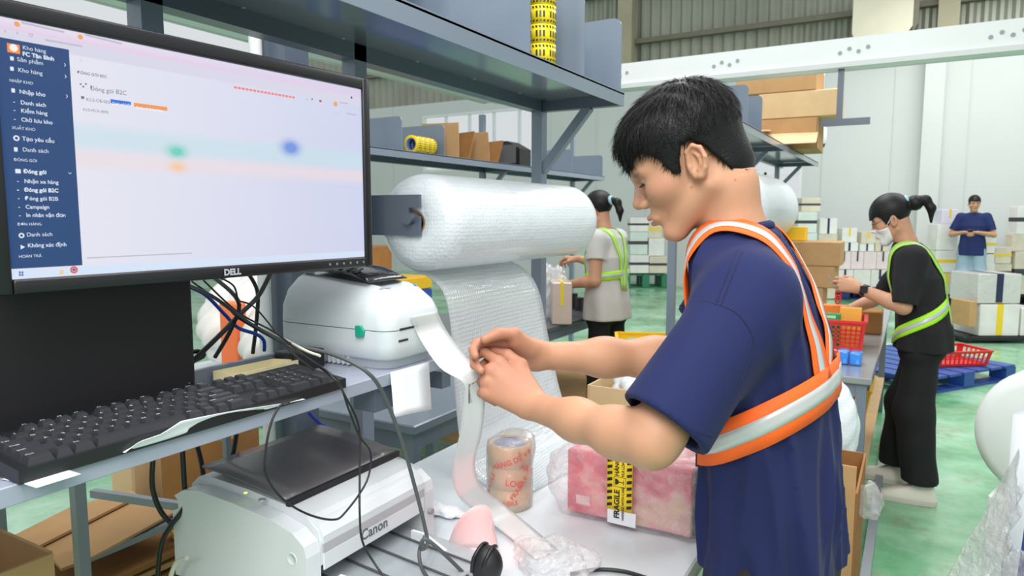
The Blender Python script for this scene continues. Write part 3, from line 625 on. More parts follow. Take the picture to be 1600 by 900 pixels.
for k in range(3): solo('paper_slip', MB().bbox(-0.999 + 0.004 * k, -0.952 + 0.002 * k, 0.685 + 0.006 * k, 0.775 + 0.004 * k, 1.1405 + 0.0016 * k, 1.1419 + 0.0016 * k, 0.0004, 1), PAPER, ('lowest', 'middle', 'topmost')[k] + ' white paper slip of the small pile behind the keyboard', 'paper', 'paper slips on the desk')
solo('paper_sheet', MB().sheet([[(-0.83 + 0.05 * s, 0.35 + 0.045 * t + 0.01 * s, 1.1416 - 0.006 * max(0, s - 0.5)) for s in np.linspace(0, 1, 6)] for t in np.linspace(0, 1, 5)], 0.0006), PAPER, 'small white paper corner poking out under the keyboard left end', 'paper', loc=(-0.8, 0.37, 1.1412))
ct = thing('plastic_tray', 'shallow cream plastic tray lying behind the keyboard', 'tray', (-0.965, 0.80, 1.1405)); CRM = M('cream plastic', (226, 216, 172), 0.45, 0, 0.03)
c0 = np.array([-0.966, 0.80, 0]); tr = MB(); pts = [(-0.028, -0.065), (0.026, -0.062), (0.022, 0.07), (-0.022, 0.055)]
part('base', MB().prism([(c0[0] + a, c0[1] + b) for a, b in pts], 1.1468, 1.1486), CRM, ct)
for i in range(4):
    a, b = pts[i], pts[(i + 1) % 4]; part('rim', MB().bar((c0[0] + a[0], c0[1] + a[1], 1.1565), (c0[0] + b[0], c0[1] + b[1], 1.1565), 0.003, 0.018), CRM, ct)
ad = thing('power_adapter', 'black power adapter block with a glowing green light beside the label printer', 'adapter', (-0.975, 0.915, 1.1405))
part('block', MB().bbox(-1.0, -0.945, 0.865, 0.938, 1.1405, 1.176, 0.004, 2), BLACK, ad)
part('indicator_light', MB().lathe([(0, 0.0035), (0.0012, 0.003), (0.0018, 0.0)], (-0.955, 0.915, 1.1762), n=10), M('green led', (40, 230, 90), 0.4, var=0, emit=3), ad)
# ---- label printer
lp = thing('label_printer', 'pale grey desktop label printer with green latch feeding a label strip', 'printer', (-0.95, 1.03, 1.1405))
LPW = M('pale printer plastic', (206, 214, 217), 0.38, 0, 0.02, 4); LPD = M('printer base plastic', (176, 184, 190), 0.42, 0, 0.02)
px0, px1, py0, py1 = -1.105, -0.805, 0.955, 1.125
def rr(x0, x1, y0, y1, rb, rf):
    P = []
    for cx, cy, r, a0 in ((x1 - rf, y1 - rf, rf, 0), (x0 + rb, y1 - rb, rb, 90), (x0 + rb, y0 + rb, rb, 180), (x1 - rf, y0 + rf, rf, 270)):
        for a in np.linspace(a0, a0 + 90, 7): P.append((cx + r * math.cos(math.radians(a)), cy + r * math.sin(math.radians(a))))
    return P
def loft(levels, mb=None):
    mb = mb or MB(); n = len(levels[0]); V = [p for L in levels for p in L]
    mb.add(V, [(i * n + k, i * n + (k + 1) % n, (i + 1) * n + (k + 1) % n, (i + 1) * n + k) for i in range(len(levels) - 1) for k in range(n)], 0, True)
    mb.add(levels[0], [tuple(range(n))[::-1]]); mb.add(levels[-1], [tuple(range(n))]); return mb
def lev(z, ins, rb=0.05, rf=0.03, zf=None):
    P = rr(px0 + ins, px1 - ins, py0 + ins, py1 - ins, rb, rf); return [(a, b, z if zf is None else zf(a, z)) for a, b in P]
part('foot_base', loft([lev(1.1405, 0.016), lev(1.158, 0.012)]), LPD, lp)
for k in range(12): part('vent_fin', MB().box(-1.045 + k * 0.012, -1.041 + k * 0.012, py0 + 0.006, py0 + 0.016, 1.143, 1.158), LPW, lp)
part('lower_body', loft([lev(1.158, 0.008), lev(1.163, 0.002), lev(1.185, 0.0), lev(1.2125, 0.0)]), LPW, lp)
def ztop(a, z):        # lid: high in the middle, dropping to the front and the rounded rear
    t = (a - px0) / (px1 - px0); return 1.215 + (z - 1.215) * float(np.interp(t, [0, 0.06, 0.16, 0.35, 0.6, 0.75, 0.88, 1], [0.5, 0.78, 0.98, 1.06, 1.02, 0.9, 0.7, 0.5]))
part('lid', loft([lev(1.2140, 0.0), lev(1.2175, 0.0), lev(1.255, 0.001, zf=ztop), lev(1.285, 0.008, zf=ztop), lev(1.302, 0.022, zf=ztop), lev(1.308, 0.04, 0.02, 0.02, zf=ztop)]), LPW, lp)
sm = film('smoked film', (70, 72, 76), 0.75, 0.08, 0.35, 35, transl=0.1)
g = [[(-1.05 + 0.175 * s, 0.983 + 0.114 * t, ztop(-1.05 + 0.175 * s, 1.3085) + 0.012 * math.sin(math.pi * s) ** 0.6 * math.sin(math.pi * t) ** 0.3 + 0.001) for s in np.linspace(0, 1, 12)] for t in np.linspace(0, 1, 12)]
part('media_window', MB().sheet(g, 0.002), M('smoked window', (38, 38, 42), 0.08, 0, 0.3, 30, 0.4, 40, coat=0.5, dist=0.003), lp)
for k in range(7):
    x = -1.03 + 0.02 * k; part('window_rib', MB().bar((x, 0.986, ztop(x, 1.3085) + 0.007), (x, 1.006, ztop(x, 1.3085) + 0.0145), 0.006, 0.002), BLACK, lp)
part('latch', MB().prism([(-0.879, 1.200), (-0.862, 1.202), (-0.860, 1.212), (-0.868, 1.2215), (-0.879, 1.221)], 0.9485, 0.9555, 1), M('green latch', (22, 158, 130), 0.4, var=0), lp)
part('label_slot', MB().box(-0.8065, -0.8035, 0.985, 1.105, 1.2130, 1.2165), BLACK, lp)
part('tear_groove', MB().box(-0.8055, -0.8038, 0.982, 1.008, 1.192, 1.1955), BLACK, lp)
part('info_label', MB().bbox(-0.868, -0.852, 0.99, 1.02, ztop(-0.86, 1.304) - 0.0002, ztop(-0.86, 1.304) + 0.0012, 0.0003, 1), M('lilac sticker', (176, 180, 205), 0.5, var=0), lp)
part('status_light', MB().lathe([(0, 0.008), (0.0016, 0.007), (0.002, 0)], (-0.858, 1.094, ztop(-0.858, 1.303)), n=14), M('status blue', (46, 140, 225), 0.3, var=0), lp)
# ---- label strip drawn from the printer, through the hands, down onto the table
ST = [((662, 490), dict(x=-0.8015), (0, 1, 0), 0.085), ((676, 520), dict(d=1.325), (0.1, 1, 0.0), 0.08), ((708, 566), dict(d=1.275), (0.2, 1, 0.1), 0.07), ((738, 590), dict(d=1.25), (0.3, 0.9, 0.25), 0.045), ((741, 625), dict(d=1.255), (0.55, 0.5, 0.0), 0.04), ((735, 680), dict(d=1.29), (0.6, 0.5, 0.0), 0.042),
      ((724, 725), dict(d=1.33), (0.5, 0.7, 0.0), 0.048), ((735, 768), dict(d=1.37), (0.4, 0.8, 0.15), 0.056), ((775, 800), dict(z=0.80), (0.2, 0.9, 0.15), 0.06), ((815, 832), dict(z=0.785), (0.25, 0.9, 0.05), 0.06), ((855, 866), dict(z=0.7745), (0.3, 0.9, 0.0), 0.06)]
cen = smooth_path([at(*p, **k) for p, k, _, _ in ST], 5); wid = smooth_path([np.array([*(np.array(w, float) / np.linalg.norm(w) * s)]) for _, _, w, s in ST], 5)
g = [[c + w * t for t in np.linspace(-0.5, 0.5, 6)] for c, w in zip(cen, wid)]
ls = thing('label_strip', 'long translucent white label strip pulled from the printer by the hands', 'label strip', at(855, 866, z=0.772))
part('liner', MB().sheet(g, 0.0006), film('label liner', (236, 240, 240), 0.82, 0.3, 0.1, 20, transl=0.35), ls)
bc = MB(); i0 = 16
for k in range(16):
    if k % 5 == 3: continue
    a = g[i0][1] + (g[i0][4] - g[i0][1]) * (k / 16); b = a + (g[i0][4] - g[i0][1]) * (0.028 if k % 3 else 0.045); dn = (g[i0 + 5][2] - g[i0][2]) * 0.8; nn = np.cross(dn, g[i0][4] - g[i0][1]); nn = nn / np.linalg.norm(nn); nn = nn if nn @ (_C - a) > 0 else -nn
    bc.add([a + nn * .0016, b + nn * .0016, b + dn + nn * .0016, a + dn + nn * .0016], [(0, 1, 2, 3)])
part('barcode', bc, M('print black', (30, 30, 32), 0.6, var=0), ls, fix=False, kind='stuff')
# ---- laser printer
cp = thing('laser_printer', 'white laser printer with a smoked top cover below the desk', 'printer', (-0.96, 0.9, 0.7705))
CW = M('white printer plastic', (216, 220, 224), 0.35, 0, 0.02, 3); cy0, cy1 = 0.742, 1.075
top = [(-1.125, 0.90), (-1.12, 0.935), (-1.10, 0.952), (-1.06, 0.958), (-0.97, 0.955), (-0.88, 0.947), (-0.83, 0.935), (-0.805, 0.918), (-0.80, 0.90)]
part('upper_body', MB().prism([(-0.80, 0.862), (-1.125, 0.862)] + top, cy0 + 0.0305, cy1 - 0.0305, 1), CW, cp)
for y0, y1 in ((cy0, cy0 + 0.03), (cy1 - 0.03, cy1)):
    part('side_panel', MB().prism([(-0.80, 0.772), (-1.135, 0.772), (-1.135, 0.892), (-1.118, 0.897), (-1.118, 0.915), (-1.128, 0.922)] + [(a, b - 0.014) for a, b in top[2:]], y0, y1, 1), CW, cp)
part('rear_block', MB().box(-1.12, -0.93, cy0 + 0.03, cy1 - 0.03, 0.772, 0.862), M('printer cavity', (22, 22, 24), 0.6, var=0), cp)
g = [[(-1.085 + 0.21 * s, cy0 + 0.028 + 0.285 * t, 0.962 + 0.014 * math.sin(math.pi * (0.15 + 0.5 * (1 - s))) - 0.014 * s) for s in np.linspace(0, 1, 10)] for t in np.linspace(0, 1, 8)]
part('top_cover', MB().sheet(g, 0.004), M('smoked grey cover', (104, 99, 103), 0.34, 0, 0.05, 3, coat=0.2), cp)
part('cover_hinge', MB().box(-0.876, -0.868, cy0 + 0.03, cy1 - 0.02, 0.945, 0.956), BLACK, cp)
part('front_ledge', MB().prism([(-0.872, 0.944), (-0.805, 0.924), (-0.797, 0.91), (-0.797, 0.897), (-0.872, 0.897)], cy0 + 0.034, cy1 - 0.034, 1), CW, cp)
part('front_step', MB().box(-0.80, -0.7965, cy0 + 0.034, cy1 - 0.034, 0.882, 0.8965), M('printer grey strip', (178, 176, 180), 0.4, var=0), cp)
part('power_light', MB().lathe([(0, 0.003), (0.001, 0.0025), (0.0015, 0)], (-0.955, cy0 + 0.015, 0.9565), n=10), M('yellow led', (190, 235, 60), 0.4, var=0, emit=2.5), cp)
part('power_button', MB().lathe([(0, 0.0065), (0.0015, 0.006), (0.002, 0.0045), (0.0012, 0.004), (0.0012, 0)], (-0.915, cy0 + 0.015, 0.953), n=18), M('button silver', (170, 172, 176), 0.3, 0.4, 0), cp)
part('side_button', MB().lathe([(0, 0.011), (0.001, 0.0105), (0.001, 0.009), (0.0002, 0.0088), (0.0002, 0)], (-0.832, cy0, 0.878), (0, -1, 0), n=22), CW, cp)
mb = MB(); put_text(mb, 'Canon', 0.026, np.array([-0.7962, 0.862, 0.866]), (0, 1, 0), (0, 0, 1), 'LEFT', 0.0004, lift=0.0004)
part('front_panel', MB().bbox(-0.80, -0.7965, cy0 + 0.034, cy1 - 0.034, 0.853, 0.882, 0.001, 1), CW, cp); part('logo', mb, M('logo dark grey', (92, 92, 98), 0.4, var=0), cp)
TRP = film('clear grey tray', (190, 200, 205), 0.6, 0.15, 0.15, 30, transl=0.2)
part('paper_tray', MB().prism([(-0.93, 0.792), (-0.63, 0.775), (-0.63, 0.779), (-0.93, 0.796)], cy0 + 0.035, cy1 - 0.035, 1), CW, cp)
part('tray_cover', MB().prism([(-0.86, 0.822), (-0.64, 0.806), (-0.64, 0.809), (-0.86, 0.825)], cy0 + 0.05, cy1 - 0.05, 1), TRP, cp)
for y in (0.80, 0.86, 0.92, 0.98): part('tray_rib', MB().prism([(-0.85, 0.8255), (-0.65, 0.811), (-0.65, 0.813), (-0.85, 0.8285)], y, y + 0.004, 1), M('tray rib dark', (70, 74, 78), 0.4, var=0), cp)
for y in (0.80, 0.99): part('paper_guide', MB().prism([(-0.79, 0.795), (-0.69, 0.789), (-0.69, 0.805), (-0.76, 0.835), (-0.79, 0.835)], y, y + 0.006, 1), CW, cp)
part('front_knob', MB().cyl((-0.80, 1.06, 0.845), (-0.792, 1.06, 0.845), 0.006), M('knob grey', (150, 152, 155), 0.4, var=0), cp)
# ---- cables
CBG = M('grey cable', (78, 82, 84), 0.45, 0, 0); CBK = M('black cable', (24, 24, 26), 0.4, 0, 0); CBB = M('blue network cable', (24, 62, 170), 0.4, 0, 0); CBW = M('cream cable', (206, 206, 190), 0.5, 0, 0)
def cable(pts, r, mat, label, name='cable'):
    P = [at(p[0], p[1], **({'d': p[2]} if not isinstance(p[2], dict) else p[2])) for p in pts]
    return solo(name, MB().tube(P, r, 8, 6), mat, label, 'cable', loc=P[-1])
X = lambda x: {'x': x}; Zh = lambda z: {'z': z}
cable([(268, 436, 1.22), (330, 462, 1.2), (390, 505, 1.19), (450, 536, 1.17), (520, 554, 1.11), (572, 580, 1.09), (600, 618, X(-0.742)), (628, 690, X(-0.735)), (648, 760, X(-0.73)), (662, 815, X(-0.72)), (668, 850, X(-0.71)), (657, 858, X(-0.70)), (664, 842, X(-0.69)), (690, 862, X(-0.67)), (722, 893, X(-0.65)), (745, 915, X(-0.63))], 0.0034, CBG, 'thick grey cable running over the desk edge down to the scanner')
cable([(664, 838, X(-0.705)), (655, 862, X(-0.7)), (660, 890, X(-0.69)), (676, 912, X(-0.68))], 0.0034, CBG, 'short grey cable end hanging beside the laser printer tray')
cable([(300, 440, 1.22), (350, 476, 1.2), (374, 498, 1.19), (420, 525, 1.17), (470, 553, 1.1), (515, 583, 1.04), (531, 600, X(-0.757)), (545, 640, X(-0.75)), (562, 682, X(-0.745)), (579, 708, X(-0.74)), (573, 752, X(-0.735)), (540, 800, X(-0.73)), (520, 812, X(-0.735)), (480, 803, X(-0.74)), (440, 778, X(-0.75)), (416, 742, X(-0.75)), (415, 705, X(-0.752)), (424, 660, X(-0.754)), (438, 634, X(-0.757)), (452, 628, X(-0.774))], 0.0017, CBK, 'thin black cable looping in front of the laser printer cover')
cable([(318, 438, 1.23), (372, 488, 1.21), (430, 520, 1.16), (480, 560, 1.1), (522, 592, 1.03), (541, 622, X(-0.755)), (561, 668, X(-0.748)), (562, 740, X(-0.735)), (562, 800, X(-0.72)), (566, 845, X(-0.71)), (585, 880, X(-0.69)), (606, 908, X(-0.66))], 0.0017, CBK, 'thin black cable falling straight down across the laser printer')
cable([(424, 424, 1.42), (404, 462, 1.38), (374, 492, 1.32), (345, 522, 1.26), (306, 560, 1.2), (292, 576, 1.18)], 0.0046, CBK, 'thick black power cable slanting down to the left under the monitor')
cable([(386, 424, 1.45), (402, 455, 1.47), (401, 500, 1.48), (395, 552, 1.5)], 0.0042, CBK, 'thick black cable hanging vertically behind the power adapter')
cable([(330, 430, 1.35), (372, 470, 1.3), (362, 512, 1.3), (336, 558, 1.32)], 0.004, CBK, 'black cable curving down behind the cream tray')
cable([(340, 432, 1.3), (366, 448, 1.3), (372, 480, 1.3)], 0.0018, CBK, 'thin black lead dropping from the monitor into the cable bundle')
cable([(372, 470, 1.3), (395, 478, 1.3), (420, 505, 1.28), (450, 545, 1.2), (490, 578, 1.1)], 0.0016, CBK, 'thin black lead arching over the power adapter')
cable([(290, 446, 1.3), (320, 460, 1.32), (350, 490, 1.34), (372, 512, 1.34), (400, 522, 1.36), (412, 532, 1.37), (413, 548, 1.38)], 0.0036, CBB, 'blue network cable under the monitor beside the black computer', 'network_cable')
cable([(482, 644, 1.65), (500, 662, 1.66), (520, 672, 1.68)], 0.0045, CBB, 'blue network cable seen through the gap above the laser printer', 'network_cable')
cable([(400, 512, 1.25), (440, 528, 1.2), (478, 548, 1.12), (500, 556, 1.09)], 0.0024, CBW, 'cream coloured lead crossing above the power adapter')
cable([(382, 586, 1.16), (400, 581, 1.17), (415, 586, 1.15)], 0.0013, CBK, 'thin black wire arching over the cream tray')
cable([(290, 552, 1.2), (310, 549, 1.22), (318, 556, 1.22), (294, 566, 1.19), (286, 560, 1.19)], 0.004, CBK, 'coiled black lead tucked beside the computer case')
for (pts, lb) in (([(240, 705, 1.18), (238, 760, 1.2), (252, 800, 1.22), (275, 822, 1.22), (292, 826, 1.22)], 'black cable drooping in a loop left of the laser printer'),
                  ([(284, 692, 1.2), (287, 740, 1.2), (288, 790, 1.2), (268, 820, 1.2), (252, 850, 1.21), (246, 905, 1.22)], 'black cable falling past the cardboard box under the desk'),
                  ([(306, 688, 1.3), (314, 720, 1.28), (318, 745, 1.26)], 'short black cable dropping behind the laser printer rear corner'),
                  ([(371, 668, 1.35), (366, 700, 1.32), (360, 728, 1.3)], 'black cable between desk leg and printer cover')):
    cable(pts, 0.0046, CBK, lb)
cable([(262, 915, 1.15), (275, 880, 1.14), (292, 872, 1.12)], 0.004, CBW, 'pale cable with black plug entering the laser printer side')
# ================================================================== people
SKIN_A = lin((196, 147, 117)); SKINM = M('skin', (196, 147, 117), 0.5, 0, 0.05, 14, 0.08, 260, spec=0.35, sss=0.12, attr='Col', dist=0.0006)
HAIRM = M('black hair', (11, 10, 12), 0.42, 0, 0.2, 60, 0.6, 260, spec=0.35)
def head_fn(q, ear=True, nose=1.0):
    """q: points in head space, x forward, y left, z up, origin between the ears (adult, metres)"""
    ay = q.copy(); ay[:, 1] = np.abs(ay[:, 1])
    d = s_ell(q, (-0.004, 0, 0.048), (0.089, 0.074, 0.083)); d = smin(d, s_ell(q, (0.035, 0, 0.02), (0.056, 0.06, 0.07)), 0.03)
    d = smin(d, s_ell(q, (0.04, 0, -0.035), (0.05, 0.05, 0.07)), 0.025)
    d = smin(d, s_cone(ay, (-0.004, 0.050, -0.056), (0.072, 0.018, -0.103), 0.018, 0.018), 0.025)
    d = smin(d, s_ell(q, (0.076, 0, -0.101), (0.020, 0.024, 0.017)), 0.02)
    d = smin(d, s_ell(ay, (0.058, 0.040, -0.022), (0.026, 0.024, 0.026)), 0.025)
    d = smin(d, s_cone(ay, (0.088, 0.010, 0.026), (0.072, 0.046, 0.022), 0.009, 0.010), 0.016)
    d = smax(d, -s_ell(ay, (0.101, 0.032, 0.006), (0.020, 0.017, 0.0125)), 0.012)
    d = smin(d, s_sph(ay, (0.0735, 0.031, 0.005), 0.0145), 0.006)
    d = smin(d, s_cone(q, (0.091, 0, 0.016), (0.1075, 0, -0.021), 0.0075, 0.0095), 0.012)
    d = smin(d, s_sph(q, (0.109, 0, -0.0255), 0.0105), 0.008); d = smin(d, s_ell(ay, (0.099, 0.0125, -0.031), (0.012, 0.0075, 0.0085)), 0.006)
    d = smax(d, -s_ell(ay, (0.102, 0.0065, -0.0405), (0.006, 0.0036, 0.004)), 0.003)
    d = smin(d, s_ell(q, (0.083, 0, -0.062), (0.018, 0.026, 0.022)), 0.014)
    up = np.minimum(s_cone(ay, (0.1035, 0.004, -0.0585), (0.0925, 0.0215, -0.0645), 0.0058, 0.003), 9); d = smin(d, up, 0.006)
    lo = s_cone(ay, (0.1005, 0.0, -0.0715), (0.0915, 0.020, -0.0675), 0.0068, 0.003); d = smin(d, lo, 0.006)
    d = smax(d, -s_ell(ay, (0.107, 0.0, -0.0648), (0.012, 0.020, 0.0014)), 0.002)
    d = smax(d, -s_ell(q, (0.108, 0, -0.0875), (0.012, 0.02, 0.007)), 0.012)
    if ear:
        Re = rotm(0, -0.22, 0) @ rotm(0, 0, -0.35); c = np.array([-0.006, 0.0745, -0.012])
        e = s_ell(ay, c, (0.0185, 0.008, 0.031), Re); lc = lambda a, b, z: c + Re @ np.array([a, b, z])
        e = smax(e, -s_ell(ay, lc(0.001, 0.009, 0.002), (0.0125, 0.0095, 0.0225), Re), 0.004)
        rim = chain(ay, [lc(0.012, 0.001, 0.004), lc(0.012, 0.004, 0.022), lc(0.0, 0.006, 0.030), lc(-0.012, 0.007, 0.022), lc(-0.0165, 0.007, 0.004), lc(-0.012, 0.006, -0.014), lc(-0.003, 0.004, -0.025), lc(0.006, 0.002, -0.024)], [0.003, 0.0034, 0.0036, 0.0036, 0.0034, 0.0036, 0.0055, 0.004], 0.003)
        e = smin(e, rim, 0.003); anti = chain(ay, [lc(0.002, 0.003, 0.018), lc(-0.006, 0.004, 0.008), lc(-0.007, 0.004, -0.006), lc(-0.001, 0.004, -0.014)], [0.002, 0.003, 0.003, 0.003], 0.003)
        e = smin(e, anti, 0.003); e = smin(e, s_ell(ay, lc(0.012, 0.0015, -0.005), (0.004, 0.004, 0.006), Re), 0.003)
        d = smin(d, e, 0.006)
    return d
def hairline(x):       # lower edge of short hair, head space
    return np.interp(x, [-0.13, -0.095, -0.07, -0.048, -0.034, -0.024, -0.012, 0.004, 0.014, 0.022, 0.034, 0.044, 0.058, 0.075, 0.09, 0.13], [-0.082, -0.080, -0.072, -0.048, -0.012, 0.012, 0.030, 0.027, 0.012, -0.014, -0.010, 0.026, 0.048, 0.054, 0.046, 0.036])
HANDREST = dict(index=(35, 35, 25), middle=(40, 40, 30), ring=(45, 45, 30), pinky=(45, 45, 30), thumb=(0.055, 0.05, -0.022, 0.083, 0.05, -0.035, 0.103, 0.042, -0.042))
def hand_fn(P, w, X, Y, Z, pose, s=1.0, wr=0.026):
    """w wrist, X to the fingertips, Y to the thumb, Z out of the back of the hand"""
    T = lambda p: np.array(w) + (np.array(X) * p[0] + np.array(Y) * p[1] + np.array(Z) * p[2]) * s
    kn = dict(index=(0.088, 0.027, 0.0), middle=(0.092, 0.006, 0.003), ring=(0.086, -0.014, 0.0), pinky=(0.076, -0.031, -0.005))
    ln = dict(index=(0.041, 0.025, 0.020), middle=(0.045, 0.028, 0.021), ring=(0.041, 0.026, 0.020), pinky=(0.032, 0.020, 0.018)); rd = dict(index=0.0088, middle=0.009, ring=0.0085, pinky=0.0075)
    palm = None; base = {'index': (0.008, 0.014, 0), 'middle': (0.006, 0.004, 0), 'ring': (0.006, -0.006, 0), 'pinky': (0.008, -0.014, -0.002)}
    for f, k in kn.items():
        e = s_cone(P, T(base[f]), T(k), 0.017 * s, 0.0112 * s); palm = e if palm is None else smin(palm, e, 0.012 * s)
    palm = smin(palm, s_cone(P, T((0.018, 0.018, -0.008)), T((0.05, 0.034, -0.014)), 0.016 * s, 0.013 * s), 0.016 * s)
    out = palm
    for f, k in kn.items():
        a = 0.0; p = np.array(k, float); pts = [T(k)]; spread = {'index': 0.06, 'middle': 0.0, 'ring': -0.04, 'pinky': -0.10}[f]
        for L, fl in zip(ln[f], pose[f]):
            a += math.radians(fl); p = p + L * np.array([math.cos(a), spread * math.cos(a), -math.sin(a)]); pts.append(T(p))
        r = rd[f] * s; out = np.minimum(out, smin(palm, chain(P, pts, [r * 1.12, r, r * 0.92, r * 0.78], 0.004), 0.009 * s))
    th = pose['thumb']; pts = [T((0.02, 0.022, -0.010)), T(th[:3]), T(th[3:6]), T(th[6:9])]
    return np.minimum(out, smin(palm, chain(P, pts, [0.014 * s, 0.0115 * s, 0.0102 * s, 0.0085 * s], 0.006), 0.012 * s))
def ribbon(mb, path, nrm, w0, w1, off, th=0.0012):
    """band on a surface: path points, surface normals, lateral range w0..w1"""
    P = np.array(path); N = np.array(nrm); T = np.gradient(P, axis=0); T /= np.linalg.norm(T, axis=1, keepdims=True) + 1e-9; B = np.cross(N, T); B /= np.linalg.norm(B, axis=1, keepdims=True) + 1e-9
    G = [[P[i] + B[i] * w + N[i] * off for w in np.linspace(w0, w1, 4)] for i in range(len(P))]; return mb.sheet(G, th)
def smooth_arr(A, it=6):
    A = np.array(A, float)
    for _ in range(it): B = A.copy(); B[1:-1] = (A[:-2] + 2 * A[1:-1] + A[2:]) / 4; A = B
    return A
def shoe(mb_u, mb_s, p, d, L=0.27, W=0.09):
    """sneaker: heel p (ground), heading d"""
    d = np.array(d, float); d /= np.linalg.norm(d); R = frame(d, (0, 0, 1)); n = 14
    def outline(z, grow, l0, l1):
        return [tuple(np.array(p) + R @ np.array([(l0 + (l1 - l0) * t), s * grow * W / 2 * (0.72 + 0.36 * math.sin(math.pi * min(1, 0.15 + t * 0.8))) * (1 if 0.04 < t < 0.96 else 0.55), z])) for s, ts in ((1, np.linspace(0, 1, n)), (-1, np.linspace(1, 0, n))) for t in ts]
    loft([outline(0.001, 1.0, -0.01, L), outline(0.024, 1.04, -0.012, L + 0.006), outline(0.028, 1.0, -0.01, L)], mb_s)
    up = [outline(0.026, 0.98, -0.008, L - 0.002), outline(0.045, 0.93, -0.006, L - 0.012), outline(0.06, 0.8, -0.004, L - 0.05), outline(0.075, 0.68, 0.0, L - 0.11), outline(0.095, 0.55, 0.005, L * 0.42)]
    loft(up, mb_u)
def strands(V, N, sel, flow, L, lift, rad, seg=3, bend=0.0):
    P = V[sel]; n = N[sel]; f = flow; f = f - n * (f * n).sum(1, keepdims=True); f /= np.linalg.norm(f, axis=1, keepdims=True) + 1e-9
    side = np.cross(n, f); L = L[:, None]; k = len(P); rows = []
    for i in range(seg + 1):
        t = i / seg; c = P - n * 0.003 + f * L * t + n * (lift[:, None] * math.sin(t * 1.6) + 0.0) - np.array([0, 0, 1]) * bend * L * t * t; r = rad * (1 - 0.85 * t)
        rows.append(np.stack([c + side * r, c + n * r, c - side * r], 1))
    A = np.stack(rows, 1)     # k, seg+1, 3, 3
    Vv = A.reshape(-1, 3); base = (np.arange(k) * (seg + 1) * 3)[:, None]; Q = []
    for i in range(seg):
        for j in range(3): Q.append(base + np.array([[i * 3 + j, i * 3 + (j + 1) % 3, (i + 1) * 3 + (j + 1) % 3, (i + 1) * 3 + j]]))
    return Vv, np.concatenate(Q)
# ------------------------------------------------------------------ the young man at the packing table
HS = np.array([1.03, 0.97, 0.925]); HC = at(1081, 252, d=1.22); hp = math.radians(28); hyaw = math.radians(14)
Rz = rotm(0, 0, hyaw)
HX = Rz @ np.array([-math.cos(hp), 0, -math.sin(hp)]); HZ = Rz @ np.array([-math.sin(hp), 0, math.cos(hp)]); HY = np.cross(HZ, HX); HR = np.stack([HX, HY, HZ], 1)
toH = lambda P: ((P - HC.astype(np.float32)) @ HR.astype(np.float32)) / HS.astype(np.float32)
H2W = lambda p: HC + HR @ (np.array(p) * HS)
NB = at(1150, 384, d=1.205); SH_L = np.array([-0.224, 1.092, 1.298]); SH_R = np.array([-0.285, 1.40, 1.315]); EL_L = at(1016, 692, d=0.985); WR_L = at(838, 636, d=1.19); EL_R = at(1078, 562, d=1.38); WR_R = at(850, 556, d=1.30)
man = thing('person', 'young man in navy shirt and orange reflective harness tearing off a label', 'person', (-0.18, 1.25, 0))
lx = cv(-0.80, 0.50, 0.30); lz = np.array(cv(0.15, 0.30, -0.94)); lz = lz - lx * (lz @ lx); lz /= np.linalg.norm(lz); ly = np.cross(lz, lx); ly = ly if ly[2] > 0 else -ly
LP = dict(index=(22, 34, 22), middle=(62, 58, 30), ring=(68, 62, 30), pinky=(66, 60, 30), thumb=(0.056, 0.048, -0.012, 0.088, 0.05, -0.018, 0.116, 0.042, -0.026))
rx_ = cv(-0.93, 0.10, -0.18); rz_ = np.array(cv(-0.1, 0.35, 0.9)); rz_ = rz_ - rx_ * (rz_ @ rx_); rz_ /= np.linalg.norm(rz_); ry_ = np.cross(rz_, rx_); ry_ = ry_ if ry_[2] > 0 else -ry_
RP = dict(index=(30, 40, 25), middle=(42, 45, 30), ring=(50, 50, 30), pinky=(50, 50, 30), thumb=(0.056, 0.05, -0.012, 0.088, 0.052, -0.02, 0.112, 0.044, -0.03))
def head_all(P):
    d = head_fn(toH(P)) * 0.95
    return smin(d, chain(P, [H2W((-0.028, 0, -0.01)), H2W((-0.030, 0, -0.07)), NB, NB + np.array([0.02, 0, -0.06])], [0.048, 0.049, 0.056, 0.07], 0.02), 0.02)
def armL(P):
    d = chain(P, [SH_L, SH_L + (EL_L - SH_L) * 0.9, EL_L, EL_L + (WR_L - EL_L) * 0.25, EL_L + (WR_L - EL_L) * 0.6, WR_L], [0.045, 0.034, 0.0315, 0.0345, 0.0300, 0.0248], 0.032)
    return smin(d, hand_fn(P, WR_L + lx * 0.012, lx, ly, lz, LP, 1.0), 0.018)
def armR(P):
    d = chain(P, [SH_R, SH_R + (EL_R - SH_R) * 0.8, EL_R, EL_R + (WR_R - EL_R) * 0.25, EL_R + (WR_R - EL_R) * 0.6, WR_R], [0.048, 0.040, 0.0375, 0.0385, 0.033, 0.026], 0.035)
    return smin(d, hand_fn(P, WR_R + rx_ * 0.012, rx_, ry_, rz_, RP, 1.0), 0.018)
def torso_fn(P, zt, cx, cy, rx, ry, grow=0.0):
    z = P[:, 2]; dx = P[:, 0] - np.interp(z, zt, cx); dy = P[:, 1] - np.interp(z, zt, cy); a = np.interp(z, zt, rx) + grow; b = np.interp(z, zt, ry) + grow
    p = 2.35; return ((np.abs(dx / a) ** p + np.abs(dy / b) ** p) ** (1 / p) - 1) * np.minimum(a, b)
ZT = [0.78, 0.95, 1.10, 1.22, 1.30, 1.345, 1.385, 1.42]; CX = [-0.192, -0.196, -0.206, -0.222, -0.24, -0.256, -0.270, -0.283]; CY = [1.262] * 5 + [1.25, 1.245, 1.24]
RX = [0.116, 0.112, 0.106, 0.105, 0.092, 0.08, 0.062, 0.05]; RY = [0.182, 0.178, 0.176, 0.178, 0.165, 0.135, 0.085, 0.06]
HEM = 0.825
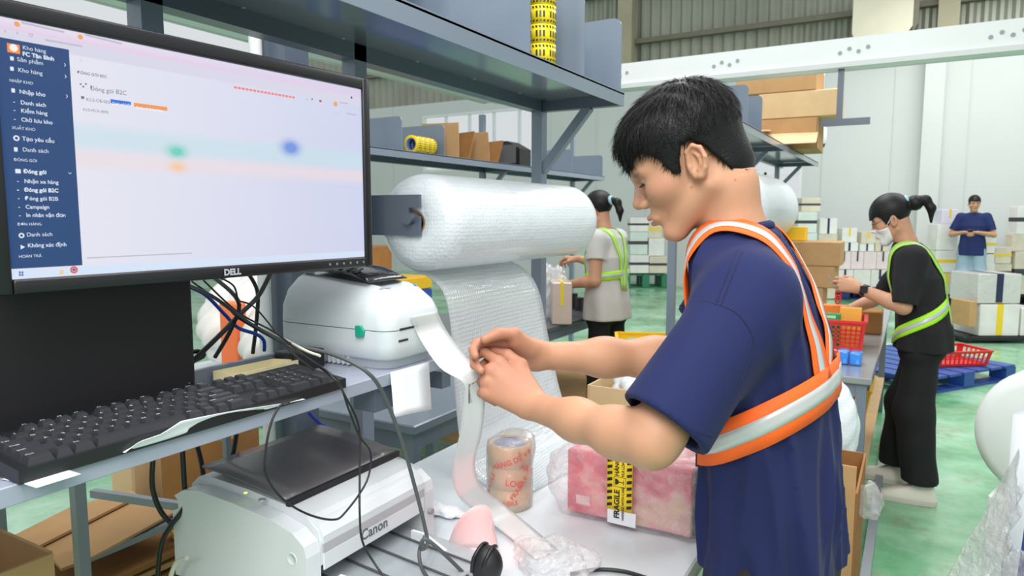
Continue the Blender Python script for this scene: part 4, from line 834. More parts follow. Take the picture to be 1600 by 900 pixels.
def torso_shirt(P):
    d = torso_fn(P, ZT, CX, CY, RX, RY)
    d = smin(d, chain(P, [SH_L + np.array([0.0, 0.02, -0.012]), np.array([-0.258, 1.245, 1.350]), SH_R + np.array([0, -0.02, -0.012])], [0.056, 0.05, 0.060], 0.04), 0.06)
    ang = np.arctan2(P[:, 1] - 1.25, P[:, 0] + 0.2); low = np.clip((1.22 - P[:, 2]) / 0.4, 0, 1)
    d = d - low * (0.009 * np.sin(9 * ang + 7 * P[:, 2] + 1.0) * np.sin(4 * ang + 2) + 0.004 * (1 - 2 * np.abs(np.sin(8.5 * ang - 5 * P[:, 2])))) - 0.0035 * (1 - 2 * np.abs(np.sin(13 * P[:, 2] + 9 * P[:, 0] + 3 * ang + 2 * np.sin(5 * ang))))
    return smax(smax(d, HEM - P[:, 2], 0.006), P[:, 2] - 1.405, 0.01)
def sleeve(P, S, E, k, r0, r1, open_r):
    ax = (E - S) / np.linalg.norm(E - S); end = S + (E - S) * k; d = s_cone(P, S, S + (E - S) * 1.1, r0, r1)
    q = P - S.astype(np.float32); t = q @ ax.astype(np.float32); d = d - 0.004 * (1 - 2 * np.abs(np.sin(19 * t + 14 * (P[:, 2] + 1.5 * P[:, 0]) + 8 * P[:, 1]))) * np.clip((t - 0.02) * 8, 0, 1)
    d = smax(d, s_half(P, end, ax), 0.004); hole = np.maximum(s_cone(P, end - ax * 0.05, end + ax * 0.05, open_r, open_r), -9)
    return smax(d, -hole, 0.004)
def shirt_fn(P):
    d = torso_shirt(P); d = smin(d, sleeve(P, SH_L + np.array([0.012, 0.01, 0.0]), EL_L, 0.88, 0.066, 0.0755, 0.0585), 0.04)
    return smin(d, sleeve(P, SH_R + np.array([0.0, -0.01, 0.0]), EL_R, 0.62, 0.072, 0.066, 0.057), 0.035)
Vh, Qh = polygonize(head_all, np.minimum(H2W((0, 0, 0)) - 0.15, NB - 0.13), H2W((0, 0, 0)) + np.array([0.15, 0.13, 0.17]), 0.0019)
qh = ((Vh - HC) @ HR) / HS; ch = np.tile(np.array(SKIN_A), (len(Vh), 1)); ay = np.abs(qh[:, 1])
def paint(mask, col, amt=1.0):
    w = np.clip(mask, 0, 1)[:, None] * amt; ch[:] = ch * (1 - w) + np.array(lin(col)) * w
blob = lambda c, r: 1 - ((((qh * [1, np.sign(c[1]) or 1, 1] * [1, 1, 1]) if False else np.stack([qh[:, 0], ay if c[1] else qh[:, 1], qh[:, 2]], 1)) - np.array(c)) ** 2 / np.array(r) ** 2).sum(1)
paint(blob((0.103, 0, -0.0605), (0.016, 0.022, 0.0085)) * 2, (184, 120, 112), 0.8); paint(blob((0.099, 0, -0.0705), (0.018, 0.02, 0.0085)) * 2, (188, 120, 114), 0.8)
paint(blob((0.084, 0.033, 0.0235), (0.02, 0.020, 0.0048)) * 2.5, (70, 54, 48), 0.4); paint(blob((0.055, 0.055, -0.02), (0.03, 0.03, 0.028)) * 1.2, (190, 132, 106), 0.5); paint(blob((-0.006, 0.085, 0.0), (0.02, 0.016, 0.028)), (194, 128, 106), 0.35)
paint(blob((0.0868, 0.031, -0.0015), (0.008, 0.0125, 0.0022)) * 3, (32, 25, 25), 0.95); paint(blob((0.0865, 0.0305, 0.0035), (0.006, 0.0135, 0.0012)) * 3, (50, 36, 34), 0.6)
for c in ((0.072, 0.05, 0.045), (0.052, 0.062, -0.028), (0.04, 0.056, -0.06), (0.065, 0.046, -0.012), (0.02, 0.057, -0.045), (-0.045, 0.055, -0.07)): paint(np.where(qh[:, 1] > 0, blob(c, (0.0032,) * 3), 0) * 2, (150, 92, 74), 0.55)
paint((0.02 - qh[:, 2]) * 0 + blob((0.06, 0.04, -0.085), (0.05, 0.05, 0.03)), (178, 130, 104), 0.4)
Va, Qa = polygonize(armL, np.minimum.reduce([SH_L, EL_L, WR_L + lx * 0.2]) - 0.09, np.maximum.reduce([SH_L, EL_L, WR_L + lx * 0.2]) + 0.08, 0.0022)
Vb, Qb = polygonize(armR, np.minimum.reduce([SH_R, EL_R, WR_R + rx_ * 0.2]) - 0.08, np.maximum.reduce([SH_R, EL_R, WR_R + rx_ * 0.2]) + 0.08, 0.0025)
Vt, Qt = polygonize(lambda P: smax(smax(torso_fn(P, ZT, CX, CY, RX, RY, -0.02), 0.8 - P[:, 2], .01), P[:, 2] - 1.40, 0.01), (-0.4, 1.0, 0.78), (0.0, 1.5, 1.43), 0.012)
Vs, Qs = join_np((Vh, Qh), (Va, Qa), (Vb, Qb), (Vt, Qt)); Vs = relax(Vs, Qs, 1, 0.35)
cs = np.vstack([ch, np.tile(np.array(SKIN_A), (len(Va) + len(Vb) + len(Vt), 1))])
for W_, X__, o_, n_ in ((WR_L, lx, len(Vh), len(Va)), (WR_R, rx_, len(Vh) + len(Va), len(Vb))):  # hands redder past the wrist, and their shadow put into the skin colour
    t_ = np.clip((((Vs[o_:o_ + n_] - W_) @ X__) + 0.03) / 0.10, 0, 1)[:, None]; cs[o_:o_ + n_] = cs[o_:o_ + n_] * (1 - 0.75 * t_) + np.array(lin((178, 122, 98))) * 0.75 * t_
np_part('body', Vs, Qs, SKINM, man, cs)
for s in (1, -1):
    e = part('eye', MB().lathe([(-0.0118, 0), (-0.008, 0.0088), (0, 0.0118), (0.008, 0.0088), (0.0118, 0)], H2W((0.0715, s * 0.031, 0.004)), HX * 0.85 - HZ * 0.5, 14), M('dark eye', (40, 30, 28), 0.15, var=0), man)
fc = MB(); rg_ = np.random.default_rng(3)
for s in (1, -1):
    for k in range(70):
        t = rg_.uniform(0, 1); y = 0.012 + 0.036 * t; x = np.interp(y, [0.01, 0.03, 0.05], [0.0955, 0.0905, 0.0775]); z = 0.0255 + 0.004 * math.sin(math.pi * t) + rg_.uniform(-0.0022, 0.0022)
        fc.tube([H2W((x, s * y, z)), H2W((x - 0.002, s * (y + 0.004), z + 0.0016)), H2W((x - 0.005, s * (y + 0.0085), z + 0.001 - 0.002 * t))], 0.00035, 4, 1)
part('eyebrow', fc, HAIRM, man, kind='stuff')
lm = MB()
for s in (1, -1):
    def lid(y, dz, g=0.0004): return H2W((0.0735 + math.sqrt(max(0.0147 ** 2 - (y - 0.031) ** 2 - dz ** 2, 1e-9)) + g, s * y, 0.005 + dz))
    lm.tube([lid(y, -0.0045 + 0.0025 * math.sin((y - 0.0195) / 0.024 * math.pi)) for y in np.linspace(0.0195, 0.0435, 9)], 0.0008, 6, 2)
    for y in np.linspace(0.022, 0.0435, 14): a = np.array(lid(y, -0.0045 + 0.0025 * math.sin((y - 0.0195) / 0.024 * math.pi))); lm.tube([a, a + HX * 0.004 - HZ * 0.002 + HY * s * 0.001, a + HX * 0.0065 - HZ * 0.002 + HY * s * 0.002], 0.0003, 4, 2)
    lm.tube([lid(y, 0.0045 + 0.002 * math.sin((y - 0.02) / 0.022 * math.pi), 0.0) for y in np.linspace(0.021, 0.0415, 9)], 0.0004, 5, 2)
part('eyelash', lm, M('lash black', (22, 18, 18), 0.6, var=0), man, kind='stuff')
def hair_fn(P):
    q = toH(P); ay = np.abs(q[:, 1])
    d = head_fn(q, False); d = smin(d, s_ell(q, (-0.03, 0, -0.03), (0.058, 0.054, 0.06)), 0.03)
    d = d - np.interp(q[:, 2], [-0.09, -0.03, 0.02, 0.07, 0.13], [0.003, 0.005, 0.008, 0.0145, 0.02]) + 0.005 * np.clip((q[:, 0] - 0.06) / 0.03, 0, 1); d = smin(d, s_ell(q, (0.042, 0, 0.084), (0.054, 0.060, 0.038)), 0.025)
    hl = hairline(q[:, 0]) + 0.004 * np.sin(q[:, 1] * 260) * (q[:, 0] > 0.05) + 0.002 * np.sin(q[:, 0] * 420)
    d = smax(d, (hl - q[:, 2]) * 0.8, 0.006)
    d = d - 0.0010 * np.sin(260 * q[:, 1] + 90 * q[:, 0] + 30 * q[:, 2]) * np.clip(q[:, 2] * 14, 0, 1)
    return d * 0.95
Vr, Qr = polygonize(hair_fn, HC - 0.17, HC + np.array([0.17, 0.15, 0.19]), 0.0028)
hair = np_part('hair', Vr, Qr, HAIRM, man); Nr = vnormals(Vr, Qr); qr = ((Vr - HC) @ HR) / HS
sel = RNG.choice(np.where(qr[:, 2] > hairline(qr[:, 0]) + 0.002)[0], 12000); crown = np.array([-0.045, 0.0, 0.14]); fl = qr[sel] - crown; fl[:, 2] -= 0.05; fl[:, 0] += 0.03
fl = fl / np.linalg.norm(fl, axis=1, keepdims=True) + RNG.normal(0, 0.3, fl.shape); flw = fl @ HR.T
zz = np.clip(qr[sel][:, 2] / 0.12, 0.12, 1)
Vx, Qx = strands(Vr, Nr, sel, flw, RNG.uniform(0.014, 0.042, len(sel)) * (0.3 + 0.7 * zz), RNG.uniform(0.001, 0.007, len(sel)) * zz, 0.0008, 3, 0.15)
o = np_part('hair_strand', Vx, Qx, HAIRM, hair); o['kind'] = 'stuff'
gl = part('glasses', MB().tube([H2W((0.100, 0.032 + 0.021 * math.cos(a), 0.002 + 0.019 * math.sin(a))) for a in np.linspace(0, 2 * math.pi, 25)], 0.0006, 6, 1).tube([H2W((0.100, -0.032 + 0.021 * math.cos(a), 0.002 + 0.019 * math.sin(a))) for a in np.linspace(0, 2 * math.pi, 25)], 0.0006, 6, 1), film('clear frame', (210, 215, 220), 0.5, 0.1, 0), man)
for s in (1, -1): part('lens', MB().lathe([(0, 0), (0, 0.019), (0.0008, 0.019), (0.0008, 0)], H2W((0.100, s * 0.032, 0.002)), HX, 24), film('clear lens', (225, 235, 236), 0.18, 0.25, 0, transl=0.6), gl)
Vc, Qc = polygonize(shirt_fn, (-0.48, 0.90, 0.80), (0.02, 1.52, 1.44), 0.0042); Vc = relax(Vc, Qc, 2, 0.4)
NAVY = M('navy cotton', (37, 43, 84), 0.85, 0, 0.06, 5, 0.25, 500, spec=0.15, sheen=0.04, dist=0.0004)
shirt = np_part('shirt', Vc, Qc, NAVY, man)
bvS = BVHTree.FromPolygons(Vc.tolist(), Qc.tolist())
# seams: armhole, shoulder and cuff stitching follow the cloth
def on_shirt(p, dirn):
    h = bvS.ray_cast(Vector(p), Vector(dirn)); return (np.array(h[0]), np.array(h[1])) if h[0] is not None else None
def seam(name, pxs, r=0.0011):
    pts = []
    for u, v in smooth_path([np.array(p, float) for p in pxs], 8):
        r_ = at(u, v, d=1.0) - _C; h = bvS.ray_cast(Vector(_C), Vector(r_ / np.linalg.norm(r_)))
        if h[0] is not None: pts.append(np.array(h[0]) + np.array(h[1]) * 0.0003)
    if len(pts) > 3: part(name, MB().tube(smooth_arr(pts, 4), r, 6, 1), M('navy seam', (24, 28, 60), 0.85, var=0), shirt)
seam('shoulder_seam', [(1062, 478), (1090, 470), (1140, 482), (1165, 505), (1178, 540), (1160, 590), (1140, 630)]); seam('yoke_seam', [(1152, 392), (1140, 420), (1128, 450), (1118, 476)]); seam('yoke_seam', [(1160, 394), (1148, 422), (1136, 452), (1126, 478)]); seam('cuff_stitch', [(1004, 632), (1040, 655), (1080, 672), (1112, 682)], 0.0008)
# collar
cc = at(1148, 371, d=1.205); cn = np.array([-0.36, 0, 0.93]); cR = frame((cn[2], 0, -cn[0]), cn)
part('collar', MB().tube([cc + cR @ np.array([0.060 * math.cos(a), 0.072 * math.sin(a), 0]) for a in np.linspace(0, 2 * math.pi, 33)], 0.0085, 8, 1), NAVY, shirt)
# harness
Vq, Qq = polygonize(torso_shirt, (-0.46, 1.0, 0.8), (0.02, 1.52, 1.44), 0.007); Vq = relax(Vq, Qq, 4, 0.5); bvT = BVHTree.FromPolygons(Vq.tolist(), Qq.tolist())
ORG = M('orange webbing', (255, 106, 40), 0.6, 0, 0.04, 40, 0.2, 600, spec=0.3); SIL = M('silver reflective tape', (196, 198, 198), 0.35, 0.2, 0.03, 30)
hr = part('harness', MB().add([(0, 0, 0)], []), ORG, man) if False else None
def belt():
    P = []; N = []
    for a in np.linspace(0, 2 * math.pi, 73):
        dr = np.array([math.cos(a), math.sin(a), 0]); x = -0.2 + 0.11 * math.cos(a); z = 1.094 + 0.80 * (x + 0.2); o_ = np.array([-0.2, 1.26, z]) + dr * 0.6
        for _ in range(3):
            h = bvT.ray_cast(Vector(o_), Vector(-dr))
            if h[0] is not None: o_[2] = 1.096 + 0.66 * (h[0][0] + 0.2)
        if h[0] is not None: P.append(np.array(h[0])); N.append(np.array(h[1]))
    return smooth_arr(P, 3), smooth_arr(N, 8)
def shoulder_strap(ys):
    P = []; N = []
    for a in np.linspace(math.radians(-33), math.radians(222), 70):
        y = np.interp(math.degrees(a), [-33, 0, 45, 90, 140, 222], ys); dr = np.array([math.cos(a), 0, math.sin(a)]); o_ = np.array([-0.235, y, 1.24]) + dr * 0.6
        h = bvT.ray_cast(Vector(o_), Vector(-dr))
        if h[0] is not None: P.append(np.array(h[0])); N.append(np.array(h[1]))
    return smooth_arr(P, 4), smooth_arr(N, 8)
bp, bn = belt(); hb = part('harness', ribbon(MB(), bp, bn, -0.031, 0.031, 0.010, 0.002), ORG, man); part('reflective_strip', ribbon(MB(), bp, bn, -0.0125, 0.0125, 0.0118, 0.001), SIL, hb)
for ys in ([1.172, 1.170, 1.168, 1.172, 1.170, 1.170], [1.205, 1.235, 1.275, 1.315, 1.32, 1.32]):
    sp, sn = shoulder_strap(ys); st = part('shoulder_strap', ribbon(MB(), sp, sn, -0.021, 0.021, 0.007, 0.002), ORG, hb); part('reflective_strip', ribbon(MB(), sp, sn, -0.0075, 0.0075, 0.0088, 0.001), SIL, hb)
i = int(np.argmin(bp[:, 0] + 0.5 * bp[:, 1])); part('buckle', MB().bar(bp[i] + bn[i] * 0.006 + [0, 0, -0.036], bp[i] + bn[i] * 0.006 + [0, 0, 0.036], 0.012, 0.006), BLACK, hb)
# trousers and shoes
TRB = M('black trousers', (26, 26, 31), 0.75, 0, 0.08, 6, 0.2, 200)
def trousers_fn(P):
    d = torso_fn(P, [0.55, 0.8, 0.93, 1.05], [-0.2, -0.19, -0.195, -0.2], [1.262] * 4, [0.1, 0.108, 0.098, 0.095], [0.16, 0.168, 0.16, 0.155]); d = smax(smax(d, 0.74 - P[:, 2], 0.03), P[:, 2] - 0.98, 0.01)
    for y in (1.17, 1.355): d = smin(d, smax(chain(P, [(-0.19, y, 0.78), (-0.18, y, 0.45), (-0.17, y, 0.06)], [0.088, 0.068, 0.06], 0.05), 0.045 - P[:, 2], 0.005), 0.04)
    return d
Vp, Qp = polygonize(trousers_fn, (-0.36, 1.02, 0.02), (0.0, 1.5, 1.0), 0.01); np_part('trousers', Vp, Qp, TRB, man)
u_, s_ = MB(), MB()
for y in (1.17, 1.355): u_.v and None; a_, b_ = MB(), MB(); shoe(a_, b_, (-0.10, y, 0.0), (-1, 0, 0)); so = part('shoe', a_, BLACK, man); part('sole', b_, M('sole white', (215, 212, 205), 0.6, var=0), so)
# ================================================================== things on and around the packing table
BUB = film('bubble wrap', (244, 248, 250), 0.62, 0.16, 0.9, 95, 0.004, voro=True, transl=0.45, var=0.0)
BUBR = None
def bubble_roll_mat():
    m, t, b, o = nt('bubble wrap roll'); N = t.nodes; K = t.links
    b.inputs['Base Color'].default_value = (*lin((226, 233, 238)), 1); b.inputs['Roughness'].default_value = 0.32; b.inputs['Specular IOR Level'].default_value = 0.7
    b.inputs['Subsurface Weight'].default_value = 0.3; b.inputs['Subsurface Radius'].default_value = (0.03, 0.03, 0.03); b.inputs['Coat Weight'].default_value = 0.5; b.inputs['Coat Roughness'].default_value = 0.12
    tc = N.new('ShaderNodeTexCoord'); v = N.new('ShaderNodeTexVoronoi'); v.inputs['Scale'].default_value = 110; v.inputs['Randomness'].default_value = 0.4; K.new(tc.outputs['Object'], v.inputs['Vector'])
    n = noise(t, 7, 3); mx = N.new('ShaderNodeMath'); mx.operation = 'MULTIPLY_ADD'; mx.inputs[1].default_value = 6.0; K.new(n.outputs[0], mx.inputs[0]); K.new(v.outputs[0], mx.inputs[2])
    add_bump(t, b, mx.outputs[0], 0.35, 0.004); return m
BUBR = bubble_roll_mat()
def roll(name, label, y0, y1, x, z, r, group=None, core=0.03, sheet=None):
    o = thing(name, label, 'bubble wrap', (x, y0, z - r), group)
    e = r * 0.32; P = [(0.01, core), (0.006, r * 0.45), (e * 0.12, r * 0.72), (e * 0.5, r * 0.92), (e * 1.1, r * 0.99), (e * 1.8, r)]
    L = y1 - y0; prof = P + [(L - h, q_) for h, q_ in P[::-1]]
    part('roll', MB().lathe(prof, (x, y0, z), (0, 1, 0), 48), BUBR, o)
    part('core', MB().lathe([(0.012, core), (0.012, core - 0.006), (L - 0.012, core - 0.006), (L - 0.012, core), (0.012, core)], (x, y0, z), (0, 1, 0), 24), CARD, o)
    return o
br = roll('bubble_wrap_roll', 'big white bubble wrap roll on the rack bar above the label printer', 1.30, 2.16, -1.02, 1.405, 0.116)
g = []
prof = [(-1.132, 1.38), (-1.125, 1.345), (-1.10, 1.31), (-1.06, 1.288), (-1.02, 1.272), (-0.985, 1.24), (-0.965, 1.18), (-0.955, 1.08), (-0.945, 0.98), (-0.93, 0.88), (-0.905, 0.81), (-0.86, 0.781), (-0.80, 0.777), (-0.74, 0.777)]
pp = smooth_path([np.array([a, 0, b]) for a, b in prof], 4)
for i, p in enumerate(pp):
    t = i / (len(pp) - 1); g.append([(p[0] + 0.012 * math.sin(3.2 * s + 5 * t) * min(1, 3 * t) + 0.05 * s * max(0, t - 0.35), 1.345 + 0.03 * t + (0.45 + 0.08 * t) * s, p[2] + 0.003 * math.sin(9 * s + 3 * t) * (p[2] < 0.79)) for s in np.linspace(0, 1, 18)])
part('hanging_sheet', MB().sheet(g, 0.003), BUB, br)
# ---- stacked packing tape in shrink film
tp = thing('packing_tape_stack', 'shrink wrapped stack of clear yellow packing tape on the white table', 'tape', (-0.767, 1.318, 0.7705))
TAPE = M('amber tape', (228, 188, 122), 0.3, 0, 0.08, 14, 0.1, 40, coat=0.5); TB = M('blue tape core', (112, 130, 180), 0.5, 0, 0.25, 60)
for k in range(3):
    z = 0.7705 + k * 0.0485; part('tape_roll', MB().lathe([(0, 0.037), (0, 0.0495), (0.0478, 0.0495), (0.0478, 0.037), (0, 0.037)], (-0.767, 1.318, z), n=40), TAPE, tp)
    part('core', MB().lathe([(0, 0.0365), (0.048, 0.0365), (0.048, 0.034), (0, 0.034), (0, 0.0365)], (-0.767, 1.318, z), n=32), TB, tp)
CR = film('clear wrap', (240, 238, 240), 0.22, 0.12, 0.8, 30, 0.01, transl=0.3)
mb = MB(); n = 40; rows = []
for z, r in ((0.772, 0.0515), (0.80, 0.0525), (0.86, 0.0525), (0.905, 0.052), (0.918, 0.050), (0.926, 0.040), (0.93, 0.02)):
    rows.append([(-0.767 + (r + 0.0015 * math.sin(7 * a + z * 90) + (0.012 * max(0, math.cos(a - 1.2)) if z > 0.9 else 0)) * math.cos(a), 1.318 + (r + 0.0015 * math.sin(5 * a + z * 60)) * math.sin(a), z + (0.012 * max(0, math.cos(a - 1.2)) if z > 0.91 else 0)) for a in np.linspace(0, 2 * math.pi, n)])
part('shrink_film', mb.sheet(rows, 0.0006), CR, tp)
REDP = M('red print', (222, 92, 82), 0.5, var=0); mb = MB()
vd = np.array([0.755, -1.325]) / np.hypot(0.755, 1.325)
def around(mb, s, size, a0, z, tilt=0.0, R=0.0535, c=(-0.767, 1.318)):
    V, Fc = text_np(s, size)
    if not len(V): return
    ca, sa = math.cos(tilt), math.sin(tilt); X_, Y_ = V[:, 0] * ca - V[:, 1] * sa, V[:, 0] * sa + V[:, 1] * ca; an = a0 + X_ / R
    mb.add(np.stack([c[0] + R * np.cos(an), c[1] + R * np.sin(an), z + Y_], 1), Fc)
av = math.atan2(vd[1], vd[0])
for s, size, da, z, ti in (('HÀNG DỄ VỠ', 0.017, -0.75, 0.865, 0.35), ('LOG', 0.02, -0.2, 0.835, -0.2), ('FRAGILE', 0.016, 0.15, 0.80, 0.9), ('FRAGILE', 0.016, -1.05, 0.80, 1.2), ('HÀNG', 0.018, 0.45, 0.87, -0.5), ('FRAGILE', 0.014, -0.6, 0.785, 0.1)): around(mb, s, size, av + da, z, ti)
part('red_print', mb, REDP, tp, fix=False, kind='stuff')
# ---- parcel in bubble wrap
pa = thing('wrapped_parcel', 'red patterned carton in clear bubble wrap with yellow fragile tape', 'parcel', (-0.485, 1.42, 0.7705))
def gift_mat():
    m, t, b, o = nt('red floral print'); n = noise(t, 9, 3); n2 = noise(t, 26, 3)
    r = ramp(t, n.outputs[0], [(0.40, lin((200, 62, 84))), (0.5, lin((226, 112, 122))), (0.58, lin((232, 176, 168))), (0.68, lin((222, 190, 140)))]); t.links.new(r.outputs[0], b.inputs['Base Color']); b.inputs['Roughness'].default_value = 0.4; return m
bx0, bx1, by0, by1, bz1 = -0.645, -0.345, 1.325, 1.53, 0.925
part('carton', MB().bbox(bx0 + .012, bx1 - .012, by0 + .012, by1 - .012, 0.778, bz1 - .008, 0.004, 1), gift_mat(), pa)
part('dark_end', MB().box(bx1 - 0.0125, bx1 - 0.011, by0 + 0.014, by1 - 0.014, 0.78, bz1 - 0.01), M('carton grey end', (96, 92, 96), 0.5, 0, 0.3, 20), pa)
def wrap_fn(P):
    c = np.array([(bx0 + bx1) / 2, (by0 + by1) / 2, (0.7715 + bz1) / 2], np.float32); h = np.array([(bx1 - bx0) / 2, (by1 - by0) / 2, (bz1 - 0.7715) / 2], np.float32) - 0.014
    q = np.abs(P - c) - h; d = np.sqrt((np.maximum(q, 0) ** 2).sum(1)) + np.minimum(q.max(1), 0) - 0.014
    return smin(d, s_ell(P, (bx0 - 0.012, by0 + 0.03, 0.85), (0.03, 0.035, 0.06)), 0.03) - 0.0022 * np.sin(95 * P[:, 0] + 60 * P[:, 2]) * np.sin(80 * P[:, 1] + 70 * P[:, 2]) - 0.0015 * np.sin(180 * P[:, 2] + 40 * P[:, 0])
Vw, Qw = polygonize(lambda P: smax(wrap_fn(P), 0.7712 - P[:, 2], 0.002), (bx0 - 0.06, by0 - 0.03, 0.765), (bx1 + 0.03, by1 + 0.03, bz1 + 0.03), 0.005)
np_part('bubble_wrap', Vw, Qw, film('parcel wrap', (244, 244, 248), 0.24, 0.14, 0.9, 46, 0.01, transl=0.3, var=0.14), pa)
TY = M('yellow fragile tape', (246, 214, 24), 0.35, var=0.02); TK = M('tape black', (28, 26, 22), 0.4, var=0)
tx = -0.532; tw = 0.056
tape = part('fragile_tape', MB().sheet([[(tx + s * tw, by0 - 0.0075 + 0.0, z) for s in np.linspace(0, 1, 3)] for z in np.linspace(0.812, bz1 - 0.004, 6)] + [[(tx + s * tw, by0 + 0.006 + yy, bz1 + 0.0075) for s in np.linspace(0, 1, 3)] for yy in np.linspace(0.0, 0.12, 4)], 0.0006), TY, pa)
mb = MB(); fy = by0 - 0.0083
for k in range(8):
    z = 0.818 + k * 0.0135
    for x_ in (tx + 0.001, tx + tw - 0.012): mb.add([(x_, fy, z), (x_ + 0.011, fy, z + 0.003), (x_ + 0.011, fy, z + 0.0095), (x_, fy, z + 0.0065)], [(0, 1, 2, 3)])
up = (0, 0, 1); lf = (-1, 0, 0)
put_text(mb, 'FRAGILE', 0.0165, np.array([tx + 0.028, fy, 0.795]), up, lf, 'LEFT', 0.0006); put_text(mb, 'HANDLE WITH CARE', 0.0075, np.array([tx + 0.0385, fy, 0.793]), up, lf, 'LEFT', 0.0002)
put_text(mb, 'HÀNG DỄ VỠ', 0.0125, np.array([tx + 0.0265, fy, 0.886]), up, lf, 'LEFT', 0.0004); put_text(mb, 'VUI LÒNG NHẸ TAY', 0.0085, np.array([tx + 0.0385, fy, 0.886]), up, lf, 'LEFT', 0.0002)
gx, gz = tx + 0.0285, 0.8735   # goblet mark in a frame, reading sideways
for a, b, c, d in ((gx - 0.013, gx - 0.0122, gz - 0.011, gz + 0.011), (gx + 0.0122, gx + 0.013, gz - 0.011, gz + 0.011), (gx - 0.013, gx + 0.013, gz - 0.011, gz - 0.0102), (gx - 0.013, gx + 0.013, gz + 0.0102, gz + 0.011)): mb.add([(a, fy, c), (b, fy, c), (b, fy, d), (a, fy, d)], [(0, 1, 2, 3)])
mb.add([(gx - 0.010 + 0.008 * (1 - math.cos(t)) * 0.55, fy, gz + 0.0065 * math.cos(t)) if False else (gx - 0.010 + 0.0085 * math.sin(t), fy, gz - 0.0065 * math.cos(t)) for t in np.linspace(0, math.pi, 12)], [tuple(range(12))])
mb.add([(gx - 0.002, fy, gz - 0.0008), (gx + 0.008, fy, gz - 0.0008), (gx + 0.008, fy, gz + 0.0008), (gx - 0.002, fy, gz + 0.0008)], [(0, 1, 2, 3)]); mb.add([(gx + 0.0075, fy, gz - 0.005), (gx + 0.009, fy, gz - 0.005), (gx + 0.009, fy, gz + 0.005), (gx + 0.0075, fy, gz + 0.005)], [(0, 1, 2, 3)])
part('tape_print', mb, TK, tape, fix=False, kind='stuff')
part('address_label', MB().box(-0.53, -0.468, by0 - 0.007, by0 - 0.0062, 0.782, 0.812), PAPER, pa)
part('small_label', MB().box(-0.61, -0.578, by0 + 0.010, by0 + 0.0112, 0.80, 0.82), M('label rose', (226, 196, 196), 0.5, var=0.05), pa)
# ---- barcode scanner with its light, and a curl of label backing
sc = thing('barcode_scanner', 'black handheld barcode scanner glowing red on the white table', 'scanner', (-0.60, 0.955, 0.7705))
hc = at(761, 878, z=0.85)
def scan_fn(P):
    d = s_ell(P, hc, (0.024, 0.022, 0.028)); d = smin(d, s_cone(P, hc + [0.0, 0, -0.01], (hc[0] + 0.01, hc[1] - 0.03, 0.775), 0.02, 0.014), 0.02); return smax(d, 0.7715 - P[:, 2], 0.003)
Vz, Qz = polygonize(scan_fn, (hc[0] - 0.05, hc[1] - 0.07, 0.765), (hc[0] + 0.05, hc[1] + 0.05, 0.9), 0.003); np_part('body', Vz, Qz, M('scanner rubber', (24, 24, 26), 0.5, 0, 0.05), sc)
for s in (-1, 1): part('grip_ridge', MB().tube([hc + np.array([s * 0.010 - 0.006, -0.021, -0.012]), hc + np.array([s * 0.011 - 0.002, -0.020, 0.012]), hc + np.array([s * 0.010 + 0.002, -0.002, 0.0285]), hc + np.array([s * 0.009, 0.014, 0.023])], 0.0035, 8, 5), BLACK, sc)
part('trigger', MB().bbox(hc[0] - 0.005, hc[0] + 0.006, hc[1] - 0.032, hc[1] - 0.022, hc[2] - 0.035, hc[2] - 0.016, 0.003, 2), M('trigger grey', (70, 72, 76), 0.4, var=0), sc)
fd = np.array([-0.35, 0.75, 0.0]); fd /= np.linalg.norm(fd); part('lens', MB().cyl(hc + fd * 0.02, hc + fd * 0.026, 0.012, n=16), M('red scanner window', (255, 70, 60), 0.3, var=0, emit=4), sc)
pl = bpy.data.lights.new('scanner_beam', 'SPOT'); pl.energy = 0.7; pl.color = (1, 0.08, 0.06); pl.spot_size = math.radians(80); pl.spot_blend = 0.6; pl.shadow_soft_size = 0.006
po = bpy.data.objects.new('scanner_beam', pl); COL.objects.link(po); po.location = hc + fd * 0.030; po.rotation_euler = Vector(fd).to_track_quat('-Z', 'Y').to_euler(); 
k0 = at(745, 850, z=0.80); g = []
for t in np.linspace(0, 1, 12):
    a = -0.5 + 3.4 * t; g.append([(k0[0] - 0.055 * math.cos(a) * (1 - 0.35 * s), k0[1] - 0.02 + 0.06 * math.sin(a) * (1 - 0.2 * s), 0.7735 + 0.085 * s * (0.75 + 0.35 * math.sin(a))) for s in np.linspace(0, 1, 8)])
solo('label_backing', MB().sheet(g, 0.0008), film('thin label backing', (250, 240, 240), 0.72, 0.35, 0.1, 20, transl=0.5), 'curled white label backing lit red by the scanner', 'paper', loc=(k0[0], k0[1], 0.7715))
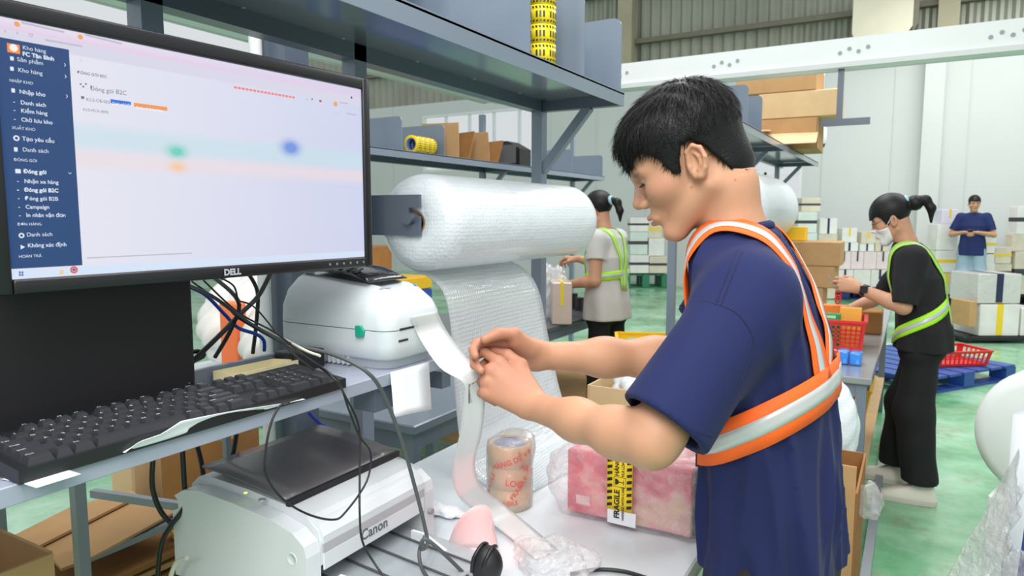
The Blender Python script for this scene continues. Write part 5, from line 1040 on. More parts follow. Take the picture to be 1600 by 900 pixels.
# ---- crumpled clear bag with red print
def crumple(name, label, cat, c, rx, ry, rz, mat, seed=0, fz=30, group=None, text=None, base=None, h=0.006, amp=0.3):
    c = np.array(c, float); rg = np.random.default_rng(seed); ph = rg.uniform(0, 6, 8); base = c[2] - rz if base is None else base
    def fn(P):
        q = (P - c.astype(np.float32)) / np.array([rx, ry, rz], np.float32); n = np.sqrt((q * q).sum(1)) + 1e-6; u = q / n[:, None]
        r = 1 + amp * (np.abs(np.sin(3.1 * u[:, 0] + 2.3 * u[:, 1] + ph[0])) - 0.5) + amp * 0.8 * (np.abs(np.sin(4.7 * u[:, 1] - 3.9 * u[:, 2] + ph[1])) - 0.5) + amp * 0.5 * (np.abs(np.sin(8 * u[:, 0] - 7 * u[:, 2] + ph[2])) - 0.5)
        return smax((n - r) * min(rx, ry, rz) * 0.8, base - P[:, 2], 0.004)
    V, Q = polygonize(fn, c - np.array([rx, ry, rz]) * 1.5, c + np.array([rx, ry, rz]) * 1.5, h)
    o = np_part(name, V, Q, mat, None, loc=tuple(c * [1, 1, 0] + [0, 0, base])); o.location = c * [1, 1, 0] + [0, 0, base]
    o['label'] = label; o['category'] = cat
    if group: o['group'] = group
    return o
BAGM = film('clear bag', (246, 244, 246), 0.2, 0.1, 0.9, 38, 0.012, transl=0.3, var=0.1)
b0 = at(865, 868, z=0.79); crumple('plastic_bag', 'crumpled clear plastic bag with red lettering at the table front', 'plastic bag', (b0[0] + 0.005, b0[1] - 0.01, 0.792), 0.075, 0.06, 0.022, BAGM, 3, base=0.7712, h=0.004)
mb = MB()
for s, u, v, sz, rt in (('HÀNG DỄ VỠ', 842, 893, 0.014, 0.5), ('FRAGILE', 844, 884, 0.016, 0.5), ('FRAGILE', 806, 872, 0.014, 1.35), ('HÀNG', 915, 874, 0.014, 1.2)):
    p = at(u, v, z=0.822); put_text(mb, s, sz, p, (0.87 * math.cos(rt - .5) - 0.2, 0.5 + 0.4 * math.sin(rt), 0), (-0.5, 0.86, 0))
solo('bag_lettering_film', mb, REDP, 'flat red lettering printed on the crumpled clear bag', 'lettering', loc=tuple(b0)) if False else None
cable([(892, 897, Zh(0.776)), (935, 890, Zh(0.776)), (975, 893, Zh(0.776)), (1010, 903, Zh(0.776))], 0.004, CBK, 'black cable lying on the table at the bottom edge')
crumple('tissue', 'crumpled white tissue beside the laser printer on the table', 'tissue', at(690, 797, z=0.78), 0.055, 0.02, 0.010, PAPER, 5, base=0.7711, h=0.004)
# ================================================================== under and behind the desk
def open_box(name, label, x0, x1, y0, y1, z0, z1, mat, rz=0.0, th=0.006, flaps=True, group=None, flap_a=0.5, inner=None):
    o = thing(name, label, 'box', ((x0 + x1) / 2, (y0 + y1) / 2, z0), group, rz); hx, hy, h = (x1 - x0) / 2, (y1 - y0) / 2, z1 - z0
    part('bottom', MB().box(-hx, hx, -hy, hy, 0.0005, th), mat, o, local=True)
    for s in (-1, 1):
        part('side', MB().box(s * hx - th / 2, s * hx + th / 2, -hy, hy, th, h), mat, o, local=True); part('side', MB().box(-hx + th, hx - th, s * hy - th / 2, s * hy + th / 2, th, h), mat, o, local=True)
        if flaps:
            f = hy * 0.8; part('flap', MB().bar((0, s * hy, h), (0, s * (hy + f * math.cos(flap_a)), h + f * math.sin(flap_a) * 0.4), 2 * hx * 0.96, th * 0.6, (0, 0, 1)), mat, o, local=True)
    return o
def closed_box(name, label, c, size, mat, rz=0.0, group=None, tape=None, tape_axis=0, cat='box', lines=True):
    o = thing(name, label, cat, c, group, rz); a, b, h = size[0] / 2, size[1] / 2, size[2]
    part('carton', MB().bbox(-a, a, -b, b, 0.0005, h, min(0.006, h * 0.08), 1), mat, o, local=True)
    if tape:
        w = min(a, b) * 0.16
        if tape_axis == 0: part('tape', MB().box(-w, w, -b - 0.002, b + 0.002, h * 0.45, h + 0.002), tape, o, local=True)
        elif tape_axis == 1: part('tape', MB().box(-a - 0.002, a + 0.002, -b - 0.002, b + 0.002, h * 0.45, h * 0.6), tape, o, local=True)
        else: part('tape', MB().box(-w, w, -b - 0.002, b + 0.002, 0.01, h + 0.002), tape, o, local=True)
    return o
def flat_sheet(name, label, c, sx, sy, rz, mat, th=0.008, tilt=(0, 0), group=None, bend=0.0):
    g = [[np.array(c) + rotm(tilt[0], tilt[1], rz) @ np.array([sx * (s - 0.5), sy * (t - 0.5), bend * math.sin(math.pi * s) + bend * 0.5 * t]) for s in np.linspace(0, 1, 6)] for t in np.linspace(0, 1, 6)]
    return solo(name, MB().sheet(g, th, sm=False), mat, label, 'cardboard', group, loc=tuple(c))
# bench below the desk with cardboard
bench = thing('low_bench', 'low grey steel bench under the desk holding flat cardboard', 'bench', (-1.6, 0.85, 0))
part('bench_top', MB().box(-1.66, -1.46, 0.74, 0.99, 0.70, 0.715), STEEL_L, bench)
for x, y in ((-1.65, 0.75), (-1.65, 0.98), (-1.47, 0.98), (-1.47, 0.75)): part('leg', MB().box(x - 0.008, x + 0.008, y - 0.008, y + 0.008, 0, 0.70), STEEL_L, bench)
part('lower_shelf', MB().box(-1.66, -1.46, 0.74, 0.99, 0.47, 0.48), STEEL_L, bench)
def px_sheet(label, pts, z, th, mat, group=None):
    P = [at(u, v, z=z) for u, v in pts]; c = sum(P) / len(P)
    return solo('cardboard_sheet', MB().prism([(p[0], p[1]) for p in P], z - th, z), mat, label, 'cardboard', group, loc=(c[0], c[1], z - th))
px_sheet('flat brown cardboard sheet on the bench, upper one nearest the floor gap', [(10, 842), (110, 792), (205, 766), (216, 774), (60, 853)], 0.737, 0.006, CARD, 'flat cardboard under the desk')
px_sheet('flat brown cardboard sheet on the bench, lower one facing the viewer', [(62, 851), (216, 773), (300, 785), (140, 872), (96, 888)], 0.727, 0.006, CARD, 'flat cardboard under the desk')
for k in range(8): solo('cardboard_sheet', MB().box(-0.12, 0.11, -0.13, 0.12, 0, 0.012, R=rotm(0, 0, 0.06 * (k % 3) - 0.04), o=(-1.56 + 0.006 * (k % 3), 0.87 + 0.004 * (k % 2), 0.4815 + k * 0.0225)), CARD_D if k % 2 else CARD, 'flattened carton in the stack on the bench lower shelf, %s from the bottom' % ('first', 'second', 'third', 'fourth', 'fifth', 'sixth', 'seventh', 'eighth')[k], 'cardboard', 'flattened cartons on the bench lower shelf', loc=(-1.6, 0.88, 0.4815 + k * 0.0225))
cb = at(82, 864, d=1.05); open_box('cardboard_box', 'open cardboard box at the bottom left below the keyboard', cb[0] - 0.26, cb[0], cb[1] - 0.3, cb[1], 0.0, cb[2], CARD, 0.0, flaps=False)
b0_ = at(240, 800, z=0.3); bb = at(292, 740, d=1.95)
closed_box('cardboard_box', 'tall brown cardboard box behind the laser printer', (bb[0] - 0.02, bb[1] + 0.1, 0.0), (0.21, 0.2, at(292, 684, d=1.95)[2]), CARD_D, 0.45)
bb = at(213, 740, d=2.0); closed_box('cardboard_box', 'pale crumpled paper package beside the tall brown box', (bb[0] - 0.03, bb[1] + 0.02, 0.0), (0.08, 0.12, at(213, 700, d=2.0)[2]), CARD_L, 0.3)
def crate(name, label, c, sx, sy, h, mat, rz=0, hole_rows=4, hole_cols=9, flare=0.12, group=None, cat='basket'):
    """open plastic basket of real slats between holes"""
    o = thing(name, label, cat, c, group, rz); ax, ay = sx / 2, sy / 2
    part('base', MB().bbox(-ax * (1 - flare), ax * (1 - flare), -ay * (1 - flare), ay * (1 - flare), 0.001, 0.008, 0.002, 1), mat, o, local=True)
    rim = MB(); T = 0.004
    P = lambda s, t, k: None
    for sd, (A0, A1) in enumerate((((-ax, -ay), (ax, -ay)), ((ax, -ay), (ax, ay)), ((ax, ay), (-ax, ay)), ((-ax, ay), (-ax, -ay)))):
        A0 = np.array(A0); A1 = np.array(A1); B0 = A0 * (1 - flare); B1 = A1 * (1 - flare); nc = hole_cols if sd % 2 == 0 else max(3, int(hole_cols * sy / sx)); m = MB()
        pt = lambda s, t: np.array([*((B0 + (B1 - B0) * s) * (1 - t) + (A0 + (A1 - A0) * s) * t), 0.004 + h * t])
        def quad(s0, s1, t0, t1):
            m.sheet([[pt(s0, t0), pt(s1, t0)], [pt(s0, t1), pt(s1, t1)]], T, sm=False)
        quad(0, 1, 0, 0.16); quad(0, 1, 0.84, 1.0); quad(0, 0.06, 0.16, 0.84); quad(0.94, 1, 0.16, 0.84)
        for r in range(hole_rows + 1): t = 0.16 + 0.68 * r / hole_rows; (quad(0.06, 0.94, t - 0.025, t + 0.025) if 0 < r < hole_rows else None)
        for k in range(nc + 1): s = 0.06 + 0.88 * k / nc; quad(s - 0.28 / nc * 0.5, s + 0.28 / nc * 0.5, 0.16, 0.84)
        part('lattice_side', m, mat, o, local=True)
        part('rim', MB().bar(np.array([*A0, h]), np.array([*A1, h]), 0.018, 0.012), mat, o, local=True)
    return o
YEL = M('yellow plastic', (236, 184, 30), 0.4, 0, 0.04); REDB = M('red plastic', (214, 44, 38), 0.35, 0, 0.04); BLUP = M('blue plastic', (36, 74, 150), 0.45, 0, 0.06, 4)
yc = at(285, 832, d=1.62); crate('plastic_basket', 'yellow perforated plastic basket left of the laser printer', (yc[0] + 0.03, yc[1] + 0.10, 0.50), 0.14, 0.2, yc[2] - 0.50, YEL, 0.3, 4, 9)
closed_box('cardboard_box', 'low carton under the yellow perforated basket', (yc[0] + 0.03, yc[1] + 0.10, 0.0), (0.15, 0.2, 0.498), CARD_D, 0.3)
# clutter seen under the monitor and beyond the desk
crumple('plastic_bag', 'big white plastic sack seen under the monitor through the cables', 'plastic bag', (-2.02, 1.93, 0.95), 0.17, 0.28, 0.20, M('white sack', (232, 230, 226), 0.4, 0, 0.05, 6, 0.6, 9), 11, base=0.78, h=0.012, amp=0.12)
crumple('plastic_bag', 'second white plastic sack beyond the blue network cable', 'plastic bag', (-2.42, 2.05, 0.97), 0.2, 0.26, 0.22, M('white sack', (232, 230, 226)), 12, base=0.78, h=0.012, amp=0.12)
table('packing_table', 'white packing table behind the computer desk covered in sacks', -2.75, -1.86, 1.6, 2.95, 0.77, LAMW, STEEL)
closed_box('cardboard_box', 'small orange carton standing among the white sacks', (-2.2, 1.72, 0.772), (0.07, 0.07, 0.33), M('orange print', (238, 122, 70), 0.5), 0.3)
crumple('plastic_bag', 'clump of clear plastic bag beside the laser printer and bubble sheet', 'plastic bag', (-1.60, 1.93, 0.84), 0.10, 0.10, 0.07, BAGM, 21, base=0.78, h=0.008)
table('side_table', 'small dark side table behind the bubble wrap sheet', -1.8, -1.3, 1.65, 2.4, 0.78, STEEL, STEEL, 0.03)
# things on the rack shelves
SHZ = 1.78 + 0.0425
def tape_roll(label, c, r, w, mat, core, axis=(0, 0, 1), group=None, print_m=None):
    o = thing('tape_roll', label, 'tape', c, group); ax = np.array(axis, float); R = r * 0.7
    part('tape', MB().lathe([(0, R), (0, r), (w, r), (w, R), (0, R)], (0, 0, 0), axis, 36), mat, o, local=True)
    part('core', MB().lathe([(0, R - 0.0005), (w, R - 0.0005), (w, R - 0.004), (0, R - 0.004), (0, R - 0.0005)], (0, 0, 0), axis, 30), core, o, local=True)
    if print_m:
        m = MB(); n = 26
        for k in range(n):
            a0 = 2 * math.pi * k / n; a1 = a0 + 0.13
            for h0, h1, sh in ((0.08, 0.2, 0.05), (0.32, 0.66, 0.0), (0.8, 0.92, -0.05)):
                if h0 == 0.32 and k % 4 == 3: continue
                m.add([ax * w * hh + (np.array([math.cos(a), math.sin(a), 0]) if abs(ax[2]) > .5 else np.array([math.cos(a) * ax[1], -0 * math.cos(a), math.sin(a)]) if abs(ax[1]) > .5 else np.array([0, math.cos(a), math.sin(a)])) * (r + 0.0006) for a, hh in ((a0, h0), (a1, h0), (a1 + sh, h1), (a0 + sh, h1))], [(0, 1, 2, 3)])
        part('tape_print', m, print_m, o, local=True, fix=False, kind='stuff')
    return o
DG = M('tape dark green print', (40, 52, 30), 0.4, var=0)
tc = at(849, 98, x=-0.885)
for k in range(6): tape_roll('yellow and black warning tape roll in the shelf corner column, number %s from the bottom' % ('one', 'two', 'three', 'four', 'five', 'six')[k], (-0.892, tc[1], SHZ + 0.0005 + k * 0.0492), 0.0395, 0.048, TY, TB, group='upright tape column on the high shelf', print_m=DG)
SB = 1.76 + 0.0425
for k in range(4):
    tr_ = tape_roll('yellow warning tape roll in the lying pack on the back shelf, %s along' % ('first', 'second', 'third', 'fourth')[k], (-2.70, 3.44 + k * 0.0492, SB + 0.056), 0.055, 0.048, TY, TB, (0, 1, 0), 'lying tape pack on the back shelf', DG)
for k, (y, h, a, w) in enumerate(((3.86, 0.20, 0.0, 0.22), (4.05, 0.17, -0.25, 0.2), (4.25, 0.18, 0.2, 0.22), (4.42, 0.15, -0.35, 0.18))):
    solo('cardboard_sheet', MB().box(-0.13, 0.13, -0.004, 0.004, 0, h * 1.15, R=rotm(a, 0, 0.25 * (-1) ** k), o=(-2.78, y, SB + 0.004)), CARD_D if k % 2 else CARD, 'bent brown cardboard piece standing on the back shelf, %s from the tape' % ('first', 'second', 'third', 'fourth')[k], 'cardboard', 'folded cardboard on the back shelf', loc=(-2.78, y, SB))
bd = thing('document_holder', 'black plastic document holder on the back shelf', 'holder', (-2.76, 4.75, SB)); part('body', MB().prism([(-0.13, 0.001), (0.13, 0.001), (0.13, 0.13), (0.02, 0.19), (-0.13, 0.19)], 4.67, 4.85, 1, o=(-2.76, 0, SB)), BLACK, bd)
part('inner_divider', MB().box(-2.86, -2.66, 4.664, 4.669, SB + 0.02, SB + 0.16), M('grey insert', (90, 92, 95), 0.5), bd)
# boxes on the rack behind the man
SR = 1.88 + 0.0425
closed_box('cardboard_box', 'topmost carton of the pile on the rack behind the man', (-0.985, 5.95, SR + 0.431), (0.58, 0.5, 0.19), CARD)
closed_box('cardboard_box', 'wide pale carton overhanging the rack shelf behind the man', (-0.823, 5.95, SR + 0.236), (0.56, 0.5, 0.193), CARD_L)
ob = open_box('cardboard_box', 'open torn carton squashed under the pale one on the rack', -1.19, -0.68, 5.7, 6.2, SR + 0.001, SR + 0.233, CARD, 0.03, flaps=False)
part('torn_flap', MB().bar((0.05, -0.25, 0.12), (0.06, -0.5, 0.02), 0.42, 0.006), CARD_L, ob, local=True); part('torn_flap', MB().bar((-0.2, -0.25, 0.16), (-0.14, -0.5, 0.12), 0.22, 0.006), CARD, ob, local=True)
roll('bubble_wrap_roll', 'huge white bubble wrap roll hanging behind the young man', 3.95, 5.2, -0.92, 1.47, 0.22)
# ================================================================== second packing table and its load
RB = at(1312, 552, z=0.75)
crate('plastic_basket', 'red perforated basket full of small cartons on the steel table', (RB[0] - 0.02, RB[1] + 0.16, 0.751), 0.24, 0.30, 0.155, REDB, 0.05, 5, 9)
for k, (dx, dy, w, l, h, c, lb) in enumerate(((-0.06, 0.02, 0.10, 0.05, 0.175, (34, 150, 84), 'green printed carton standing in the red basket'), (0.03, 0.10, 0.10, 0.05, 0.2, (246, 176, 70), 'yellow orange carton in the red basket'), (-0.05, 0.18, 0.12, 0.06, 0.2, (240, 132, 50), 'orange carton at the back of the red basket'))):
    o = thing('small_carton', lb, 'box', (RB[0] + dx, RB[1] + 0.06 + dy, 0.7605)); part('carton', MB().bbox(-w / 2, w / 2, -l / 2, l / 2, 0, h, 0.002, 1), M('carton ' + lb[:6], c, 0.45, 0, 0.05), o, local=True)
    m = MB(); put_text(m, 'B2C' if False else '▬', 0.05, np.array([-0.03, -l / 2 - 0.0008, h - 0.05]), (1, 0, 0), (0, 0, 1)); 
    if k == 0: part('print', MB().box(-0.03, 0.03, -l / 2 - 0.001, -l / 2, h - 0.022, h - 0.008), M('pale print', (190, 226, 190), 0.5), o, local=True)
BP = at(1325, 571, z=0.75); o = thing('blue_packet', 'shiny blue plastic wrapped packet at the steel table corner', 'packet', (BP[0], BP[1] + 0.05, 0.7505)); BLU = M('glossy blue film', (38, 132, 226), 0.18, 0, 0.15, 30, 0.4, 60, coat=0.6)
for k in (0, 1): part('pack', MB().bbox(-0.05 + k * 0.053, k * 0.053, -0.045, 0.045, 0.0, 0.062 - 0.004 * k, 0.008, 2), BLU, o, local=True)
part('clear_end', MB().bbox(-0.095, -0.052, -0.04, 0.04, 0.0, 0.055, 0.01, 2), M('pale wrapped end', (206, 212, 216), 0.2, 0, 0.1, 20), o, local=True)
p = at(1352, 522, z=0.75); closed_box('cardboard_box', 'brown carton behind the red basket on the steel table', (p[0] - 0.03, p[1] + 0.1, 0.751), (0.22, 0.2, 0.13), CARD_D)
p = at(1384, 505, z=0.75); closed_box('small_carton', 'small orange red carton at the far table edge by the woman', (p[0] - 0.07, p[1] - 0.1, 0.751), (0.08, 0.1, 0.08), M('orange red carton', (232, 92, 52), 0.5))
KX = [(-0.72, 5.42, 0.751, 0.36, 0.17, 'lowest kraft carton of the three on the steel table'), (-0.68, 5.42, 0.9225, 0.42, 0.15, 'middle kraft carton of the three on the steel table'), (-0.66, 5.42, 1.074, 0.44, 0.17, 'topmost kraft carton of the three on the steel table')]
for x, y, z, w, h, lb in KX: closed_box('cardboard_box', lb, (x, y, z), (w, 0.3, h), CARD, 0.0, 'kraft cartons at the far end of the steel table')
solo('yellow_box', MB().bbox(-0.82, -0.68, 5.36, 5.48, 1.2455, 1.345, 0.003, 1), M('yellow carton', (246, 196, 30), 0.5), 'small yellow box on top of the kraft cartons', 'box', loc=(-0.75, 5.4, 1.2455))
# lower tier
crumple('plastic_bag', 'clear bag of amber tape rolls on the lower tier of the steel table', 'plastic bag', (-0.44, 3.42, 0.35), 0.17, 0.12, 0.09, M('amber bag', (226, 196, 150), 0.25, 0, 0.15, 12, 0.5, 25), 31, base=0.262, h=0.01)
for k in range(2): tape_roll('amber tape roll standing on the lower tier by the table leg, %s' % ('near one', 'far one')[k], (-0.24, 3.36 + 0.16 * k, 0.262), 0.06, 0.11, M('amber roll', (226, 200, 120), 0.3), TB, group='tape rolls on the lower tier')
crate('plastic_basket', 'yellow basket below the steel table beyond the leg', (-0.42, 4.4, 0.262), 0.5, 0.4, 0.2, YEL, 0, 3, 7)
crumple('bubble_wrap_heap', 'white heap of bubble wrap between the man and the steel table', 'bubble wrap', (-0.30, 2.72, 0.66), 0.16, 0.14, 0.20, BUBR, 41, base=0.5, h=0.01, amp=0.05)
closed_box('cardboard_box', 'low plain carton carrying the bubble wrap heap', (-0.32, 2.76, 0.0), (0.3, 0.3, 0.495), CARD)
tb = open_box('cardboard_box', 'tall open cardboard box standing behind the man in navy', -0.50, -0.105, 2.08, 2.46, 0.0, 0.66, CARD_D, 0.0, flaps=False)
part('raised_flap', MB().box(-0.19, 0.195, -0.193, -0.187, 0.66, 0.735), CARD, tb, local=True); part('inner_frame', MB().box(0.155, 0.195, -0.195, -0.192, 0.30, 0.66), CARD, tb, local=True)
crumple('plastic_scrap', 'white plastic scrap caught on the tall open box', 'plastic', (-0.075, 2.2, 0.60), 0.03, 0.03, 0.05, BAGM, 43, h=0.006)
solo('floor_rail', MB().box(-0.12, -0.085, 2.62, 5.6, 0.0005, 0.04), STEEL_L, 'grey steel rail on the floor along the table row', 'rail', loc=(-0.1, 4, 0))
# open carton and bin between the rows
oc = open_box('cardboard_box', 'small open carton full of white bubble wrap beyond the parcel', -1.02, -0.72, 2.33, 2.66, 0.55, 0.80, CARD_L, 0.0, flaps=False)
crumple('bubble_wrap_heap', 'white bubble wrap bulging out of the small open carton', 'bubble wrap', (-0.86, 2.5, 0.765), 0.12, 0.13, 0.08, BUBR, 44, base=0.57, h=0.008, amp=0.15)
closed_box('cardboard_box', 'plain carton supporting the small open carton', (-0.87, 2.5, 0.0), (0.32, 0.34, 0.548), CARD)
yb = at(1010, 515, d=4.0); crate('plastic_bin', 'plain yellow plastic bin behind the far forearm', (yb[0], yb[1], 0.52), 0.34, 0.3, 0.2, M('bright yellow plastic', (250, 206, 20), 0.35, 0, 0.03), 0.4, 1, 1)
closed_box('cardboard_box', 'carton under the yellow plastic bin', (yb[0], yb[1], 0.0), (0.36, 0.34, 0.518), CARD, 0.4)
# ================================================================== other people
def bg_person(label, loc, rz, sc, J, top, legs, hairstyle, h=0.005, sleeve_k=0.75, vest=None, mask=False, shirt_len=0.80, shoe_c=(225, 220, 210), hp=0.3, top_r=(0.115, 0.165), fem=True, torso_c=None, leg_r=(0.085, 0.07, 0.075), watch=False):
    """J: joints in body space, x forward, y left, z up, feet at z = 0"""
    J = {k: np.array(v, float) for k, v in J.items()}; o = thing('person', label, 'person', loc, None, rz); o.scale = (sc, sc, sc)
    def put(name, V, Q, mat, cols=None, parent=None):
        me_o = np_part(name, V + np.array(o.location), Q, mat, parent or o, cols); return me_o
    X_ = np.array([math.cos(hp), 0, -math.sin(hp)]); Z_ = np.array([math.sin(hp), 0, math.cos(hp)]); Y_ = np.array([0, 1.0, 0])
    ht = J.get('turn', np.array([0.0]))[0]; Rt = rotm(0, 0, ht); Rh = Rt @ np.stack([X_, Y_, Z_], 1); hs = 0.93
    th = lambda P: ((P - J['head'].astype(np.float32)) @ Rh.astype(np.float32)) / hs; hw_ = lambda p: J['head'] + Rh @ (np.array(p) * hs)
    def skin(P):
        d = head_fn(th(P)) * hs; d = smin(d, chain(P, [hw_((-0.025, 0, -0.03)), J['neck'], J['neck'] - [0.01, 0, 0.06]], [0.046, 0.048, 0.06], 0.02), 0.02)
        for s in 'LR':
            S_, E_, W_ = J['sh' + s], J['el' + s], J['wr' + s]; fx = J.get('hd' + s, W_ - E_); fx = fx / np.linalg.norm(fx); dz = J.get('dz' + s, np.array([0, 0, 1.0])); dz = dz - fx * (dz @ fx); dz /= np.linalg.norm(dz); ty = np.cross(dz, fx) * (1 if s == 'R' else -1)
            d = smin(d, chain(P, [S_, E_, E_ + (W_ - E_) * 0.3, W_], [0.045, 0.036, 0.037, 0.025], 0.012), 0.01); d = smin(d, hand_fn(P, W_ + fx * 0.01, fx, ty, dz, HANDREST, 0.95), 0.015)
        return d
    pts = np.array([v for k, v in J.items() if len(v) == 3 and k[:2] in ('sh', 'el', 'wr', 'he', 'ne')]); lo = pts.min(0) - 0.24; hi = pts.max(0) + 0.24
    V, Q = polygonize(skin, lo, hi, h); qq = ((V - J['head']) @ Rh) / hs; cs = np.tile(np.array(SKIN_A), (len(V), 1)); a_ = np.abs(qq[:, 1])
    w = np.clip(2 * (1 - ((qq[:, 0] - 0.085) / 0.02) ** 2 - ((a_ - 0.033) / 0.018) ** 2 - ((qq[:, 2] - 0.024) / 0.006) ** 2), 0, 1)[:, None]; cs = cs * (1 - w) + np.array(lin((45, 36, 34))) * w
    w = np.clip(2 * (1 - ((qq[:, 0] - 0.087) / 0.012) ** 2 - ((a_ - 0.031) / 0.014) ** 2 - ((qq[:, 2] - 0.003) / 0.005) ** 2), 0, 1)[:, None]; cs = cs * (1 - w) + np.array(lin((40, 32, 32))) * w
    w = np.clip(2 * (1 - ((qq[:, 0] - 0.1) / 0.02) ** 2 - (a_ / 0.022) ** 2 - ((qq[:, 2] + 0.065) / 0.012) ** 2), 0, 1)[:, None]; cs = cs * (1 - w) + np.array(lin((190, 120, 112))) * w
    put('body', V, Q, SKINM, cs)
    pe, chs, nk = J['pelvis'], J['chest'], J['neck']; zt = [0.5, pe[2] - 0.12, pe[2], (pe[2] + chs[2]) / 2, chs[2], nk[2] - 0.05, nk[2]]
    cx = [pe[0], pe[0], pe[0], (pe[0] + chs[0]) / 2, chs[0], nk[0] - 0.02, nk[0]]; rx = np.array([1.1, 1.1, 1.04, 0.92, 1.0, 0.75, 0.5]) * top_r[0]; ry = np.array([1.1, 1.1, 1.04, 0.92, 1.0, 0.75, 0.4]) * top_r[1]
    def tor(P, g=0.0): return torso_fn(P, zt, cx, [0] * 7, rx, ry, g)
    def body_top(P):
        d = tor(P); d = smin(d, chain(P, [J['shL'] + [0, -0.02, -0.01], nk - [0.02, 0, 0.05], J['shR'] + [0, 0.02, -0.01]], [0.055, 0.045, 0.055], 0.04), 0.05)
        an = np.arctan2(P[:, 1], P[:, 0] - pe[0]); d = d - 0.005 * np.sin(7 * an + 9 * P[:, 2]) * np.clip((chs[2] - P[:, 2]) * 4, 0, 1)
        return smax(smax(d, pe[2] + shirt_len - 0.80 - P[:, 2] - 0.06, 0.006), P[:, 2] - nk[2] - 0.005, 0.01)
    def topf(P):
        d = body_top(P)
        for s in 'LR': d = smin(d, sleeve(P, J['sh' + s], J['el' + s], sleeve_k, 0.066, 0.062, 0.05), 0.03)
        return d
    V, Q = polygonize(topf, lo - [0.1, 0.1, 0.5], hi, h * 1.3); sh = put('shirt', V, Q, top)
    kL, kR, aL, aR = J['knL'], J['knR'], J['anL'], J['anR']; hipL, hipR = pe + [0, 0.085, -0.06], pe + [0, -0.085, -0.06]
    def tro(P):
        d = smax(smax(tor(P, -0.022), pe[2] - 0.14 - P[:, 2], 0.04), P[:, 2] - pe[2] - 0.1, 0.01)
        for a, b, c in ((hipL, kL, aL), (hipR, kR, aR)): d = smin(d, smax(chain(P, [a, b, c], [leg_r[0] * 0.86, leg_r[1], leg_r[2]], 0.05), c[2] - 0.012 - P[:, 2], 0.005), 0.04)
        return d - 0.003 * np.sin(25 * P[:, 2] + 14 * P[:, 0])
    V, Q = polygonize(tro, (pe[0] - 0.35, -0.35, 0.0), (pe[0] + 0.45, 0.35, pe[2] + 0.15), h * 1.6); put('trousers', V, Q, legs)
    for a in (aL, aR):
        m1, m2 = MB(), MB(); shoe(m1, m2, (a[0] - 0.07, a[1], 0.0), (1, 0.12 * np.sign(a[1]), 0), 0.245, 0.088); so = part('shoe', m1, M('shoe %d %d' % shoe_c[:2], shoe_c, 0.6, 0, 0.06), o, local=True); part('sole', m2, M('sole pale', (206, 200, 188), 0.6, var=0), so, local=True)
    # hair
    def hairf(P):
        q = th(P); d = head_fn(q, False) - np.interp(q[:, 2], [-0.09, 0.0, 0.06, 0.13], [0.004, 0.008, 0.013, 0.015]); hl = hairline(q[:, 0]) - (0.012 if hairstyle != 'short' else 0)
        d = smax(d, (hl - q[:, 2]) * 0.8, 0.006)
        if hairstyle == 'tail': d = np.minimum(smin(d, s_sph(q, (-0.112, 0, 0.06), 0.024), 0.012), chain(q, [(-0.115, 0, 0.06), (-0.15, 0, 0.04), (-0.165, 0, -0.02), (-0.16, 0, -0.09)], [0.02, 0.027, 0.024, 0.007], 0.015))
        if hairstyle == 'bun': d = np.minimum(smin(d, s_ell(q, (-0.125, 0, 0.045), (0.04, 0.042, 0.042)), 0.01), chain(q, [(-0.14, 0, 0.06), (-0.175, 0, 0.04), (-0.185, 0, -0.01), (-0.16, 0, -0.08)], [0.02, 0.024, 0.021, 0.006], 0.015))
        return d * hs
    V, Q = polygonize(hairf, J['head'] - 0.27, J['head'] + 0.24, h * 0.8); ho = put('hair', V, Q, HAIRM)
    if hairstyle != 'short':
        c = hw_((-0.106, 0, 0.06) if hairstyle == 'tail' else (-0.095, 0, 0.07)); part('hair_tie', MB().lathe([(-0.012, 0.019), (-0.006, 0.03), (0.006, 0.03), (0.012, 0.019)], c, Rh @ np.array([-1, 0, 0.15]), 18), M('pale blue scrunchie', (160, 196, 206), 0.7), ho, local=True)
    if mask:
        def mf(P): q = th(P); return smax(smax(head_fn(q, False) - 0.004, q[:, 2] + 0.018 + 0.25 * np.abs(q[:, 1]), 0.004), 0.03 - q[:, 0], 0.004) * hs
        V, Q = polygonize(mf, J['head'] - 0.16, J['head'] + 0.16, h * 0.8); mk = put('face_mask', V, Q, M('white mask', (226, 226, 222), 0.8, 0, 0.03))
        for s in (1, -1): part('ear_loop', MB().tube([hw_((0.035, s * 0.068, -0.025)), hw_((0.01, s * 0.078, 0.0)), hw_((-0.012, s * 0.08, 0.012))], 0.0016, 6, 4), M('white mask', (226, 226, 222)), mk, local=True)
        gls = part('glasses', MB().tube([hw_((0.1, 0.03 + 0.02 * math.cos(t), 0.0 + 0.016 * math.sin(t))) for t in np.linspace(0, 6.283, 17)], 0.001, 5, 1).tube([hw_((0.1, -0.03 + 0.02 * math.cos(t), 0.0 + 0.016 * math.sin(t))) for t in np.linspace(0, 6.283, 17)], 0.001, 5, 1).tube([hw_((0.098, 0.05, 0.004)), hw_((0.0, 0.077, 0.018))], 0.001, 5, 1), BLACK, o, local=True)
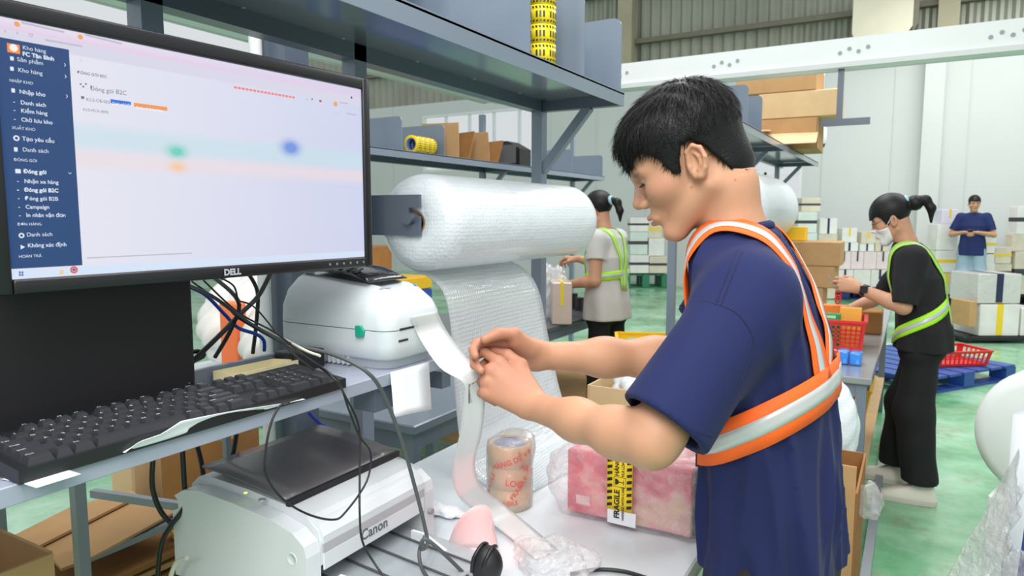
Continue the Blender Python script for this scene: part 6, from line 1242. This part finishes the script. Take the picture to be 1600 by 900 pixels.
    if vest:
        bt = BVHTree.FromPolygons(*(lambda r: (r[0].tolist(), r[1].tolist()))(polygonize(body_top, lo - [0.1, 0.1, 0.5], hi, 0.012))); zb, tl, lime = vest
        P = []; N = []
        for a in np.linspace(0, 6.2832, 49):
            dr = np.array([math.cos(a), math.sin(a), 0]); o_ = np.array([pe[0] * .5 + chs[0] * .5, 0, zb + tl * math.cos(a)]) + dr * 0.6; hh_ = bt.ray_cast(Vector(o_), Vector(-dr))
            if hh_[0] is not None: P.append(np.array(hh_[0])); N.append(np.array(hh_[1]))
        P = smooth_arr(P, 3); N = smooth_arr(N, 5); hb = part('harness', ribbon(MB(), P, N, -0.028, 0.028, 0.008, 0.002), lime, o, local=True); part('reflective_strip', ribbon(MB(), P, N, -0.01, 0.01, 0.0098, 0.001), SIL, hb, local=True)
        for sg in (1, -1):
            P = []; N = []
            for a in np.linspace(math.radians(-60), math.radians(245), 60):
                y = np.interp(math.degrees(a), [-60, 0, 90, 180, 245], [sg * 0.075, sg * 0.075, sg * 0.075, sg * 0.045, sg * 0.01]); dr = np.array([math.cos(a), 0, math.sin(a)]); o_ = np.array([chs[0], y, (zb + nk[2]) / 2 + 0.03]) + dr * 0.6; hh_ = bt.ray_cast(Vector(o_), Vector(-dr))
                if hh_[0] is not None: P.append(np.array(hh_[0])); N.append(np.array(hh_[1]))
            if len(P) > 8: P = smooth_arr(P, 4); N = smooth_arr(N, 6); part('shoulder_strap', ribbon(MB(), P, N, -0.02, 0.02, 0.007, 0.002), lime, hb, local=True); part('reflective_strip', ribbon(MB(), P, N, -0.006, 0.006, 0.0088, 0.001), SIL, hb, local=True)
    if watch:
        c = J['wrL'] + (J['elL'] - J['wrL']) * 0.12; ax = (J['wrL'] - J['elL']) / np.linalg.norm(J['wrL'] - J['elL']); w_ = part('watch_strap', MB().lathe([(-0.012, 0.028), (-0.012, 0.031), (0.012, 0.031), (0.012, 0.028), (-0.012, 0.028)], c, ax, 20), BLACK, o, local=True)
        part('watch_face', MB().cbox(c + [0, 0.03, 0.008], (0.035, 0.01, 0.035)), BLACK, w_, local=True)
    return o
LIME = M('lime webbing', (170, 240, 40), 0.55, 0, 0.04); BLKT = M('black cotton', (17, 17, 20), 0.85, 0, 0.08, 6)
wf = at(1425, 772, z=0)
JW = dict(pelvis=(0, 0, 0.86), chest=(0.05, 0, 1.12), neck=(0.10, 0, 1.285), head=(0.165, 0, 1.405), shL=(0.06, 0.145, 1.22), elL=(0.085, 0.20, 0.985), wrL=(0.285, 0.15, 1.06), hdL=(0.9, -0.1, 0.2), dzL=(0, 1, 0.4), shR=(0.07, -0.145, 1.22), elR=(0.20, -0.18, 1.0), wrR=(0.39, -0.08, 0.90), hdR=(0.9, 0.1, -0.3),
          knL=(0.02, 0.09, 0.45), knR=(0.07, -0.10, 0.45), anL=(-0.02, 0.10, 0.12), anR=(0.10, -0.12, 0.12))
wr = bg_person('woman in black clothes and lime harness working at the steel table, hair tied up', (wf[0] + 0.01, wf[1] + 0.0, 0), math.pi - 0.05, 1.0, JW, BLKT, BLKT, 'bun', 0.0048, 0.95, (0.90, -0.10, LIME), True, 0.76, (226, 220, 208), 0.38, (0.12, 0.17), True, watch=True, leg_r=(0.09, 0.085, 0.082))
hand_w = np.array(wr.location) + rotm(0, 0, math.pi - 0.05) @ (np.array(JW['wrL']) + np.array([0.10, -0.03, 0.0]))
sc_ = thing('scissors', 'red handled scissors held up by the woman in black', 'scissors', hand_w)
for s in (1, -1):
    part('handle', MB().tube([hand_w + np.array([0.012 * math.cos(a) + 0.0, 0.0 + s * 0.004, -0.05 + s * 0.014 + 0.022 * math.sin(a)]) for a in np.linspace(0, 6.283, 17)], 0.005, 6, 1), REDB, sc_); part('blade', MB().bar(hand_w + np.array([0, s * 0.003, -0.03]), hand_w + np.array([-0.05, s * 0.003, 0.06]), 0.003, 0.012, (0, 1, 0)), M('blade steel', (180, 184, 188), 0.25, 0.9, 0), sc_)
JL = dict(pelvis=(0, 0, 0.88), chest=(0.01, 0, 1.16), neck=(0.035, 0, 1.335), head=(0.075, 0, 1.455), shL=(0.0, 0.15, 1.275), elL=(-0.02, 0.19, 1.02), wrL=(0.20, 0.17, 0.98), hdL=(0.95, 0, -0.1), shR=(0.02, -0.15, 1.275), elR=(0.10, -0.2, 1.06), wrR=(0.30, -0.12, 1.13), hdR=(0.95, 0.1, 0.05),
          knL=(0.03, 0.08, 0.46), knR=(0.0, -0.08, 0.46), anL=(-0.01, 0.09, 0.075), anR=(0.02, -0.1, 0.075))
fl_ = at(952, 300, d=4.5); bg_person('woman in grey shirt and lime harness packing at the dark table, ponytail', (fl_[0], fl_[1], 0), math.pi - 0.15, 1.0, JL, M('light grey cotton', (196, 194, 190), 0.85, 0, 0.05), BLKT, 'tail', 0.0055, 0.5, (1.04, -0.015, LIME), True, 0.74, (60, 60, 64), 0.12, (0.122, 0.168))
mf_ = at(1512, 480, z=0); cd = math.atan2(-mf_[1], -mf_[0])
JM = dict(pelvis=(0, 0, 0.93), chest=(0.0, 0, 1.24), neck=(0.02, 0, 1.43), head=(0.045, 0, 1.565), turn=(0.3,), shL=(0, 0.165, 1.37), elL=(0.03, 0.27, 1.10), wrL=(0.22, 0.09, 1.14), hdL=(0.5, -0.8, 0.1), shR=(0, -0.165, 1.37), elR=(0.03, -0.27, 1.10), wrR=(0.22, -0.09, 1.14), hdR=(0.5, 0.8, 0.1),
          knL=(0.02, 0.12, 0.5), knR=(0.03, -0.09, 0.5), anL=(0.0, 0.13, 0.08), anR=(0.03, -0.1, 0.08))
mn = bg_person('man in navy shirt and pale jeans standing far back with a phone', (mf_[0], mf_[1], 0), cd - 0.1, 1.03, JM, M('navy shirt', (28, 42, 96), 0.85, 0, 0.06), M('pale denim', (150, 172, 190), 0.85, 0, 0.12, 5), 'short', 0.008, 0.75, None, False, 0.72, (70, 74, 86), 0.1, (0.115, 0.17), False, leg_r=(0.105, 0.10, 0.105))
ph = np.array(mn.location) + rotm(0, 0, cd - 0.1) @ np.array([0.30, 0.0, 1.19]); solo('mobile_phone', MB().bbox(-0.035, 0.035, -0.006, 0.006, -0.05, 0.05, 0.003, 1, R=rotm(0.9, 0, cd + 1.57), o=ph), BLACK, 'black phone held by the man far back', 'phone', loc=tuple(ph))
# ================================================================== pallets, carts, parcels
def pallet(label, c, sx, sy, rz, mat, h=0.14, ns=7, group=None):
    o = thing('pallet', label, 'pallet', c, group, rz); a, b = sx / 2, sy / 2; w = sx / ns
    for k in range(ns): part('deck_slat', MB().box(-a + k * w + w * 0.08, -a + (k + 1) * w - w * 0.08, -b, b, h - 0.02, h), mat, o, local=True)
    for x in (-a + 0.07, 0, a - 0.07):
        for y in (-b + 0.07, 0, b - 0.07): part('block', MB().box(x - 0.07, x + 0.07, y - 0.07, y + 0.07, 0.021, h - 0.021), mat, o, local=True)
    for y in (-b + 0.07, 0, b - 0.07): part('runner', MB().box(-a, a, y - 0.06, y + 0.06, 0.001, 0.02), mat, o, local=True)
    return o
PA = at(1452, 618, z=0); PB = at(1586, 594, z=0); e1 = (PB - PA) / np.linalg.norm(PB - PA); e2 = np.array([-e1[1], e1[0], 0]); L1 = np.linalg.norm(PB - PA) * 1.12; pc_ = PB - e1 * L1 / 2 + e2 * 0.55
pallet('blue plastic pallet on the green floor under the red basket', (pc_[0], pc_[1], 0.0), L1, 1.1, math.atan2(e1[1], e1[0]), BLUP)
bk = at(1492, 570, z=0.15); crate('plastic_basket', 'shallow red plastic basket resting on the blue pallet', (bk[0] - 0.04, bk[1] + 0.12, 0.142), 0.52, 0.36, 0.13, REDB, 0.65, 2, 10)
WRAP = M('white stretch wrap', (228, 226, 222), 0.28, 0, 0.08, 5, 0.35, 22, coat=0.4); WRAPP = M('pinkish stretch wrap', (232, 214, 216), 0.28, 0, 0.08, 5, 0.35, 22, coat=0.4); WRAPG = M('greenish stretch wrap', (208, 220, 212), 0.28, 0, 0.08, 5, 0.35, 22, coat=0.4); WRAPT = M('tan stretch wrap', (214, 204, 184), 0.3, 0, 0.1, 5, 0.35, 22, coat=0.4)
NVT = M('navy tape', (36, 42, 78), 0.4, 0, 0.1); YT = M('yellow tape', (238, 204, 40), 0.4, 0, 0.05); BKT = M('black strap', (58, 60, 64), 0.5, 0, 0.05)
def parcel_px(label, u0, v0, u1, v1, d, mat, tape=None, axis=0, deep=None, group=None, rz=None):
    a = at((u0 + u1) / 2, v1, d=d); w = (u1 - u0) / F_PX * d; h = (v1 - v0) / F_PX * d * 1.0; dp = deep or min(w * 0.8, 0.42); rz = YAW if rz is None else rz
    n = np.array([-math.sin(rz), math.cos(rz), 0]); c = a + n * dp / 2
    return closed_box('wrapped_parcel', label, (c[0], c[1], a[2]), (w * 0.98, dp, h * 0.985), mat, rz, group, tape, axis, 'parcel')
G1 = 'wrapped parcels by the back wall'; D1 = 11.9
for a in (('small tan parcel topmost of the leftmost back stack', 1252, 309, 1282, 331, 11.6, WRAPT, BKT, 1), ('large pale parcel with black strap in the leftmost back stack', 1246, 331, 1276, 364, 11.6, WRAPG, BKT, 1), ('greenish parcel beneath the strapped one in the leftmost back stack', 1242, 364, 1276, 400, 11.6, WRAPG, None, 0), ('low white parcel at the bottom of the leftmost back stack', 1240, 400, 1278, 470, 11.6, WRAP, None, 0),
          ('white parcel with vertical navy tape above a grey one', 1280, 341, 1308, 366, D1, WRAP, NVT, 2), ('grey white parcel under the one with navy tape', 1278, 366, 1308, 392, D1, WRAPT, None, 0), ('white parcel with yellow tape on the pink rows, left one', 1315, 356, 1339, 379, D1, WRAP, YT, 0), ('white parcel with navy tape above the pink row, left one', 1313, 379, 1341, 393, D1, WRAP, NVT, 2),
          ('tan parcel with yellow tape on the pink rows, right one', 1345, 362, 1368, 381, D1, WRAPT, YT, 0), ('white parcel with navy tape above the pink row, right one', 1343, 381, 1366, 393, D1, WRAP, NVT, 2), ('tan parcel beside the woman in black shoulder', 1367, 370, 1388, 393, D1, WRAPT, NVT, 2),
          ('pink and white parcel with navy tape, first of the upper pink row', 1307, 393, 1329, 421, D1, WRAPP, NVT, 0), ('pink and white parcel second of the upper pink row', 1329, 393, 1349, 421, D1, WRAPP, NVT, 0), ('pink and white parcel third of the upper pink row', 1349, 393, 1369, 421, D1, WRAPP, None, 0), ('pink and white parcel last of the upper pink row', 1369, 393, 1389, 421, D1, WRAPP, NVT, 0),
          ('white parcel left in the lowest row on the dark blue pallet', 1306, 421, 1333, 449, D1, WRAP, NVT, 0), ('white parcel middle in the lowest row on the dark blue pallet', 1333, 421, 1360, 449, D1, WRAP, None, 0), ('white parcel right in the lowest row on the dark blue pallet', 1360, 421, 1388, 449, D1, WRAP, NVT, 0), ('grey white parcel standing under the navy taped pair', 1278, 392, 1306, 467, D1, WRAPT, None, 0)):
    parcel_px(a[0], *a[1:6], a[6], a[7], a[8], group=G1)
pp_ = at(1346, 449, d=D1); pallet('dark blue pallet under the pink and white parcels', (pp_[0] - 0.05, pp_[1] + 0.25, 0.0), 0.9, 0.6, YAW, M('dark blue plastic', (30, 46, 104), 0.45), max(0.12, pp_[2] - 0.01))
G2 = 'wrapped parcels around the far man'; D2 = 11.2
for a in (('lilac white parcel with yellow tape above the far man shoulder', 1471, 327, 1497, 350, D2, M('lilac wrap', (222, 218, 232), 0.3, 0, 0.05), YT, 0), ('sagging white bag left of the far man', 1463, 350, 1496, 391, D2, WRAP, None, 0), ('white parcel with a yellow band left of the far man', 1461, 391, 1494, 426, D2, WRAP, YT, 1), ('large tan white parcel with short yellow tape at the far man knees', 1458, 426, 1498, 460, D2, WRAPT, YT, 0),
          ('white parcel at the far man right shoulder', 1530, 340, 1552, 368, D2, WRAP, None, 0), ('white parcel with yellow tape below the far man elbow', 1532, 368, 1556, 396, D2, WRAP, YT, 1), ('tall white bag right of the far man', 1532, 396, 1552, 460, D2, WRAP, None, 0), ('dark strapped parcel with yellow tape near the right edge', 1552, 386, 1580, 412, D2, WRAPT, YT, 1), ('grey parcel below the dark strapped one near the right edge', 1552, 412, 1580, 440, D2, WRAPT, BKT, 1), ('low white parcel under the grey one near the right edge', 1554, 440, 1582, 460, D2, WRAP, None, 0),
          ('tan parcel high in the stack at the right edge', 1580, 366, 1600, 392, D2, WRAPT, None, 0), ('grey strapped parcel topmost at the right edge', 1588, 322, 1612, 366, D2, WRAP, BKT, 1), ('tan tall parcel low in the stack at the right edge', 1582, 392, 1612, 460, D2, WRAPT, BKT, 1)):
    parcel_px(a[0], *a[1:6], a[6], a[7], a[8], group=G2)
pp_ = at(1478, 460, d=D2); pallet('black pallet under the parcels left of the far man', (pp_[0] - 0.1, pp_[1] + 0.25, 0.0), 0.6, 0.6, YAW, BLACK, max(0.06, pp_[2] - 0.01), 5); pp_ = at(1566, 460, d=D2); pallet('black pallet under the parcels at the right edge', (pp_[0], pp_[1] + 0.2, 0.0), 0.9, 0.45, YAW, BLACK, max(0.05, pp_[2] - 0.012), 5)
D3 = 7.75; cz = at(1560, 525, d=D3)[2]
parcel_px('shrink wrapped white parcel with navy tape, upper one on the black cart', 1526, 427, 1595, 474, D3, film('cart wrap', (236, 234, 230), 0.86, 0.2, 0.6, 14, 0.02, transl=0.2), NVT, 2, 0.5)
parcel_px('shrink wrapped white parcel with yellow tape, lower one on the black cart', 1528, 474, 1592, 525, D3, WRAP, YT, 2, 0.5); parcel_px('small white parcel at the right end of the black cart', 1594, 480, 1625, 525, D3, WRAP, None, 0, 0.4)
parcel_px('upright brown carton leaning on the cart parcels', 1514, 470, 1525, 511, D3 - 0.1, CARD, None, 0, 0.35)
cc_ = at(1566, 525, d=D3); ct_ = thing('hand_cart', 'low black cart carrying the shrink wrapped parcels', 'cart', (cc_[0] - 0.2, cc_[1] + 0.25, 0.0), None, YAW)
part('deck', MB().bbox(-0.4, 0.55, -0.36, 0.36, cz - 0.05, cz - 0.004, 0.01, 1), BLACK, ct_, local=True)
for x in (-0.30, 0.45):
    for y in (-0.28, 0.28): part('wheel', MB().cyl((x, y - 0.02, 0.045), (x, y + 0.02, 0.045), 0.044), BLACK, ct_, local=True)
part('fork_tip', MB().box(-0.5, -0.4, -0.2, -0.1, 0.03, cz - 0.06), STEEL_D, ct_, local=True); part('fork_tip', MB().box(-0.5, -0.4, 0.1, 0.2, 0.03, cz - 0.06), STEEL_D, ct_, local=True)
# stack on a green pallet beyond the woman in grey
G3 = 'wrapped parcels on the green pallet'; D4 = 13.8
for a in (('tall white parcel on the left of the green pallet stack, upper', 984, 340, 1014, 362, D4, WRAP, BKT, 1), ('white parcel in the middle left of the green pallet stack', 984, 362, 1012, 398, D4, WRAPG, BKT, 1), ('white parcel low on the left of the green pallet', 984, 398, 1014, 427, D4, WRAP, BKT, 1), ('cream parcel with yellow tape topmost right on the green pallet', 1012, 345, 1034, 372, D4, WRAPT, YT, 1), ('white parcel middle right on the green pallet', 1013, 372, 1038, 400, D4, WRAP, None, 0), ('cream parcel low on the right of the green pallet', 1014, 400, 1042, 427, D4, WRAPT, BKT, 1)): parcel_px(a[0], *a[1:6], a[6], a[7], a[8], group=G3)
pp_ = at(1013, 428, d=D4); pallet('green pallet beyond the woman in grey', (pp_[0] - 0.2, pp_[1] + 0.25, 0.0), 0.9, 0.7, YAW, M('green plastic', (44, 120, 88), 0.5), max(0.1, pp_[2] - 0.01))
# table of the woman in grey
parcel_px('wrapped pinkish carton with yellow tape on the dark table', 862, 431, 894, 499, 4.15, M('rosy carton wrap', (206, 186, 174), 0.3, 0, 0.05, 5, 0.2, 20, coat=0.4), YT, 0, 0.25).location.z = 0.771
crumple('plastic_bag', 'white plastic bag being filled by the woman in grey', 'plastic bag', (-2.03, 4.0, 0.93), 0.11, 0.12, 0.16, film('milky bag', (244, 244, 246), 0.6, 0.2, 0.5, 20, transl=0.5), 51, base=0.772, h=0.01)
for k in range(3): solo('black_spool', MB().cyl((-1.93 - 0.07 * k, 4.35 + 0.05 * k, 0.7715), (-1.93 - 0.07 * k, 4.35 + 0.05 * k, 0.84 + 0.02 * k), 0.032), M('dark spool', (46, 40, 40), 0.4), 'dark spool on the table of the woman in grey, %s' % ('nearest', 'middle', 'tallest')[k], 'spool', 'dark spools on the table', loc=(-1.93 - 0.07 * k, 4.35 + 0.05 * k, 0.7715))
for k, (u, c, r, h, lb) in enumerate(((897, (226, 226, 220), 0.022, 0.2, 'white bottle on the lower tier below the grey woman'), (912, (24, 24, 26), 0.03, 0.13, 'black mug shaped canister on the lower tier'), (926, (24, 24, 26), 0.028, 0.17, 'tall black canister on the lower tier'))):
    p = at(u, 634, d=3.75); o = thing('canister', lb, 'canister', (p[0], p[1], 0.2205)); part('body', MB().lathe([(0, 0), (0.0, r), (h * 0.9, r), (h * 0.93, r * 0.8)], (0, 0, 0), n=24), M('canister %d' % c[0], c, 0.35), o, local=True); part('lid', MB().lathe([(h * 0.93, r * 0.8), (h, r * 0.75), (h, 0)], (0, 0, 0), n=24), M('canister %d' % c[0], c, 0.35), o, local=True)
# floor clutter left of the rack
p = at(600, 405, d=7.0); pallet('blue pallet seen between monitor and bubble roll', (p[0] - 0.2, p[1], 0.0), 1.0, 0.8, 0.2, M('pallet blue', (34, 74, 168), 0.45)); q_ = pallet('blue pallet stacked with yellow lids, further back', (p[0] - 0.2, p[1] + 1.6, 0.0), 1.0, 0.8, 0.1, M('pallet blue', (34, 74, 168)))
for k in range(5): solo('plastic_tote', MB().bbox(-0.5, 0.5, -0.4, 0.4, 0, 0.13, 0.01, 1, o=(p[0] - 0.2, p[1], 0.142 + k * 0.135)), M('pallet blue', (34, 74, 168)) if k < 4 else YEL, 'stacked plastic tote on the blue pallet, level %s' % ('one', 'two', 'three', 'four', 'five with yellow top')[k], 'tote', 'stacked totes on the blue pallet', loc=(p[0] - 0.2, p[1], 0.142 + k * 0.135))
closed_box('cardboard_box', 'brown carton on top of the stacked totes', (p[0] - 0.25, p[1], 0.82), (0.4, 0.4, 0.3), CARD_D, 0.2)
# foreground at the right edge: film roll, roll end and plastic sheet
fr_ = at(1617, 760, d=1.75); zt_ = at(1590, 652, d=1.75)[2]
sr = thing('film_roll', 'upright white plastic film roll at the right edge', 'film roll', (fr_[0], fr_[1], 0.0)); FILM = M('milky film roll', (214, 220, 226), 0.3, 0, 0.04, 4, coat=0.3)
part('roll', MB().lathe([(0.001, 0.02), (0.001, 0.058), (zt_, 0.058), (zt_, 0.02)], (fr_[0], fr_[1], 0.0), n=40), FILM, sr); part('core', MB().lathe([(zt_ - 0.02, 0.0195), (zt_ + 0.01, 0.0195), (zt_ + 0.01, 0.016), (zt_ - 0.02, 0.016)], (fr_[0], fr_[1], 0.0), n=24), CARD, sr)
lr = at(1640, 690, d=2.25); r2 = 0.235
ob2 = thing('bubble_wrap_roll', 'fat translucent bubble wrap roll lying behind the upright film roll', 'bubble wrap', (lr[0], lr[1], lr[2] - r2)); part('roll', MB().lathe([(0, 0.04), (0, r2 * 0.8), (0.02, r2 * 0.96), (0.06, r2), (0.55, r2), (0.6, r2 * 0.9), (0.6, 0.04)], lr, (0.35, 0.9, 0), 48), M('milky roll film', (226, 234, 230), 0.3, 0, 0.04, 5, 0.1, 20, coat=0.3), ob2)
part('core', MB().lathe([(-0.002, 0.04), (0.6, 0.04), (0.6, 0.034), (-0.002, 0.034)], lr, (0.35, 0.9, 0), 24), CARD, ob2)
closed_box('cardboard_box', 'white foam block holding up the fat roll at the right edge', (lr[0] + 0.12, lr[1] + 0.27, 0.0), (0.4, 0.55, lr[2] - r2 - 0.002), M('white foam', (226, 230, 230), 0.6), -0.3)
g = []
A0 = at(1592, 700, d=1.62); A1 = at(1600, 915, d=1.45); B0 = at(1586, 712, d=1.70); B1 = at(1470, 915, d=1.66)
for t in np.linspace(0, 1, 24):
    row = []
    for s in np.linspace(0, 1, 24):
        p = (B0 * (1 - t) + B1 * t) * (1 - s) + (A0 * (1 - t) + A1 * t) * s; row.append(p + np.array([0.010, -0.016, 0.012]) * (math.sin(9 * s + 4 * t) + math.sin(15 * t - 6 * s + 1) + 0.6 * math.sin(23 * s * t + 2)) * min(1, 2.2 * t) * (0.2 + 0.8 * s))
    g.append(row)
solo('plastic_sheet', MB().sheet(g, 0.0015), film('clear crinkled sheet', (240, 246, 244), 0.32, 0.1, 0.9, 40, 0.012, transl=0.3, var=0.18), 'clear crinkled plastic sheet draped from the upright film roll', 'plastic sheet', loc=tuple(B1))
q0 = at(1596, 812, d=1.4); solo('blue_board', MB().box(-0.002, 0.01, -0.01, 0.25, 0, q0[2], R=rotm(0, 0.05, YAW - 0.5), o=(q0[0] + 0.012, q0[1], 0.0)), M('blue board', (64, 84, 190), 0.5), 'thin blue board edge at the lower right corner', 'board', loc=(q0[0], q0[1], 0.3))
# hanging bracket and dome camera
hb0 = at(1313, 150, y=4.78); hz = at(1313, 186, y=4.78)[2]; hk = thing('hanging_bracket', 'grey steel bracket hanging from the white tray with a side arm', 'bracket', (hb0[0], 4.78, hz))
part('drop_post', MB().box(hb0[0] - 0.017, hb0[0] + 0.017, 4.765, 4.795, hz, 2.31), STEEL_D, hk); part('side_arm', MB().box(hb0[0] - 0.1, hb0[0] + 0.17, 4.762, 4.798, hz - 0.04, hz - 0.0005), STEEL_D, hk)
dm = at(1281, 228, d=6.3); dc = thing('security_camera', 'white dome security camera beside the stacked cartons', 'camera', dm)
part('housing', MB().lathe([(0.015, 0.05), (0.03, 0.055), (0.15, 0.052), (0.17, 0.03), (0.17, 0)], dm, n=28), WHITE_P, dc); part('dome', MB().lathe([(-0.035, 0.0), (-0.028, 0.022), (-0.008, 0.038), (0.015, 0.044)], dm, n=24), M('dark dome', (20, 20, 24), 0.08, var=0), dc); part('pole', MB().cyl(dm + [0.0, 0.0, 0.165], (dm[0], dm[1], 2.76), 0.018), WHITE_P, dc); part('cross_pipe', MB().cyl((dm[0] - 2.5, dm[1], 2.775), (dm[0] + 3.5, dm[1], 2.775), 0.02), WHITE_P, dc)
mb = MB(); p = at(1263, 317, y=YW - 0.02); put_text(mb, 'J&T', 0.125, p, (1, 0, 0), (0, 0, 1), 'LEFT', 0.002); w_ = solo('wall_sign', mb, M('sign navy', (52, 58, 92), 0.5, var=0), 'small dark lettering J&T on the white back wall', 'sign', loc=tuple(p))
